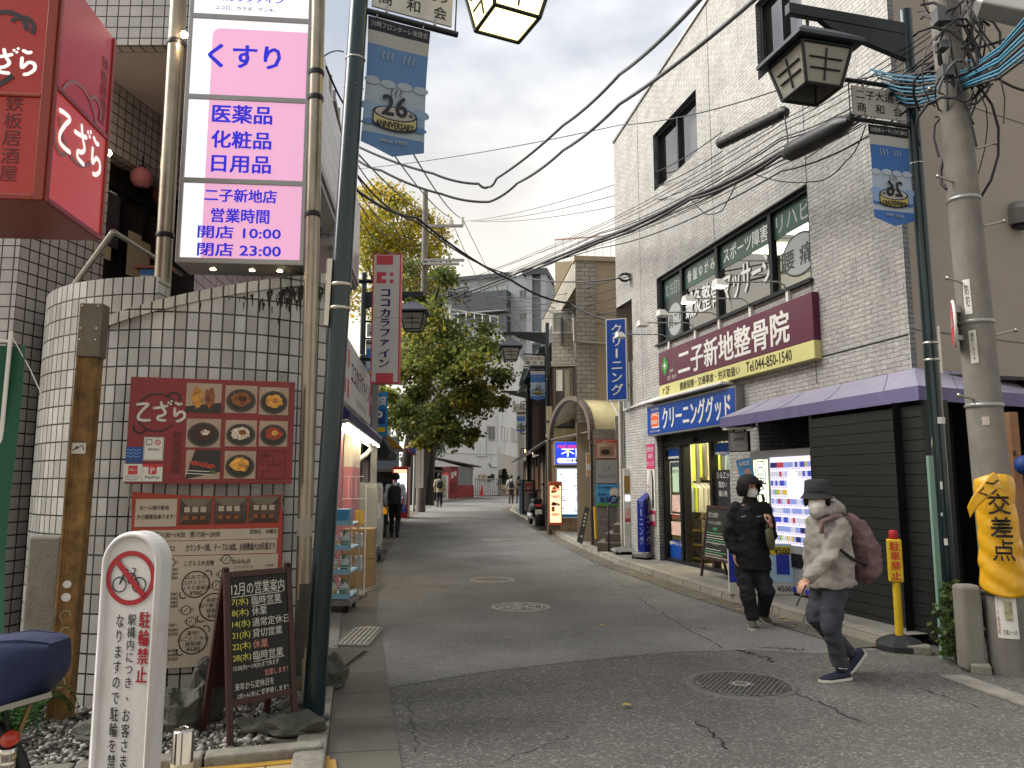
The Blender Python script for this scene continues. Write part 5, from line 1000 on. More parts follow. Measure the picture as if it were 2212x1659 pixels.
pn=PLM.node_tree;pn.nodes.clear();o_=N(pn,'ShaderNodeOutputMaterial');tr=N(pn,'ShaderNodeBsdfTransparent');gl=N(pn,'ShaderNodeBsdfPrincipled');gl.inputs['Base Color'].default_value=(.55,.54,.5,1);gl.inputs['Roughness'].default_value=.25;ms=N(pn,'ShaderNodeMixShader');ms.inputs[0].default_value=.5;L(pn,tr.outputs[0],ms.inputs[1]);L(pn,gl.outputs[0],ms.inputs[2]);L(pn,ms.outputs[0],o_.inputs[0])
rr_=random.Random(3)
rings=[]
for y in(.3,.6,.9,1.2,1.42,1.52,1.53):
 q=1 if y<1.4 else.96 if y<1.5 else(.88 if y<1.525 else.3);rings.append([(W/2+q*(W/2+.04)*sx+rr_.uniform(-.015,.015),y+rr_.uniform(-.01,.01),-.33+q*.37*sz+rr_.uniform(-.015,.015))for sx,sz in((-1,-1),(0,-1.02),(1,-1),(1.03,0),(1,1),(.3,1.03),(-.4,1.02),(-1,1),(-1.02,0))])
k.loft(rings,PLM,False,True);k.build('plastic_cover',t)
for i,(x0,x1,y0,y1,m_)in enumerate(((.03,.27,.21,.55,PAPW),(.28,.5,.21,.6,MATS['tape_tan']),(.03,.5,.62,.85,PAPW),(.04,.3,.86,1.1,CRP),(.31,.5,.86,1.15,PAPW),(.05,.45,1.16,1.32,PAPW))):
 o=MB(f);o.box(x0,x1,y0,y1,-.55,-.06,m_);(i in(1,4))and o.text('80',x0+.03,x1-.05,y0+.08,y0+.2,-.057,NVY,.01);o.build('parcel',loc=f.pt((x0+x1)/2,y0,-.3),bevel=.006,label=['squat pale parcel at the bottom left of the roll cage','tan parcel at the bottom right of the roll cage','wide pale parcel on the middle level of the roll cage','cream parcel in the upper left of the roll cage','tall white parcel in the upper right of the roll cage','flat white parcel topping the load of the roll cage'][i],cat='parcel')
p=gg(806,1150);f=facing(800,817,p.y-2);t=thing('parking_board','small blue and yellow parking board standing low by the roll cage','sign',f.pt(.1,.02));y0,y1=f.to(808,1135)[1],f.to(808,1102)[1]
k=MB(f);k.box(0,f.len,y0,y1,-.02,0,mat('board_yellow','#b8951e',.5));k.rect(.02,f.len-.02,(y0+y1)/2,y1-.02,.003,MATS['parking_navy']);k.box(.0,f.len,y0-.25,y0,-.3,-.02,BB);k.build('board',t,bevel=.01);k=MB(f);k.text('P',.04,f.len*.5,(y0+y1)/2+.03,y1-.05,.006,WHT,.03);k.text('時間貸',.03,f.len-.03,y0+.04,y0+.13,.004,INK,.02);k.build('lettering',t)
p=gg(829,1160);t=thing('bollard','black bollard with yellow reflective band near walking man','bollard',p);h=.9;k=MB(Matrix.Translation(p));k.lathe([(.075,0),(.07,.05),(.07,h),(.05,h+.03),(0,h+.035)],BLK,18);k.build('post',t);k=MB(Matrix.Translation(p));k.lathe([(.0715,h-.28),(.0725,h-.27),(.0725,h-.1),(.0715,h-.09)],glow('amber_band','#c07a18',.25),18);k.build('band',t)
p=gg(848,1130);t=thing('sandwich_board','tall narrow dark easel board leaning by the shutter','sign board',(p.x-.5,p.y,gz(p.y)));f=facing(826,846,p.y-1);y0,y1=0.1,f.to(835,1040)[1];k=MB(f);k.hull([(0,y0,0),(f.len,y0,0),(f.len*.62,y1,-.25),(f.len*.4,y1,-.25)],[(0,y0,-.05),(f.len,y0,-.05),(f.len*.62,y1,-.28),(f.len*.4,y1,-.28)],BLK);k.build('board',t)
NPX=gg(893,1106);t=thing('no_parking_sign','faded round no parking sign on thin grey post by utility pole','road sign',NPX);Y=NPX.y;f=facing(880,914,Y-.1);c=f.to(897,966);R_=f.len*.5
k=MB();tp=at(895,985,Y);k.tube([NPX,Vector((NPX.x+.03,Y,at(895,940,Y).z))],.055,mat('post_grey','#9a9c9c',.5),10);k.build('post',t)
k=MB(f);k.lathe([(0,-.02),(R_,-.02),(R_,0),(0,0)],mat('disc_red','#6e1f28',.5),32,c=(*c,0),axis='z');k.disc(*c,R_*.8,R_*.8,.004,mat('disc_blue','#243c78',.5,var=.2,vs_=3),32);k.M=k.M@Matrix.Translation((*c,0))@Matrix.Rotation(radians(-45),4,'Z');k.rect(-R_*.82,R_*.82,-R_*.09,R_*.09,.006,MATS['disc_red']);k.build('disc',t)
UP=mat('concrete_pole','#6f6b64',.85,var=.2,vs_=3,bump=.3,bs=70,dirt='#4a463f',ds=1.2)
b=gg(908,1106);t=thing('utility_pole','tall concrete utility pole with crossarms before the big tree','utility pole',b);UY=b.y
tp=at(919,413,UY);k=MB();k.tube([b,Vector((b.x+.02,UY,5)),Vector((tp.x,UY,tp.z))],[.2,.17,.11],UP,18);k.build('pole',t)
for y_,x0,x1 in((562,912,1003),(570,895,992),(602,925,975),(488,917,1000)):
 k=MB();a_,c_=at(x0,y_,UY-.3),at(x1,y_-2,UY-.3);k.box(a_.x,c_.x,a_.y-.06,a_.y+.06,a_.z-.05,a_.z+.05,GREYM);k.build('crossarm',t)
k=MB()
for x in(944,973,999):p=at(x,478,UY-.3);k.lathe([(.05,-.2),(.09,-.12),(.06,-.05),(.1,0),(.06,.08),(.09,.14),(.03,.22)],WHT,12,c=p)
k.build('insulator',t)
k=MB();f=facing(901,918,UY-.42);k.rect(0,f.len,f.to(910,1054)[1],f.to(910,945)[1],.0,PAPW)if False else None
k.M=f.M;k.box(0,f.len,f.to(910,1054)[1],f.to(910,925)[1],-.02,0,PAPW);k.col('東京住宅↑',.18,f.len-.1,f.to(910,1050)[1],f.to(910,960)[1],.004,INK);k.build('plate',t)
# ---------------------------------------------------------------- street lamps with name plates, banners
DG=mat('pole_green','#13262a',.3,.35,var=.1,vs_=2,coat=.3);DKM=mat('lamp_dark','#1f2325',.45,.4,var=.12);LROOF=mat('lamp_roof','#3b3f46',.5,.3,var=.1)
LGL=mat('lamp_pane','#8c8a80',.35,var=.08,vs_=5,trans=.2);LGLIT=glow('lamp_pane_lit','#f3e49a',1.0);PLW=mat('plate_white','#aeaca4',.5,var=.08,dirt='#86827a',ds=2)
def street_lamp(base,armdir,label,lit=False,lean=(0,0),dz=0,top=6.25,detail=True,arm=True,pole=True,plate=True):
 ad=Vector((armdir[0],armdir[1],0)).normalized();b=Vector(base)
 t=thing('street_lamp',label,'street lamp',b,group='lantern street lamps')
 fr=Matrix((ad,Vector((0,0,1)),ad.cross(Vector((0,0,1))))).transposed().to_4x4();fr.translation=b
 sh=Matrix.Identity(4);sh[0][2]=lean[0];sh[1][2]=lean[1]
 M_=Matrix.Translation(b)@sh@Matrix.Translation(-b)@fr
 z=dz
 if pole:
  k=MB(M_);k.tube([(0,0,0),(0,3.0,0),(0,top,0)],[.068,.066,.06],DG,20);k.lathe([(.1,0),(.1,.03),(.075,.05)],DG,20,axis='y');k.build('pole',t)
  if detail:
   k=MB(M_)
   for y in(2.62,2.78):k.lathe([(.069,-.012),(.073,-.008),(.073,.008),(.069,.012)],STEEL,20,c=(0,y,0),axis='y')
   k.box(-.1,-.07,2.5,2.95,-.02,.02,STEEL);k.lathe([(.066,-.006),(.07,0),(.066,.006)],STEEL,18,c=(0,4.55+z,0),axis='y');k.build('clamp_band',t)
 k=MB(M_);k.hull([(0,5.88+z,-.035),(1.35,5.9+z,-.035),(1.35,6.0+z,-.035),(0,6.0+z,-.035)],[(0,5.88+z,.035),(1.35,5.9+z,.035),(1.35,6.0+z,.035),(0,6.0+z,.035)],DKM);k.hull([(.05,5.62+z,-.03),(.05,5.88+z,-.03),(1.0,5.885+z,-.03),(.9,5.82+z,-.03)],[(.05,5.62+z,.03),(.05,5.88+z,.03),(1.0,5.885+z,.03),(.9,5.82+z,.03)],DKM)
 k.build('arm',t)
 L0=M_@Matrix.Translation((1.137,0,0));k=MB(L0);e,h=.35,5.5+z
 def sq(r,y):return[(-r,y,-r),(r,y,-r),(r,y,r),(-r,y,r)]
 k.hull(sq(e,h),sq(e,h+.035),LROOF);k.loft([sq(e,h+.035),sq(.16,h+.20),sq(.05,h+.27)],LROOF,False);k.hull(sq(e-.03,h-.004),sq(e-.03,h+.001),DKM);k.tube([(0,h+.26,0),(0,5.95+z,0)],.016,DKM,8);k.build('lantern_roof',t)
 k=MB(L0);r0,r1,y0,y1=.265,.185,5.48+z,5.12+z
 for sx,sz in((-1,-1),(1,-1),(1,1),(-1,1)):k.tube([(sx*r0,y0,sz*r0),(sx*r1,y1,sz*r1)],.017,DKM,6)
 for r_,y in((r0,y0),(r1,y1)):
  q=sq(r_,y)
  for i in range(4):k.tube([q[i],q[(i+1)%4]],.016,DKM,6)
 for i in range(4):
  R_=Matrix.Rotation(i*pi/2,4,'Y');W_=lambda s_,t_:R_@Vector((s_*(r0+(r1-r0)*t_),y0+(y1-y0)*t_,(r0+(r1-r0)*t_)+.004))
  k.tube([W_(0,.12),W_(0,.9)],.009,DKM,5)
  for t_ in(.36,.62):k.tube([W_(-.72,t_),W_(.72,t_)],.009,DKM,5)
 k.build('lantern_frame',t)
 k=MB(L0);g_=LGLIT if lit else LGL
 A_,B_=sq(r0-.006,y0),sq(r1-.006,y1)
 for i in range(4):j=(i+1)%4;k.quad(A_[i],A_[j],B_[j],B_[i],g_)
 if lit:k.quad(*sq(r1*.97,y1+.02),g_)
 k.build('lantern_pane',t)
 if plate:
  k=MB(M_)
  for y in(4.93,5.32):k.tube([(0,y+z,0),(.74,y+z,0)],.022,DKM,8)
  k.tube([(.72,4.93+z,0),(.72,5.32+z,0)],.006,DKM,5)
  for x in(.2,.56):k.box(x-.008,x+.008,4.94+z,5.0+z,-.012,.012,GREYM);k.box(x-.008,x+.008,5.24+z,5.31+z,-.012,.012,GREYM)
  k.build('rod',t)
  k=MB(M_);k.box(.09,.69,4.975+z,5.27+z,-.008,.008,PLW);k.build('name_plate',t,bevel=.003)
  for side in(1,-1):
   f_=fr.copy()if side==1 else fr@Matrix.Translation((.78,0,0))@Matrix.Rotation(pi,4,'Y')
   k=MB(Matrix.Translation(b)@sh@Matrix.Translation(-b)@f_);k.text('二子大通り',.13,.65,5.14+z,5.235+z,.011,INK,.012);k.text('商',.135,.235,5.01+z,5.105+z,.011,INK,.012);k.text('和',.34,.44,5.01+z,5.105+z,.011,INK,.012);k.text('会',.545,.645,5.01+z,5.105+z,.011,INK,.012)
   k.build('lettering',t)
   if not detail:break
 return t,M_
def sub(name):pass
BW=[mat('banner_'+n,c,.75,var=.06,vs_=4)for n,c in(('white','#a9a9a8'),('blue','#3a68a8'),('navy','#15161f'),('sky','#7f9fc4'),('pale','#a3b2c2'),('yellow','#b3a861'),('tub','#adaca6'))]
BWD=[mat('banner_back_'+n,c,.8,var=.06,vs_=4)for n,c in(('white','#8b8b88'),('blue','#4a6990'),('navy','#20222c'),('sky','#6f869f'),('pale','#84909a'),('yellow','#9a9262'),('tub','#8d8c88'))]
def banner(M_,z,label,mirror=False,cols=BW,small=False,w=.46,h=.93,x0=.07,back=False):
 """pointed cloth banner hanging under the lower rod; art is on the far side and shows through reversed when mirror"""
 top=4.9+z;o=M_@Vector((x0+w/2,top,0));t=thing('banner',label,'banner',o,group='anniversary banners on the lamp posts')
 def X(x,y,lift=0):
  u,v=(x-x0)/w,(top-y)/h;d=.006*sin(v*7+u*3)*v+.003*sin(u*9);return(x-.012*sin(v*3.1)*(u-.5)*2,y,d+lift*1.6)
 def sheet(xa_,xb_,ya,yb,m,lift,nx=8,ny=8,tip=0):
  P=[X(xa_+(xb_-xa_)*i/nx,ya+(yb-ya)*j/ny-(tip*(1-abs(2*i/nx-1))if j==0 else 0),lift)for j in range(ny+1)for i in range(nx+1)]
  return P,[(j*(nx+1)+i,j*(nx+1)+i+1,(j+1)*(nx+1)+i+1,(j+1)*(nx+1)+i)for j in range(ny)for i in range(nx)]
 k=MB(M_);W_,B_,NV,SK,PA,YE,TU=cols
 for(ya,yb,m,tip)in((top-.10,top,NV,0),(top-.2,top-.10,W_,0),(top-.47,top-.2,B_,0),(top-h+.08,top-.47,PA,0),(top-h,top-h+.08,B_,.07)):
  P,fs=sheet(x0,x0+w,ya,yb,m,0,8,4,tip);k.add(P,fs,m,True)
 k.build('cloth',t)
 q=MB();q.M=Matrix.Identity(4)
 x1=x0+w;cx=x0+w/2
 for i in range(4):q.disc(x0+w*(.1+.27*i),top-.47-.005*(i%2),.06,.03,.004,PA,14)
 for i in range(4):q.disc(x0+w*(.08+.28*i),top-.66,.07,.035,.0045,SK,14)
 q.rect(x0+.005,x1-.005,top-.77,top-.66,.0045,SK)
 for i in range(4):q.disc(x0+w*(.12+.26*i),top-.775,.06,.022,.005,B_,14)
 for bx in(.33,.68,.5):
  yb=top-.24 if bx!=.5 else top-.5
  for s_ in(-.035,0,.035):q.stroke([(x0+w*bx+s_+.006*sin(j*1.2),yb-.06*j/6)for j in range(7)],.007,.008,W_ if bx!=.5 else NV)
 cy=top-.69;rx,ry=w*.36,.045
 q.ring(cx,cy,.9,1.0,.009,NV,30,sx=rx,sy=ry*1.15);q.disc(cx,cy,rx*.9,ry,.0085,TU,30)
 n=16;arc=[(cx+rx*cos(pi+pi*j/n),cy+ry*sin(pi+pi*j/n))for j in range(n+1)]
 q.add([(x,y,.0095)for x,y in arc]+[(x,y-.085,.0095)for x,y in arc],[(j,n+1+j,n+2+j,j+1)for j in range(n)],NV);q.add([(cx+(x-cx)*.95,y-.012,.011)for x,y in arc]+[(cx+(x-cx)*.95,y-.073,.011)for x,y in arc],[(j,n+1+j,n+2+j,j+1)for j in range(n)],YE)
 q.text('26',cx-.1,cx+.085,cy-.02,cy+.13,.014,NV,.04,mirror=mirror);q.text('th',cx+(.1 if not mirror else-.13),cx+(.13 if not mirror else-.1),cy-.01,cy+.02,.014,NV,.02,mirror=mirror)
 q.text('ANNIVERSARY',cx-rx*.85,cx+rx*.85,cy-.113,cy-.065,.014,NV,.03,mirror=mirror);q.text('since 1997',cx-.1,cx+.1,top-h+.02,top-h+.05,.01,W_,.02,mirror=mirror);q.text('川崎フロンターレ後援会',x0+.02,x1-.02,top-.075,top-.03,.006,W_,.005,mirror=mirror)
 k=MB(M_);k.add([X(v.x,v.y,-v.z if back else v.z)for v in q.v],[f[0]for f in q.f],W_);
 k.f=[(f[0],k.mi(q.mats[g_[1]]),False,f[3])for f,g_ in zip(k.f,q.f)]
 k.build('print',t)
 k=MB(M_)
 for x in(x0+.06,x1-.06):k.tube([(x,top-.01,.012),(x,top+.05,.012)],.006,GREYM,5)
 k.tube([(x0,top-.55,0),(0,top-.56,.07),(-.07,top-.56,0),(0,top-.56,-.07),(x0,top-.55,0)],.004,GREYM,5);k.build('tie',t)
 return t
def far_banner_flip(M_):return M_
lb=gnd(676,1566);t,ML=street_lamp((-1.235,5.0,.03),(.905,.425),'dark green street lamp post with lit lantern standing by the chalkboard',True,(.034,0),-.165,top=6.2)
banner(ML,-.165,'faded anniversary banner hanging from left lamp post with number 26 reading normally',False,BWD)
t,MR=street_lamp((3.955,7.14,.03),(-.968,-.25),'dark green street lamp post with unlit lantern before grey brick building',False,(-.005,0),0,top=6.15)
t2,M2=street_lamp((-3.35,17,0),(1,-.02),'street lamp with dark lantern beyond the tall pharmacy sign',False,(0,0),-.2)
t3,M3=street_lamp((1.08,23.2,.15),(-.99,-.1),'street lamp on the right kerb by the arched canopy',False,(0,0),-.05)
t4,M4=street_lamp((.75,39,.4),(-.99,-.1),'farthest street lamp on the right, small lantern before white building',False,(0,0),-.2)
banner(MR,0,'bright anniversary banner hanging from right lamp post with reversed number 26',False,BW,back=True)
banner(M2,-.2,'small blue banner half hidden behind the tall pharmacy sign',False,BW);banner(M3,-.05,'blue and white banner on lamp post by the arched canopy',False,BW,back=True);banner(M4,-.2,'tiny pale banner on the farthest right lamp post',False,BW,back=True)
k=MB(MR);k.rect(-.05,.03,1.86,1.96,-.08,PAPW)if False else None
k.M=Matrix.Translation((3.955,7.14,.03));
for z,x0,x1,h in((2.02,-.05,.045,.06),(1.42,-.055,-.03,.07),(1.18,-.06,-.045,.03),(.92,-.05,-.02,.06)):
 P=[];
 for i in range(5):th=-pi/2+(x0+(x1-x0)*i/4)/.07*1.0;P+=[(.071*cos(th),.071*sin(th),z),(.071*cos(th),.071*sin(th),z+h)]
 k.add(P,[(2*i,2*i+2,2*i+3,2*i+1)for i in range(4)],PAPW)
k.build('sticker',bpy.data.objects['street_lamp.001'])
# ---------------------------------------------------------------- right row beyond: cream building, arched entry, wooden restaurant
WBR=tile('white_brick','#a9a498','#989388','#5d5850',.24,.11,.008,.5,.4,.5);CREAM=mat('cream_render','#a89a80',.8,var=.06,vs_=1.5,dirt='#8a7e68',ds=.6);BRT=tile('tan_tile','#a6927a','#9c8870','#5a4c3c',.22,.22,.006,0,.4,.5);STN=tile('ribbed_stone','#8e8981','#77736c','#4c4944',.3,.045,.003,.5,.9,.8,rock=.8)
VAULT=mat('canopy_sheet','#c6ba8e',.45,var=.08,vs_=2,dirt='#7c7356',ds=1);BRM=mat('brown_metal','#5a5048',.5,.2,var=.1);BRD=mat('dark_brown','#33261e',.6,var=.15)
t=thing('cream_building','cream building with white brick corner and glazed bay over arched entry','building',(2.2,19,.1))
f=Fr((1.6,18.9),(4.4,19.2));k=MB(f);k.rect(0,.52,3.0,7.1,.0,WBR);k.rect(.52,2.8,2.5,7.1,-.02,CREAM);k.rect(0,2.8,.1,3.0,-.1,CREAM);k.box(-.03,2.8,7.1,7.22,-.3,.04,CREAM)
f2=Fr((1.05,26.5),(1.6,18.9));k.M=f2 .M;k.rect(0,f2 .len,6.42,7.1,0,WBR);k.M=Fr((1.84,21.6),(1.6,18.9)).M;k.rect(0,2.71,2.5,7.1,0,WBR);k.M=f2 .M;k.rect(0,f2 .len,7.1,7.2,-.02,CREAM);k.box(f2 .len-3.2,f2 .len-2.4,5.4,6.2,.0,.02,DARK);k.M=Matrix.Identity(4);k.quad((1.05,26.5,7.2),(1.6,18.9,7.2),(4.4,19.2,7.2),(4.4,26.5,7.2),CREAM);k.build('wall',t)
f=Fr((1.13,21.6),(1.78,21.5));k=MB(f);k.box(0,.62,4.85,5.75,-3,0,WBR);k.box(0,.62,3.05,4.85,-3,-.02,BRD);k.box(-.02,.66,4.8,4.95,-.5,.03,WBR);k.build('bay',t)
k=MB(f);k.box(.02,.6,5.75,5.8,-1.4,.0,WHT);k.box(.02,.6,6.35,6.4,-1.4,.0,WHT);k.box(.02,.06,5.8,6.35,-1.4,0,WHT);k.box(.56,.6,5.8,6.35,-1.4,0,WHT);o=k.build('bay_window',t);k=MB(f);k.box(.06,.56,5.8,6.35,-1.38,-.02,mat('frosted','#9a9a90',.25));k.build('pane',o)
k=MB(f);k.box(.06,.1,3.1,4.75,-.02,.02,BRM);k.box(.5,.6,3.1,4.75,-.02,.02,BRM);k.rect(.1,.5,3.1,4.75,-.01,mat('dim_pane','#2b2a22',.15,spec=.8));k.rect(.12,.3,4.1,4.7,.0,PAPW);k.rect(.36,.5,3.2,4.7,.001,mat('curtain_pale','#7c7c6a',.8));k.build('window',t)
k=MB(Fr((1.6,18.85),(4.4,19.15)));k.tube([(-.05,5.0,.05),(.9,4.93,.08),(2.2,4.9,.08)],.04,MATS['pvc'],8);k.tube([(-.05,5.0,.05),(-.06,5.6,.05)],.04,MATS['pvc'],8);k.build('drain_pipe',t)
t=thing('arched_entry','barrel vault canopy of yellowed sheet over tiled recessed entry with lit ads','entry canopy',(1.6,19.9,.1))
Pn=Vector((1.83,18.05,0));Pf=Vector((1.0,21.7,0));fa=Fr(Pf[:2],Pn[:2]);HW=fa.len/2;zb=2.72;RH=1.02
arc=lambda r,n=20:[(HW-HW*r*cos(pi*i/n),zb+RH*r*sin(pi*i/n))for i in range(n+1)]
k=MB(fa);A_,B_=arc(1.0),arc(.9);
for dd in(0,):k.add([(x,y,0)for x,y in A_]+[(x,y,0)for x,y in B_]+[(x,y,-.12)for x,y in A_]+[(x,y,-.12)for x,y in B_],[(i,21+i,22+i,i+1)for i in range(20)]+[(21+i,63+i,64+i,22+i)for i in range(20)]+[(42+i,i,i+1,43+i)for i in range(20)],BRM)
k.tube([(0,zb,-.06),(2*HW,zb,-.06)],.03,BRM,6);k.box(2*HW-.06,2*HW,.1,zb,-.1,0,BRM);k.box(0,.06,.1,zb,-.1,0,BRM);k.build('arch_frame',t)
k=MB(fa);n=20;P=[(x,y,-.02)for x,y in arc(.99)]+[(x,y,-2.0)for x,y in arc(.99)];k.add(P,[(i,i+1,22+i,21+i)for i in range(n)],VAULT,True);k.build('vault_sheet',t)
k=MB(fa)
for dz_ in(-.75,-1.5):k.add([(x,y+.01,dz_+.03)for x,y in arc(1.0)]+[(x,y+.01,dz_-.03)for x,y in arc(1.0)],[(i,i+1,22+i,21+i)for i in range(n)],WHT,True)
k.box(2*HW-.1,2*HW+.03,zb-.2,zb-.02,-2.0,.02,BRM);k.tube([(2*HW+.05,zb-.25,-.02),(2*HW+.08,zb-.25,-.7)],.035,BRD,8);k.build('rib',t)
fw=Fr((.98,21.9),(2.75,21.9));k=MB(fw);k.rect(0,1.8,.1,2.75,0,BRT);k.box(0,1.8,2.75,2.8,0,.06,BRM);k.rect(0,1.8,2.8,3.7,-.02,VAULT);k.build('far_wall',t)
for y in(0.45,):k=MB(fw);k.box(0,1.8,3.25,3.29,-.02,.03,BRM);k.hull([(.75,2.8,-.01),(.83,2.8,-.01),(1.02,3.6,-.01),(.94,3.6,-.01)],[(.75,2.8,.03),(.83,2.8,.03),(1.02,3.6,.03),(.94,3.6,.03)],BRD);k.build('brace',t)
MG=glow('lit_blue','#1c3fd0',.42);LW2=glow('lit_white','#dfe6f4',.55);LR=glow('lit_red','#e0303a',.5);LSK=glow('lit_sky','#a8c8f0',.75)
f3=Fr((.98,21.78),(2.75,21.78));t2_=thing('estate_sign','lit blue real estate sign with big white characters under the arch','sign',f3 .pt(.6,2.2));x0,x1,y0,y1=fb(f3,1197,953,1273,1005);x1+=.25
k=MB(f3);k.box(x0,x1,y0,y1,-.12,0,WHT);k.rect(x0+.03,x1-.03,y0+.03,y1-.03,.004,MG);h=y1-y0;k.poly([(x0+.08,y0+.1),(x0+.12,y0+.06),(x1,y0+.06),(x1,y0+.2),(x0+.12,y0+.2),(x0+.08,y0+.16)],.006,LW2);k.build('panel',t2_)
k=MB(f3);k.text('real estate',x0+.1,x0+.75,y1-.2,y1-.07,.008,LR,.02);k.text('不動産',x0+.2,x0+1.35,y0+.24,y0+.48,.008,LW2,.03);k.text('044-811-',x0+.34,x0+1.1,y0+.08,y0+.18,.01,NVY,.02);k.ring(x0+.25,y0+.13,.03,.045,.01,NVY,12,2.2,5.2);k.build('lettering',t2_)
t2_=thing('listing_case','glowing display case of property listings under the real estate sign','display case',f3 .pt(.6,.6));
for x0_,x1_ in((1204,1263),(1268,1310)):
 x0,x1,y0,y1=fb(f3,x0_,1013,x1_,1117);k=MB(f3);k.box(x0-.04,x1+.04,y0-.03,y1+.04,-.1,-.005,WHT);k.rect(x0,x1,y0,y1,.0,LSK);k.build('case',t2_)
 k=MB(f3);hh=(y1-y0-.08)/4
 for r_ in range(4):
  for c_ in range(2):
   a=x0+.03+c_*(x1-x0)/2;b=y0+.1+r_*(hh);k.rect(a,a+(x1-x0)/2-.05,b,b+hh-.07,.004,LW2)
   for s_ in range(3):k.rect(a+.03+rnd.random()*.08,a+.1+rnd.random()*.15,b+.03+s_*.05,b+.055+s_*.05,.007,rnd.choice([mat('list_a','#7d8fc0',.5),mat('list_b','#b0b088',.5),mat('list_c','#8aa0b8',.5)]))
 k.rect(x0,x1,y0,y0+.08,.005,mat('case_blue','#2f78a8',.5));k.build('listing_sheet',t2_)
fn=Fr((1.86,17.75),(2.55,17.75));k=MB(fn);k.rect(0,.7,.1,2.75,0,STN);k.box(.52,.72,.1,3.05,-.02,.03,SPLIT);k.rect(.72,1.25,.1,3.0,-.4,TAUPE);k.build('near_wall',t)
for q,lab,fn_ in(((1287,950,1333,991),'orange framed massage advert board, top of the three',0),((1287,993,1334,1044),'plain grey salon advert board in the middle of the three',1),((1287,1046,1335,1093),'sky blue property advert board, lowest of the three',2)):
 x0,x1,y0,y1=fb(fn,*q);w_,h_=x1-x0,y1-y0;o=thing('advert_board',lab,'sign board',fn.pt(x0,y0),group=None);k=MB(fn);k.box(x0,x1,y0,y1,.0,.04,(mat('ad_orange','#a8503a',.5),GREYM,mat('ad_sky','#3f8fc0',.5))[fn_]);k.build('board',o);k=MB(fn)
 if fn_==0:k.rect(x0+.02,x1-.02,y0+.02,y1-.08,.043,CRP);k.rect(x0+.08,x1-.08,y0+.06,y1-.16,.046,mat('photo_skin','#8a6a50',.6,var=.4,vs_=9));k.disc(x0+w_*.45,y0+h_*.35,.1,.06,.049,mat('hair_dark','#2a1c18',.6),14);k.text('ほぐし',x0+.15,x1-.15,y1-.07,y1-.02,.046,PAPW,.02);k.text('2980円',x0+w_*.5,x1-.04,y1-.15,y1-.1,.047,PAPR,.02)
 if fn_==1:k.rect(x0+.01,x1-.01,y0+.01,y1-.01,.043,mat('ad_grey','#8f9090',.5));k.text('BEAUTE',x0+.05,x1-.05,y0+h_*.22,y0+h_*.36,.046,mat('ad_pale','#6d6f70',.5));k.stroke([(x0+w_*.3,y1-.15),(x0+w_*.45,y0+h_*.48),(x0+w_*.6,y1-.2)],.012,.046,BRM);k.stroke([(x0+w_*.52,y0+h_*.58),(x0+w_*.7,y1-.12)],.016,.047,mat('gold_mark','#8a6a30',.5))
 if fn_==2:k.rect(x0,x1,y0,y0+.07,.043,mat('ad_grass','#4d8a3a',.5));k.text('街の不動産屋さん',x0+.05,x1-.05,y1-.1,y1-.05,.046,NVY,.01);k.text('株式会社',x0+.05,x0+w_*.5,y0+h_*.48,y0+h_*.6,.046,NVY,.02);k.text('東海',x0+.08,x0+w_*.62,y0+h_*.16,y0+h_*.42,.046,NVY,.04);k.ring(x0+w_*.8,y0+h_*.3,.06,.1,.046,NVY,18);k.disc(x0+w_*.82,y0+h_*.62,.1,.12,.0445,PAPW,14)
 k.build('print',o)
o=thing('post_sign','small orange and white notice strapped to the arch post','sign',fa.pt(2*HW,1.9));x0,x1,y0,y1=fb(Fr((1.6,17.95),(2.2,17.95)),1266,978,1276,1029);k=MB(Fr((1.6,17.95),(2.2,17.95)));k.box(x0,x1,y0,y1,-.02,0,WHT);k.rect(x0+.01,x1-.01,y0+.3,y1-.03,.003,mat('ad_warm','#c08a4a',.5));k.rect(x0+.01,x1-.01,y0+.02,y0+.14,.003,MATS['ad_warm']);k.build('board',o)
STP=mat('step_brown','#5c5148',.8,var=.15,bump=.3);t=thing('entry_steps','brown entry steps rising beside the arched entry','steps',(1.9,16.6,.1));fs_=Fr((1.78,16.4),(2.5,16.25))
for i in range(4):k=MB(fs_);k.box(i*.16,1.1,.1,.1+.18*(i+1),-1.3+i*.02,-i*.12,STP);k.build('step',t,bevel=.01)
k=MB(fs_);k.tube([(.25,.1,.05),(.25,1.05,.05),(.55,1.3,-.2),(.9,1.55,-.6)],.018,BLK,8);k.build('handrail',t)
o=thing('building_plate','dark name plate with pale characters above the entry of brick building','sign',(2.3,16.8,2.7));fq=Fr((2.2,17.0),(2.75,17.0));x0,x1,y0,y1=fb(fq,1340,898,1370,910);k=MB(fq);k.box(x0,x1,y0,y1,-.02,0,BLK);k.text('二子新地',x0+.02,x1-.02,y0+.03,y1-.03,.003,WHT,.01);k.build('plate',o)
o=thing('menu_plank','dark slanted sign plank leaning at the front of the arched entry','sign board',gg(1256,1174));Yk=17.9;k=MB();A_=[at(1246,1170,Yk),at(1258,1176,Yk),at(1273,1098,Yk+.2),at(1264,1093,Yk+.2)];k.hull(A_,[p+Vector((0,.05,0))for p in A_],mat('plank_grey','#3d3c3a',.6));k.build('board',o);k=MB()
for y in(1110,1118,1126,1134,1158):p=at(1265-(y-1110)*.19,y,Yk-.01);k.box(p.x-.02,p.x+.025,p.y-.004,p.y,p.z-.03,p.z+.02,PAPW)
k.build('letter',o)
p=at(1288,1163,17.3);k=MB();k.tube([p,at(1285,1095,17.3)],.035,mat('guard_yellow','#b5982a',.5),10);k.build('pole_guard',loc=p,label='yellow plastic guy wire guard leaning at the ad wall',cat='pole guard')
def base_cart(k,x0,x1,z0=-.45,z1=.08,y=.08):k.box(x0,x1,y,y+.03,z0,z1,GREYM)
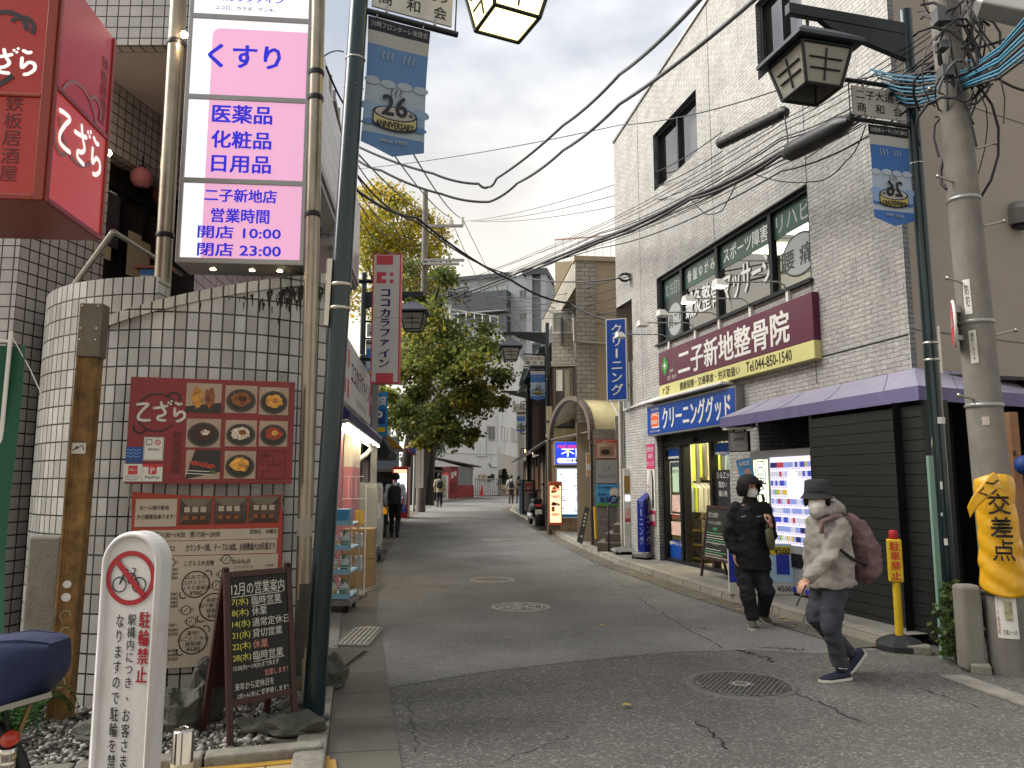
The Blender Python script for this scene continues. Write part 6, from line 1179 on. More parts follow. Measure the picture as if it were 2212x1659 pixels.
p=at(1198,1142,21.2);f=facing(1184,1212,p.y);t=thing('lit_flyer_sign','orange lit standing sign with food pictures and prices by the estate wall','sign board',f.pt(.2,.15));y0,y1=f.to(1198,1135)[1],f.to(1198,1040)[1];w_=f.len
k=MB(f);k.box(0,w_,y0,y1,-.14,0,mat('flyer_orange','#b0562a',.5));k.box(.04,w_-.04,y0-.12,y0,-.12,-.02,BRM);k.build('case',t,bevel=.01);k=MB(f);k.rect(.03,w_-.03,y0+.08,y1-.12,.004,glow('flyer_glow','#f0b888',.75));k.text('韓国料理',.07,w_-.07,y1-.26,y1-.18,.008,LR,.02);k.text('2980円',.06,w_-.06,y0+.72,y0+.82,.008,LR,.03);k.text('4980円',.06,w_-.06,y0+.24,y0+.34,.008,LR,.03)
for yb in(y0+.88,y0+.4):
 for j in range(7):k.disc(.1+rnd.random()*(w_-.2),yb+rnd.random()*.2,.05,.04,.006+j*.0007,rnd.choice(FOOD),10)
k.build('print',t)
p=gg(1354,1196,.1);f=facing(1342,1366,p.y);t=thing('flyer_stand','slim white standing panel with flyers on wheeled silver base','sign stand',f.pt(.1,.12));y0,y1=f.to(1350,1180)[1],f.to(1350,1012)[1];w_=f.len
k=MB(f);k.box(0,w_,y0,y1,-.06,0,WHT);k.box(w_,w_+.12,y0,y1,-.1,-.02,GREYM);k.build('panel',t,bevel=.005);k=MB(f);k.hull([(-.25,.16,.25),(w_+.2,.16,.25),(w_+.2,.16,-.3),(-.25,.16,-.3)],[(-.2,.2,.2),(w_+.15,.26,.1),(w_+.15,.26,-.3),(-.2,.2,-.25)],GREYM);k.build('base',t)
k=MB(f);k.rect(.02,w_-.03,y1-.5,y1-.15,.004,mat('mirror_gold','#8a6f3a',.2,.6));k.rect(.03,w_-.03,y1-.66,y1-.54,.004,glow('mini_screen','#e6dcf0',.8));k.rect(.02,w_-.02,y1-1.0,y1-.8,.004,MATS['flyer_mix']);k.rect(.02,w_-.02,y1-1.08,y1-1.01,.004,PAPR);k.rect(.02,w_-.02,y1-1.35,y1-1.12,.004,mat('flyer_pale','#b9c0b0',.6,var=.2,vs_=20));k.build('flyer',t)
for x in(-.18,w_+.1):k=MB(f);k.lathe([(0,-.015),(.045,-.015),(.045,.015),(0,.015)],BLK,14,c=(x,.145,.2),axis='x');k.build('castor',t)
p=gg(1395,1205,.1);c=at(1398,1195,15.0);t=thing('tower_sign','blue three sided standing sign with slanted top and white katakana','sign stand',(c.x,c.y,.12));y0=.22;zt3=at(1400,1060,15).z;z4=at(1376,1080,15).z
L3=at(1377,1150,14.85);M3_=at(1392,1150,14.7);R3=at(1418,1150,15.1);DBL=mat('tower_blue','#141f78',.35,var=.05)
B0=[Vector((q.x,q.y,y0))for q in(L3,M3_,R3)];T0=[Vector((L3 .x,L3 .y,z4)),Vector((M3_.x,M3_.y,z4-.01)),Vector((R3 .x,R3 .y,zt3+.12))];k=MB();k.hull(B0,T0,DBL);k.build('body',t,bevel=.006)
k=MB();q=[Vector((L3 .x-.1,L3 .y-.1,.14)),Vector((M3_.x,M3_.y-.15,.14)),Vector((R3 .x+.12,R3 .y-.05,.14)),Vector((R3 .x+.05,R3 .y+.4,.14)),Vector((L3 .x-.05,L3 .y+.4,.14))];k.hull(q,[v+Vector((0,0,.05))for v in q],GREYM);k.build('base',t)
for v in(q[0],q[1],q[2]):k=MB(Matrix.Translation(v));k.lathe([(0,-.015),(.04,-.015),(.04,.015),(0,.015)],BLK,12,c=(0,.06,-.0),axis='x');k.build('castor',t)
fr_=Fr(M3_[:2],R3[:2]);k=MB(fr_);k.col('クリーニング',fr_.len*.12,fr_.len*.55,.35,1.5,.01,WHT,.02);k.M=k.M@Matrix.Translation((fr_.len*.72,.9,.01))@Matrix.Rotation(-pi/2,4,'Z');k.text('HIGH QUALITY & FASHION',-.55,.55,-.03,.03,0,mat('tower_pale','#4a56a8',.5));k.M=Fr(L3[:2],M3_[:2]).M;k.col('クリーニング',.06,.17,.35,1.4,.008,mat('tower_white','#8f96b8',.5));k.build('lettering',t)
WOOD=mat('old_wood','#3a2a20',.75,var=.3,vs_=5);WOOD2=mat('old_wood_light','#5a4636',.75,var=.25,vs_=5);ROOFT=mat('roof_tile','#3f3a37',.6,var=.2,vs_=9,bump=.5,bs=20)
t=thing('wooden_restaurant','dark timber restaurant with tiled eave and upper slatted storey','building',(1.2,27,.2));fr2=Fr((.55,35),(1.12,23.9));W_=fr2 .len
k=MB(fr2);k.box(0,W_,.1,2.5,-2,0,WOOD);k.box(0,W_,2.8,5.6,-2,-.4,WOOD2)
for i in range(26):k.box(i*W_/26,i*W_/26+.06,2.9,5.5,-.4,-.36,WOOD)
for i in range(8):k.box(i*W_/8,i*W_/8+.12,.1,2.5,0,.04,BRD)
k.build('wall',t);k=MB(fr2);k.hull([(-.2,2.42,.55),(W_+.3,2.42,.55),(W_+.3,3.05,-.4),(-.2,3.05,-.4)],[(-.2,2.5,.57),(W_+.3,2.5,.57),(W_+.3,3.14,-.4),(-.2,3.14,-.4)],ROOFT);k.hull([(-.2,5.6,.3),(W_+.2,5.6,.3),(W_+.2,6.2,-1),(-.2,6.2,-1)],[(-.2,5.7,.3),(W_+.2,5.7,.3),(W_+.2,6.3,-1),(-.2,6.3,-1)],mat('green_roof','#25383a',.6));k.build('roof',t)
k=MB(fr2)
for i in range(5):k.box(1+i*1.9,2.1+i*1.9,1.3,2.1,.0,.045,mat('noren_wood','#7a5232',.7))if i%2 else k.box(1+i*1.9,2.1+i*1.9,.8,2.2,0,.02,mat('shoji_warm','#6a5a44',.6))
k.build('window',t)
b=gg(1146,1100,.1);Yp=31;p0=Vector((at(1144,900,Yp).x,Yp,.3));t=thing('gate_post','black square post with small dark roof cap and lattice frames','post',p0);zt5=at(1143,830,Yp).z;k=MB(Matrix.Translation((p0 .x,p0 .y,0)));k.box(-.1,.1,.3,zt5,-.1,.1,BLK)if False else None
k=MB();k.box(p0 .x-.1,p0 .x+.1,Yp-.1,Yp+.1,.3,zt5,BLK);k.build('post',t);k=MB();zc=at(1130,800,Yp).z;q=lambda r,z:[(p0 .x-.15-r,Yp-r,z),(p0 .x-.15+r,Yp-r,z),(p0 .x-.15+r,Yp+r,z),(p0 .x-.15-r,Yp+r,z)];k.loft([q(.28,zt5-.05),q(.27,zt5+.02),q(.1,zc+.08)],mat('cap_green','#1c2a2c',.5),False);k.build('cap',t)
k=MB()
for z in(2.6,3.5,4.5):
 for a,b_ in(((-.35,0),(-.35,.3)),((-.35,.3),(-.1,.3)),((-.35,0),(-.1,0)),((-.25,.06),(-.25,.24))):k.tube([(p0 .x+a[0],Yp,z+a[1]),(p0 .x+b_[0],Yp,z+b_[1])],.02,BLK,5)
k.build('lattice',t)
p=gg(1141,1112,.1);f=facing(1128,1155,p.y);t=thing('restaurant_stand_sign','white standing sign in dark frame with brushed katakana by timber restaurant','sign board',f.pt(.2,.2));y0,y1=f.to(1140,1110)[1],f.to(1140,1037)[1];w_=f.len
k=MB(f);k.box(0,w_,y0,y1,-.25,0,BLK);k.rect(.07,w_-.07,y0+.12,y1-.06,.004,CRP);k.build('panel',t,bevel=.01);k=MB(f);k.box(.1,w_-.1,y1-.42,y1-.12,.004,.008,PAPR);k.text('炭火',.16,w_-.16,y1-.36,y1-.2,.012,PAPW,.02);k.col('ホモ',.12,.34,y0+.55,y1-.5,.008,INK,.03);k.col('ルン',w_-.34,w_-.12,y0+.4,y1-.7,.008,INK,.03);k.disc(w_*.55,y0+.28,.13,.12,.008,PAPR,14);k.build('lettering',t)
f=facing(1121,1130,p.y+.3);k=MB(f);k.box(0,f.len,y0,y1+.03,-.5,0,mat('pale_blue','#7f93a5',.5,var=.1));k.box(.02,f.len-.02,y0+.1,y1-.1,0,.01,MATS['pale_blue']);k.build('cabinet',loc=f.pt(0,y0),bevel=.01,label='narrow pale blue cabinet left of the white standing sign',cat='cabinet')
p=gg(1170,1136,.1);k=MB(Matrix.Translation(p));h=at(1170,1087,p.y).z-p.z;k.lathe([(0,0),(.12,0),(.12,h*.9),(.125,h*.92),(.125,h*.97),(.08,h),(0,h)],mat('bin_steel','#4a4c4c',.35,.8),20);k.ring(0,0,.06,.1,h+.003,BLK,16);k.build('ash_bin',loc=p,label='grey cylindrical metal bin on the right pavement edge',cat='bin')
p=gg(1158,1137,.1);t=thing('scooter','black motor scooter parked by timber restaurant, seen from behind','scooter',p,radians(8));S=Matrix.Translation(p)@Matrix.Rotation(radians(8),4,'Z')
for y in(-.15,1.0):k=MB(S);k.lathe([(.13,-.05),(.21,-.05),(.23,0),(.21,.05),(.13,.05)],BLK,20,c=(0,y,.23),axis='x');o=k.build('wheel',t);k=MB(S);k.lathe([(0,-.03),(.13,-.03),(.13,.03),(0,.03)],STEEL,16,c=(0,y,.23),axis='x');k.build('rim',o)
k=MB(S);SCB=mat('scooter_black','#121316',.25,.2,coat=.5)
k.loft([[(x*.2*s_,y,z_+zz*.16*s_)for x,zz in((-1,-.6),(1,-.6),(1,.6),(.5,1),(-.5,1),(-1,.6))]for y,z_,s_ in((-.4,.62,.55),(-.15,.6,1),(.2,.52,.95),(.45,.38,.8))],SCB);k.loft([[(x*.18,y,z_)for x in(-1,1)]+[(x*.16,y+.05,z_)for x in(1,-1)]for y,z_ in((.75,.3),(.85,.7),(.92,1.0))],SCB);k.box(-.14,.14,.2,.85,.26,.32,SCB);k.build('body',t,bevel=.02)
k=MB(S);k.loft([[(x*.14,y,.78+zz*.05)for x,zz in((-1,-1),(1,-1),(.8,1),(-.8,1))]for y in(-.4,-.1,.3)],BLK);k.build('seat',t,bevel=.02);k=MB(S);k.tube([(-.33,.8,1.05),(0,.9,1.08),(.33,.8,1.05)],.018,BLK,8);k.tube([(-.3,.82,1.05),(-.36,.85,1.22)],.008,BLK,5);k.tube([(.3,.82,1.05),(.36,.85,1.22)],.008,BLK,5);k.build('handlebar',t);k=MB(S);k.ball((-.38,.85,1.26),(.06,.02,.04),BLK);k.build('mirror',t);k=MB(S);k.ball((.38,.85,1.26),(.06,.02,.04),BLK);k.build('mirror',t)
k=MB(S);k.box(-.09,.09,-.46,-.43,.6,.67,PAPR);k.build('tail_light',t);k=MB(S);k.box(-.1,.1,-.45,-.44,.38,.52,PAPW);k.build('number_plate',t);k=MB(S);k.loft([[(x,y,z)for x,z in((-.22,.25),(-.16,.25),(-.16,.4),(-.22,.4))]for y in(-.35,.3)],mat('white_fairing','#a8a8a4',.4));k.build('side_panel',t)
# ---------------------------------------------------------------- far buildings
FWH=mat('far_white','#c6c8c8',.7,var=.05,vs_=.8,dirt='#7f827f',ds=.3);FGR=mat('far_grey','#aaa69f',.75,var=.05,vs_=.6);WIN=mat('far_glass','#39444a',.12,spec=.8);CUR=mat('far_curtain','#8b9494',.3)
def far_window(parent,f,q,m=WIN,w=0,sill=True):
 x0,x1,y0,y1=fb(f,*q);k=MB(f);e=.08
 for a in((x0-e,x1+e,y1,y1+e),(x0-e,x1+e,y0-e,y0),(x0-e,x0,y0,y1),(x1,x1+e,y0,y1),((x0+x1)/2-.03,(x0+x1)/2+.03,y0,y1)):k.box(*a,-.05,.05,GREYM)
 o=k.build('window',parent);k=MB(f);k.rect(x0,x1,y0,y1,.012,m);k.build('pane',o)
t=thing('white_building','white rendered corner building with small windows where the street bends','building',(-2,57,.6));f=Fr((-5.75,54.5),(-1.08,58));fr3=Fr((-1.08,58),(2.3,81));H_=fr3 .to(1075,714)[1]
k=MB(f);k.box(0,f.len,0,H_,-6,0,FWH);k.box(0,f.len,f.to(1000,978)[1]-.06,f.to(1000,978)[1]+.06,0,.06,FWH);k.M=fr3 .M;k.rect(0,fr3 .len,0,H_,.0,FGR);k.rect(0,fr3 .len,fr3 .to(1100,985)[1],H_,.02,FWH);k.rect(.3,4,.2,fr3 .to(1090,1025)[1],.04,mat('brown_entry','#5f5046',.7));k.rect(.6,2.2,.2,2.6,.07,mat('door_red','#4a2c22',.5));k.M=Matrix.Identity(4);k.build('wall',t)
k=MB(f);k.box(-.1,f.len+.1,H_,H_+.15,-6,.1,FGR)
for i in range(9):x=i*f.len/8;k.box(x,x+.04,H_+.15,H_+1.1,-.05,0,WHT)
k.box(0,f.len,H_+1.08,H_+1.15,-.06,.01,WHT);k.build('roof_railing',t)
for q in((997,930,1021,952),(1054,922,1067,950),(1035,845,1062,868),(1010,780,1035,805)):far_window(t,f,q,CUR if q[0]<1000 else WIN)
for q in((1083,922,1095,952),(1103,925,1108,955),(1110,928,1117,955),(1121,915,1127,955),(1083,838,1094,862),(1090,770,1100,795),(1105,800,1113,820)):far_window(t,fr3,q)
k=MB(f)
for x,y in((1037,1031),(1046,1031),(1056,1034),(1063,1030)):a,b=f.to(x,y);k.box(a-.12,a+.12,b-.22,b+.2,0,.15,CREAM if x<1050 else BLK)
a,b=f.to(1040,1005);k.tube([f.to(1030,985)+(.08,),f.to(1052,985)+(.08,),f.to(1052,940)+(.08,)],.05,FWH,6);k.tube([f.to(1056,1000)+(.08,),f.to(1062,1008)+(.08,),f.to(1074,1008)+(.08,)],.06,FWH,6);k.build('meter_box',t)
t=thing('lit_shop','small shop with striped awning and warm lights past white building','building',(2,72,.7));f=Fr((1.0,69),(4,75));k=MB(f);k.box(0,f.len,.5,7,-3,.12,FGR);k.rect(.3,f.len,.7,3.2,.14,mat('shop_blue_dark','#2a3038',.6));k.build('wall',t);k=MB(f);k.rect(.5,f.len-.5,1.0,2.8,.17,glow('warm_window','#e0a868',.8));k.rect(0,f.len,4.2,4.6,.17,glow('warm_strip','#f0c890',1.4));k.build('lit_window',t);k=MB(f)
for i in range(8):k.hull([(.2+i*.55,3.6,.15),(.2+i*.55+.55,3.6,.15),(.2+i*.55+.55,3.1,.9),(.2+i*.55,3.1,.9)],[(.2+i*.55,3.64,.15),(.2+i*.55+.55,3.64,.15),(.2+i*.55+.55,3.14,.9),(.2+i*.55,3.14,.9)],PAPW if i%2 else NAV)
k.build('striped_awning',t)
GAP=mat('apartment_grey','#888d93',.75,var=.05,vs_=.3);GAPD=mat('apartment_dark','#3f444b',.7);t=thing('apartment_block','tall grey apartment block with dark balconies above white building','building',(-2,95,0));f=Fr((-10.4,97),(3.45,92));tp_=f.to(1100,597)[1];k=MB(f);k.box(0,f.len,0,tp_,-14,0,GAP);k.box(-.3,f.len-4,tp_,tp_+.5,-14,.3,GAPD);k.build('wall',t)
for y0,y1 in((693,641),(740,690+4),(790,745)):
 x0,x1,b0,b1=fb(f,985,y1,1103,y0-20);k=MB(f);k.box(x0,x1,b0,b0+(b1-b0)*.98,0,1.4,GAPD);k.box(x0,x1,b0-.15,b0,0,1.5,GAP);k.build('balcony',t)
for q in((1055,617,1072,638),(1075,617,1094,638),(1031,617,1044,638),(1123,628,1138,642),(1123,677,1138,690),(1124,726,1136,738),(1040,672,1055,688),(1075,672,1095,688)):far_window(t,f,q,WIN if q[0]>1100 else CUR)
t=thing('stair_tower','pale open stair tower with portal frame beside grey apartment block','building',(5,91,0));f=Fr((1.75,91.5),(4.2,91));k=MB(f);tp_=f.to(1170,592)[1]
for x in(.0,1.75):k.box(x,x+.7,0,tp_,-6,0,GAP)
k.box(-.5,2.6,tp_,tp_+.7,-6,.2,GAPD);k.build('frame',t)
for z in(5,8.3,11.6,14.9,18.2):k=MB(f);k.box(.7,1.75,z,z+.3,-6,1.0,FWH);k.box(.7,1.75,z+.3,z+1.3,.9,1.0,mat('rail_glass','#9aa4a4',.2));k.build('landing',t)
k=MB(f);k.box(.7,1.75,0,tp_,-6,-5.8,CREAM);k.build('back_wall',t)
t=thing('pale_block','pale building with railing rising behind the cream building','building',(5,33,0));f=Fr((1.9,33),(6,32));k=MB(f);k.box(0,f.len,0,f.to(1290,560)[1],-4,0,CREAM);k.build('wall',t);k=MB(f);b=f.to(1290,560)[1]
for i in range(12):k.box(i*.35,i*.35+.03,b,b+1,-.04,0,WHT)
k.box(0,f.len,b+1,b+1.05,-.05,.01,mat('rail_pink','#b08a7c',.6));k.build('roof_railing',t)
p=at(1000,1078,50);f=facing(955,1027,p.y,1.5);t=thing('kiosk','small red and glass ticket kiosk with brown sheet roof by the bend','kiosk',f.pt(f.len/2,gz(p.y)));b0=gz(p.y);y1=f.to(1000,1008)[1];w_=f.len
KR=mat('kiosk_red','#7d2226',.5,var=.1);k=MB(f);k.box(0,w_,b0,b0+.1,-2,0,CONC);k.box(w_*.28,w_*.5,b0,y1,-1.8,0,KR);k.box(w_*.5,w_,b0,b0+.9,-1.8,-.1,KR);k.box(w_*.96,w_,b0+.9,y1,-1.8,-.1,WHT);k.box(0,w_*.28,b0,y1,-1.8,-1.2,DARK);k.build('wall',t)
k=MB(f);k.hull([(-.5,y1+.75,-2),(w_+.2,y1+.05,-2),(w_+.2,y1-.05,.5),(-.5,y1+.45,.5)],[(-.5,y1+.85,-2),(w_+.2,y1+.15,-2),(w_+.2,y1+.03,.5),(-.5,y1+.53,.5)],mat('kiosk_roof','#4a4038',.7,var=.15,vs_=4));k.build('roof',t)
k=MB(f);k.box(w_*.5,w_*.96,b0+.9,y1,-1.7,-.15,mat('kiosk_glass','#48535e',.15,spec=.8));k.build('window',t);k=MB(f)
for q in((.3,.36,1.35,1.75),(.38,.45,1.5,1.8)):k.rect(w_*q[0],w_*q[1],b0+q[2],b0+q[3],.01,PAPW)
k.box(w_*.3,w_*.46,b0+.45,b0+1.1,0,.05,mat('post_red','#5c1518',.5));k.build('notice',t)
p=at(962,1075,48.6);f=facing(955,970,p.y);t=thing('white_stand_sign','narrow white upright sign with red peaked top and black column text','sign',f.pt(.2,gz(p.y)));b0=gz(p.y);y1=f.to(960,1026)[1];k=MB(f);k.box(0,f.len,b0,y1,-.3,0,WHT);k.hull([(-.03,y1,-.3),(f.len+.03,y1,-.3),(f.len*.8,y1+.15,-.2),(f.len*.2,y1+.15,-.2)],[(-.03,y1,.02),(f.len+.03,y1,.02),(f.len*.8,y1+.15,-.05),(f.len*.2,y1+.15,-.05)],PAPR);k.build('body',t);k=MB(f);k.col('お好み焼肉食',.08,f.len-.08,b0+.15,y1-.1,.006,INK,.01);k.build('lettering',t)
p=at(1027,1070,52);q=at(1083,1062,56);f=Fr(p[:2],q[:2],p.z);t=thing('metal_rail','low grey metal guard rail along the far kerb','rail',p);k=MB(f)
for i in range(15):k.tube([(i*f.len/14,0,0),(i*f.len/14,1.1,0)],.025,GREYM,5)
for y in(.2,1.1):k.tube([(0,y,0),(f.len,y,0)],.035,GREYM,6)
k.build('rail',t)
p=at(1041,1071,51.5);k=MB(Matrix.Translation(p));CN=mat('cone_red','#b03024',.5);k.lathe([(0,0),(.2,0),(.2,.03),(.15,.04),(.03,.68),(.0,.7)],CN,16);k.box(-.22,.22,-.22,.22,0,.025,CN);k.build('traffic_cone',loc=p,label='red traffic cone in front of the far guard rail',cat='cone')
# ---------------------------------------------------------------- trees and plants
def leafmats(n,cols):
 o=[]
 for i,c in enumerate(cols):
  m=mat(f'{n}_{i}',c,.6,spec=.25);t=m.node_tree;p=t.nodes['Principled BSDF'];tr=N(t,'ShaderNodeBsdfTranslucent');tr.inputs[0].default_value=(*[min(1,x*1.5)for x in hexc(c)],1);mx_=N(t,'ShaderNodeMixShader');mx_.inputs[0].default_value=.45
  ou=t.nodes['Material Output'];L(t,p.outputs[0],mx_.inputs[1]);L(t,tr.outputs[0],mx_.inputs[2]);L(t,mx_.outputs[0],ou.inputs[0]);o.append(m)
 return o
LGREEN=leafmats('leaf_green',('#586130','#6a7136','#4a552c','#89843a','#9c8a36'));LYEL=leafmats('leaf_yellow',('#a8972e','#968832','#727a30','#bda638','#86722a'));LDARK=leafmats('leaf_dark',('#22301a','#2c3a1e','#34401f','#1c2816'));BARK=mat('bark','#2e2720',.9,var=.3,vs_=8,bump=.7,bs=25)
def leaf(k,p,s,m,R,droop=.5):
 d=Vector((R.gauss(0,1),R.gauss(0,1),R.gauss(0,.7)-droop)).normalized();n=d.cross(Vector((R.gauss(0,1),R.gauss(0,1),R.gauss(0,1)))).normalized()*s*.42
 k.add([p,p+d*s*.5+n,p+d*s*1.1,p+d*s*.5-n],[(0,1,2,3)],m)
def tree(name,label,base,trunk_top,r0,blobs,n,size,mats,seed,cat='tree',limbs=7,weights=None,extra=None):
 R=random.Random(seed);b=Vector(base);t=thing(name,label,cat,b,group=None);k=MB();tt=Vector(trunk_top)
 k.tube([b,b.lerp(tt,.35)+Vector((R.uniform(-.1,.1),0,0)),b.lerp(tt,.7)+Vector((R.uniform(-.2,.2),0,0)),tt],[r0*1.25,r0,r0*.8,r0*.45],BARK,12)
 clumps=[]
 for c,rad in blobs:
  c=Vector(c);m_=max(6,int(rad[0]*rad[2]*5))
  for _ in range(m_):
   while True:
    v=Vector((R.uniform(-1,1),R.uniform(-1,1),R.uniform(-1,1)))
    if.25<v.length<1:break
   v=v.normalized()*(v.length**.4);clumps.append((c+Vector((v.x*rad[0],v.y*rad[1],v.z*rad[2])),R.uniform(.14,.3)*min(rad)))
 for c,r_ in R.sample(clumps,min(len(clumps),limbs)):
  s_=b.lerp(tt,R.uniform(.45,1));mid=s_.lerp(c,.5)+Vector((0,0,R.uniform(0,.4)));k.tube([s_,mid,c],[r0*.35,r0*.2,r0*.06],BARK,6)
 if extra:extra(k)
 k.build('trunk',t);k=MB();per=n//len(clumps)
 for c,r_ in clumps:
  base_m=R.choices(mats,weights)[0]
  for _ in range(int(per*R.uniform(.5,1.5))):
   p=c+Vector((R.gauss(0,r_),R.gauss(0,r_),R.gauss(0,r_*.75)));leaf(k,p,size*R.uniform(.6,1.3),base_m if R.random()<.65 else R.choices(mats,weights)[0],R)
 k.build('crown',t);return t
A3=lambda x,y,Y:at(x,y,Y)
def twin(k):
 for dx in(-.9,-.45,.5):k.tube([(-4.9+dx,41,.4),(-4.8+dx*.9,41.2,3),(-4.5+dx*.8,41,6)],[.3,.25,.15],BARK,9)
tree('street_tree','big broad tree with dark green and yellowing leaves overhanging the left side of street',(-4.9,41,.4),A3(925,700,38),.34,[(A3(965,735,28.9),(1.58,1.58,1.35)),(A3(900,775,28.9),(1.82,1.58,1.74)),(A3(1005,800,28.1),(1.50,1.43,1.50)),(A3(930,880,28.1),(1.66,1.43,1.11)),(A3(1020,880,28.1),(1.19,1.11,0.87)),(A3(870,880,28.6),(0.87,1.19,1.58)),(A3(985,930,27.8),(1.03,0.95,0.48)),(A3(925,830,30.5),(1.7,1.2,1.5)),(A3(940,925,30),(1.2,1,.7)),(A3(880,690,33.5),(1.5,1.5,1.4)),(A3(905,610,29.2),(1.27,1.27,0.87))],33000,.15,LGREEN,5,limbs=16,weights=(5,5,4,2,1),extra=twin)
tree('yellow_tree','tall yellow green autumn tree rising behind the utility pole',(-9.5,50,0),A3(860,560,50),.4,[(A3(830,500,50),(2.6,2.4,3.2)),(A3(890,560,50),(2.4,2.2,3)),(A3(790,580,50),(2.2,2,3.4)),(A3(915,500,49.5),(1.4,1.4,2.0)),(A3(880,660,49),(2.2,2,2.4)),(A3(812,445,50),(1.5,1.5,1.4))],21000,.2,LYEL,9,limbs=14,weights=(4,4,5,2,2))
tree('small_tree','slender small leaved tree growing left of the kiosk',gg(930,1085),A3(920,960,47),.1,[(A3(925,960,47),(1.0,1,1.4)),(A3(900,1000,46),(.9,.8,1.0)),(A3(950,940,47),(.9,.8,.8))],2600,.13,LDARK,3,limbs=10)
t=thing('left_house','dark low house and hedge wall behind the utility pole','house',(-8,44,.3));k=MB();f=Fr((-9,45),(-4.6,49));k.M=f.M;k.box(0,f.len,.3,2.2,-3,0,DARK);k.box(0,f.len*.6,.3,4.4,-3,-1,mat('siding_blue','#5a6670',.7));k.build('wall',t);k=MB(f);k.box(-.5,f.len+.2,2.2,2.35,-3.4,.4,MATS['kiosk_roof']);k.build('roof',t)
t=thing('grey_house','pale grey building with faint roof lettering behind the big tree','building',(-9,60,.6));f=Fr((-12,60),(-5.9,60));k=MB(f);k.box(0,f.len,.5,f.to(975,905)[1],-4,0,mat('house_grey','#7c828a',.7));k.build('wall',t);k=MB(f)
for i in range(14):y=f.to(975,915+i*10)[1];k.box(0,f.len,y,y+.04,0,.03,GREYM)
k.build('cladding',t)
def shrub(name,label,base,h,r,n,size,mats,seed,cat='plant',conical=False):
 R=random.Random(seed);t=thing(name,label,cat,base);b=Vector(base);k=MB()
 for i in range(7):a=R.uniform(0,6.3);q=b+Vector((r*.7*cos(a),r*.7*sin(a),h*R.uniform(.6,1)));k.tube([b,b.lerp(q,.5)+Vector((0,0,h*.1)),q],[.008,.006,.003],BARK,5)
 k.build('stem',t);k=MB()
 for _ in range(n):
  z=R.random();w_=r*((1-z)*1.1+.08 if conical else sin(pi*min(1,z*.8+.15)));a=R.uniform(0,6.3);q=sqrt(R.random());leaf(k,b+Vector((w_*q*cos(a),w_*q*sin(a),.04+h*z)),size*R.uniform(.6,1.3),R.choice(mats),R,.2)
 k.build('foliage',t)
shrub('weed_plant','leafy weed growing at the foot of the concrete block by utility pole',gnd(2068,1432),.62,.2,520,.05,leafmats('weed',('#33421f','#4a5a2c','#5c6a38')),4)
p=at(1089,1062,56.5);shrub('potted_conifer','small conical evergreen in a pale pot by the far brown doorway',p+Vector((0,0,.5)),1.1,.5,900,.12,LDARK,6,conical=True);k=MB(Matrix.Translation(p));k.lathe([(0,0),(.3,0),(.36,.5),(.3,.5),(0,.45)],CREAM,16);k.build('pot',[o for o in C.objects if o.name.startswith('potted_conifer')][0])
R=random.Random(2)
for q,(px,py)in enumerate(((70,1560),(30,1600))):
 b=gnd(px,py,.05);k=MB();FN=leafmats('fern',('#1f3a16','#2b4a1e'))
 for i in range(15):
  a=R.uniform(0,6.3);l=R.uniform(.2,.34);P=[b+Vector((cos(a)*l*s_,sin(a)*l*s_,.22*sin(s_*2.6)*l*3.2))for s_ in[j/12 for j in range(13)]];k.tube(P,.003,FN[0],4)
  for j in range(1,13):
   d=(P[j]-P[j-1]).normalized();sd=d.cross(Vector((0,0,1))).normalized();w_=.07*(1-j/13)+.01
   for s_ in(-1,1):e=P[j]+sd*s_*w_+d*.015;k.add([P[j]-d*.009,e,P[j]+d*.009],[(0,1,2)],FN[j%2])
 k.build('fern',loc=b,label=('green fern at the foot of the rusty post','green fern at the far left edge beneath the navy cover')[q],cat='fern')
ROCK=mat('rock','#46463d',.85,var=.3,vs_=6,bump=.7,bs=25,dirt='#32342c',ds=4)
def rock(px,py,sx,sy,sz,seed,label,dz=0):
 b=gnd(px,py,.03);R=random.Random(seed);k=MB(Matrix.Translation(b));k.ball((0,0,sz*.45),(sx,sy,sz*.62),ROCK,14,9);off=Vector((seed*3.1,seed*1.7,0))
 k.v=[b+(v-b)*(1+.55*noise.noise((v-b)*2.2/max(sx,sz)+off)+.15*noise.noise((v-b)*6/max(sx,sz)+off))for v in k.v];k.f=[(f[0],f[1],False,f[3])for f in k.f]
 k.build('rock',loc=b,label=label,cat='rock',bevel=.008)
rock(440,1560,.12,.1,.36,1,'tall grey green boulder behind the stainless bollard');rock(385,1580,.14,.12,.22,2,'rounded dark boulder between white sign and tall boulder');rock(640,1585,.2,.12,.1,3,'flat grey stone slab by the lamp post base');rock(580,1580,.17,.12,.09,6,'low flat stone under the chalkboard');rock(230,1600,.22,.1,.1,5,'flat dark rock behind the white no bicycle sign');rock(635,1540,.1,.08,.1,8,'small dark stone left of the lamp post');rock(720,1480,.1,.14,.2,7,'square mossy stone by the white end panel')
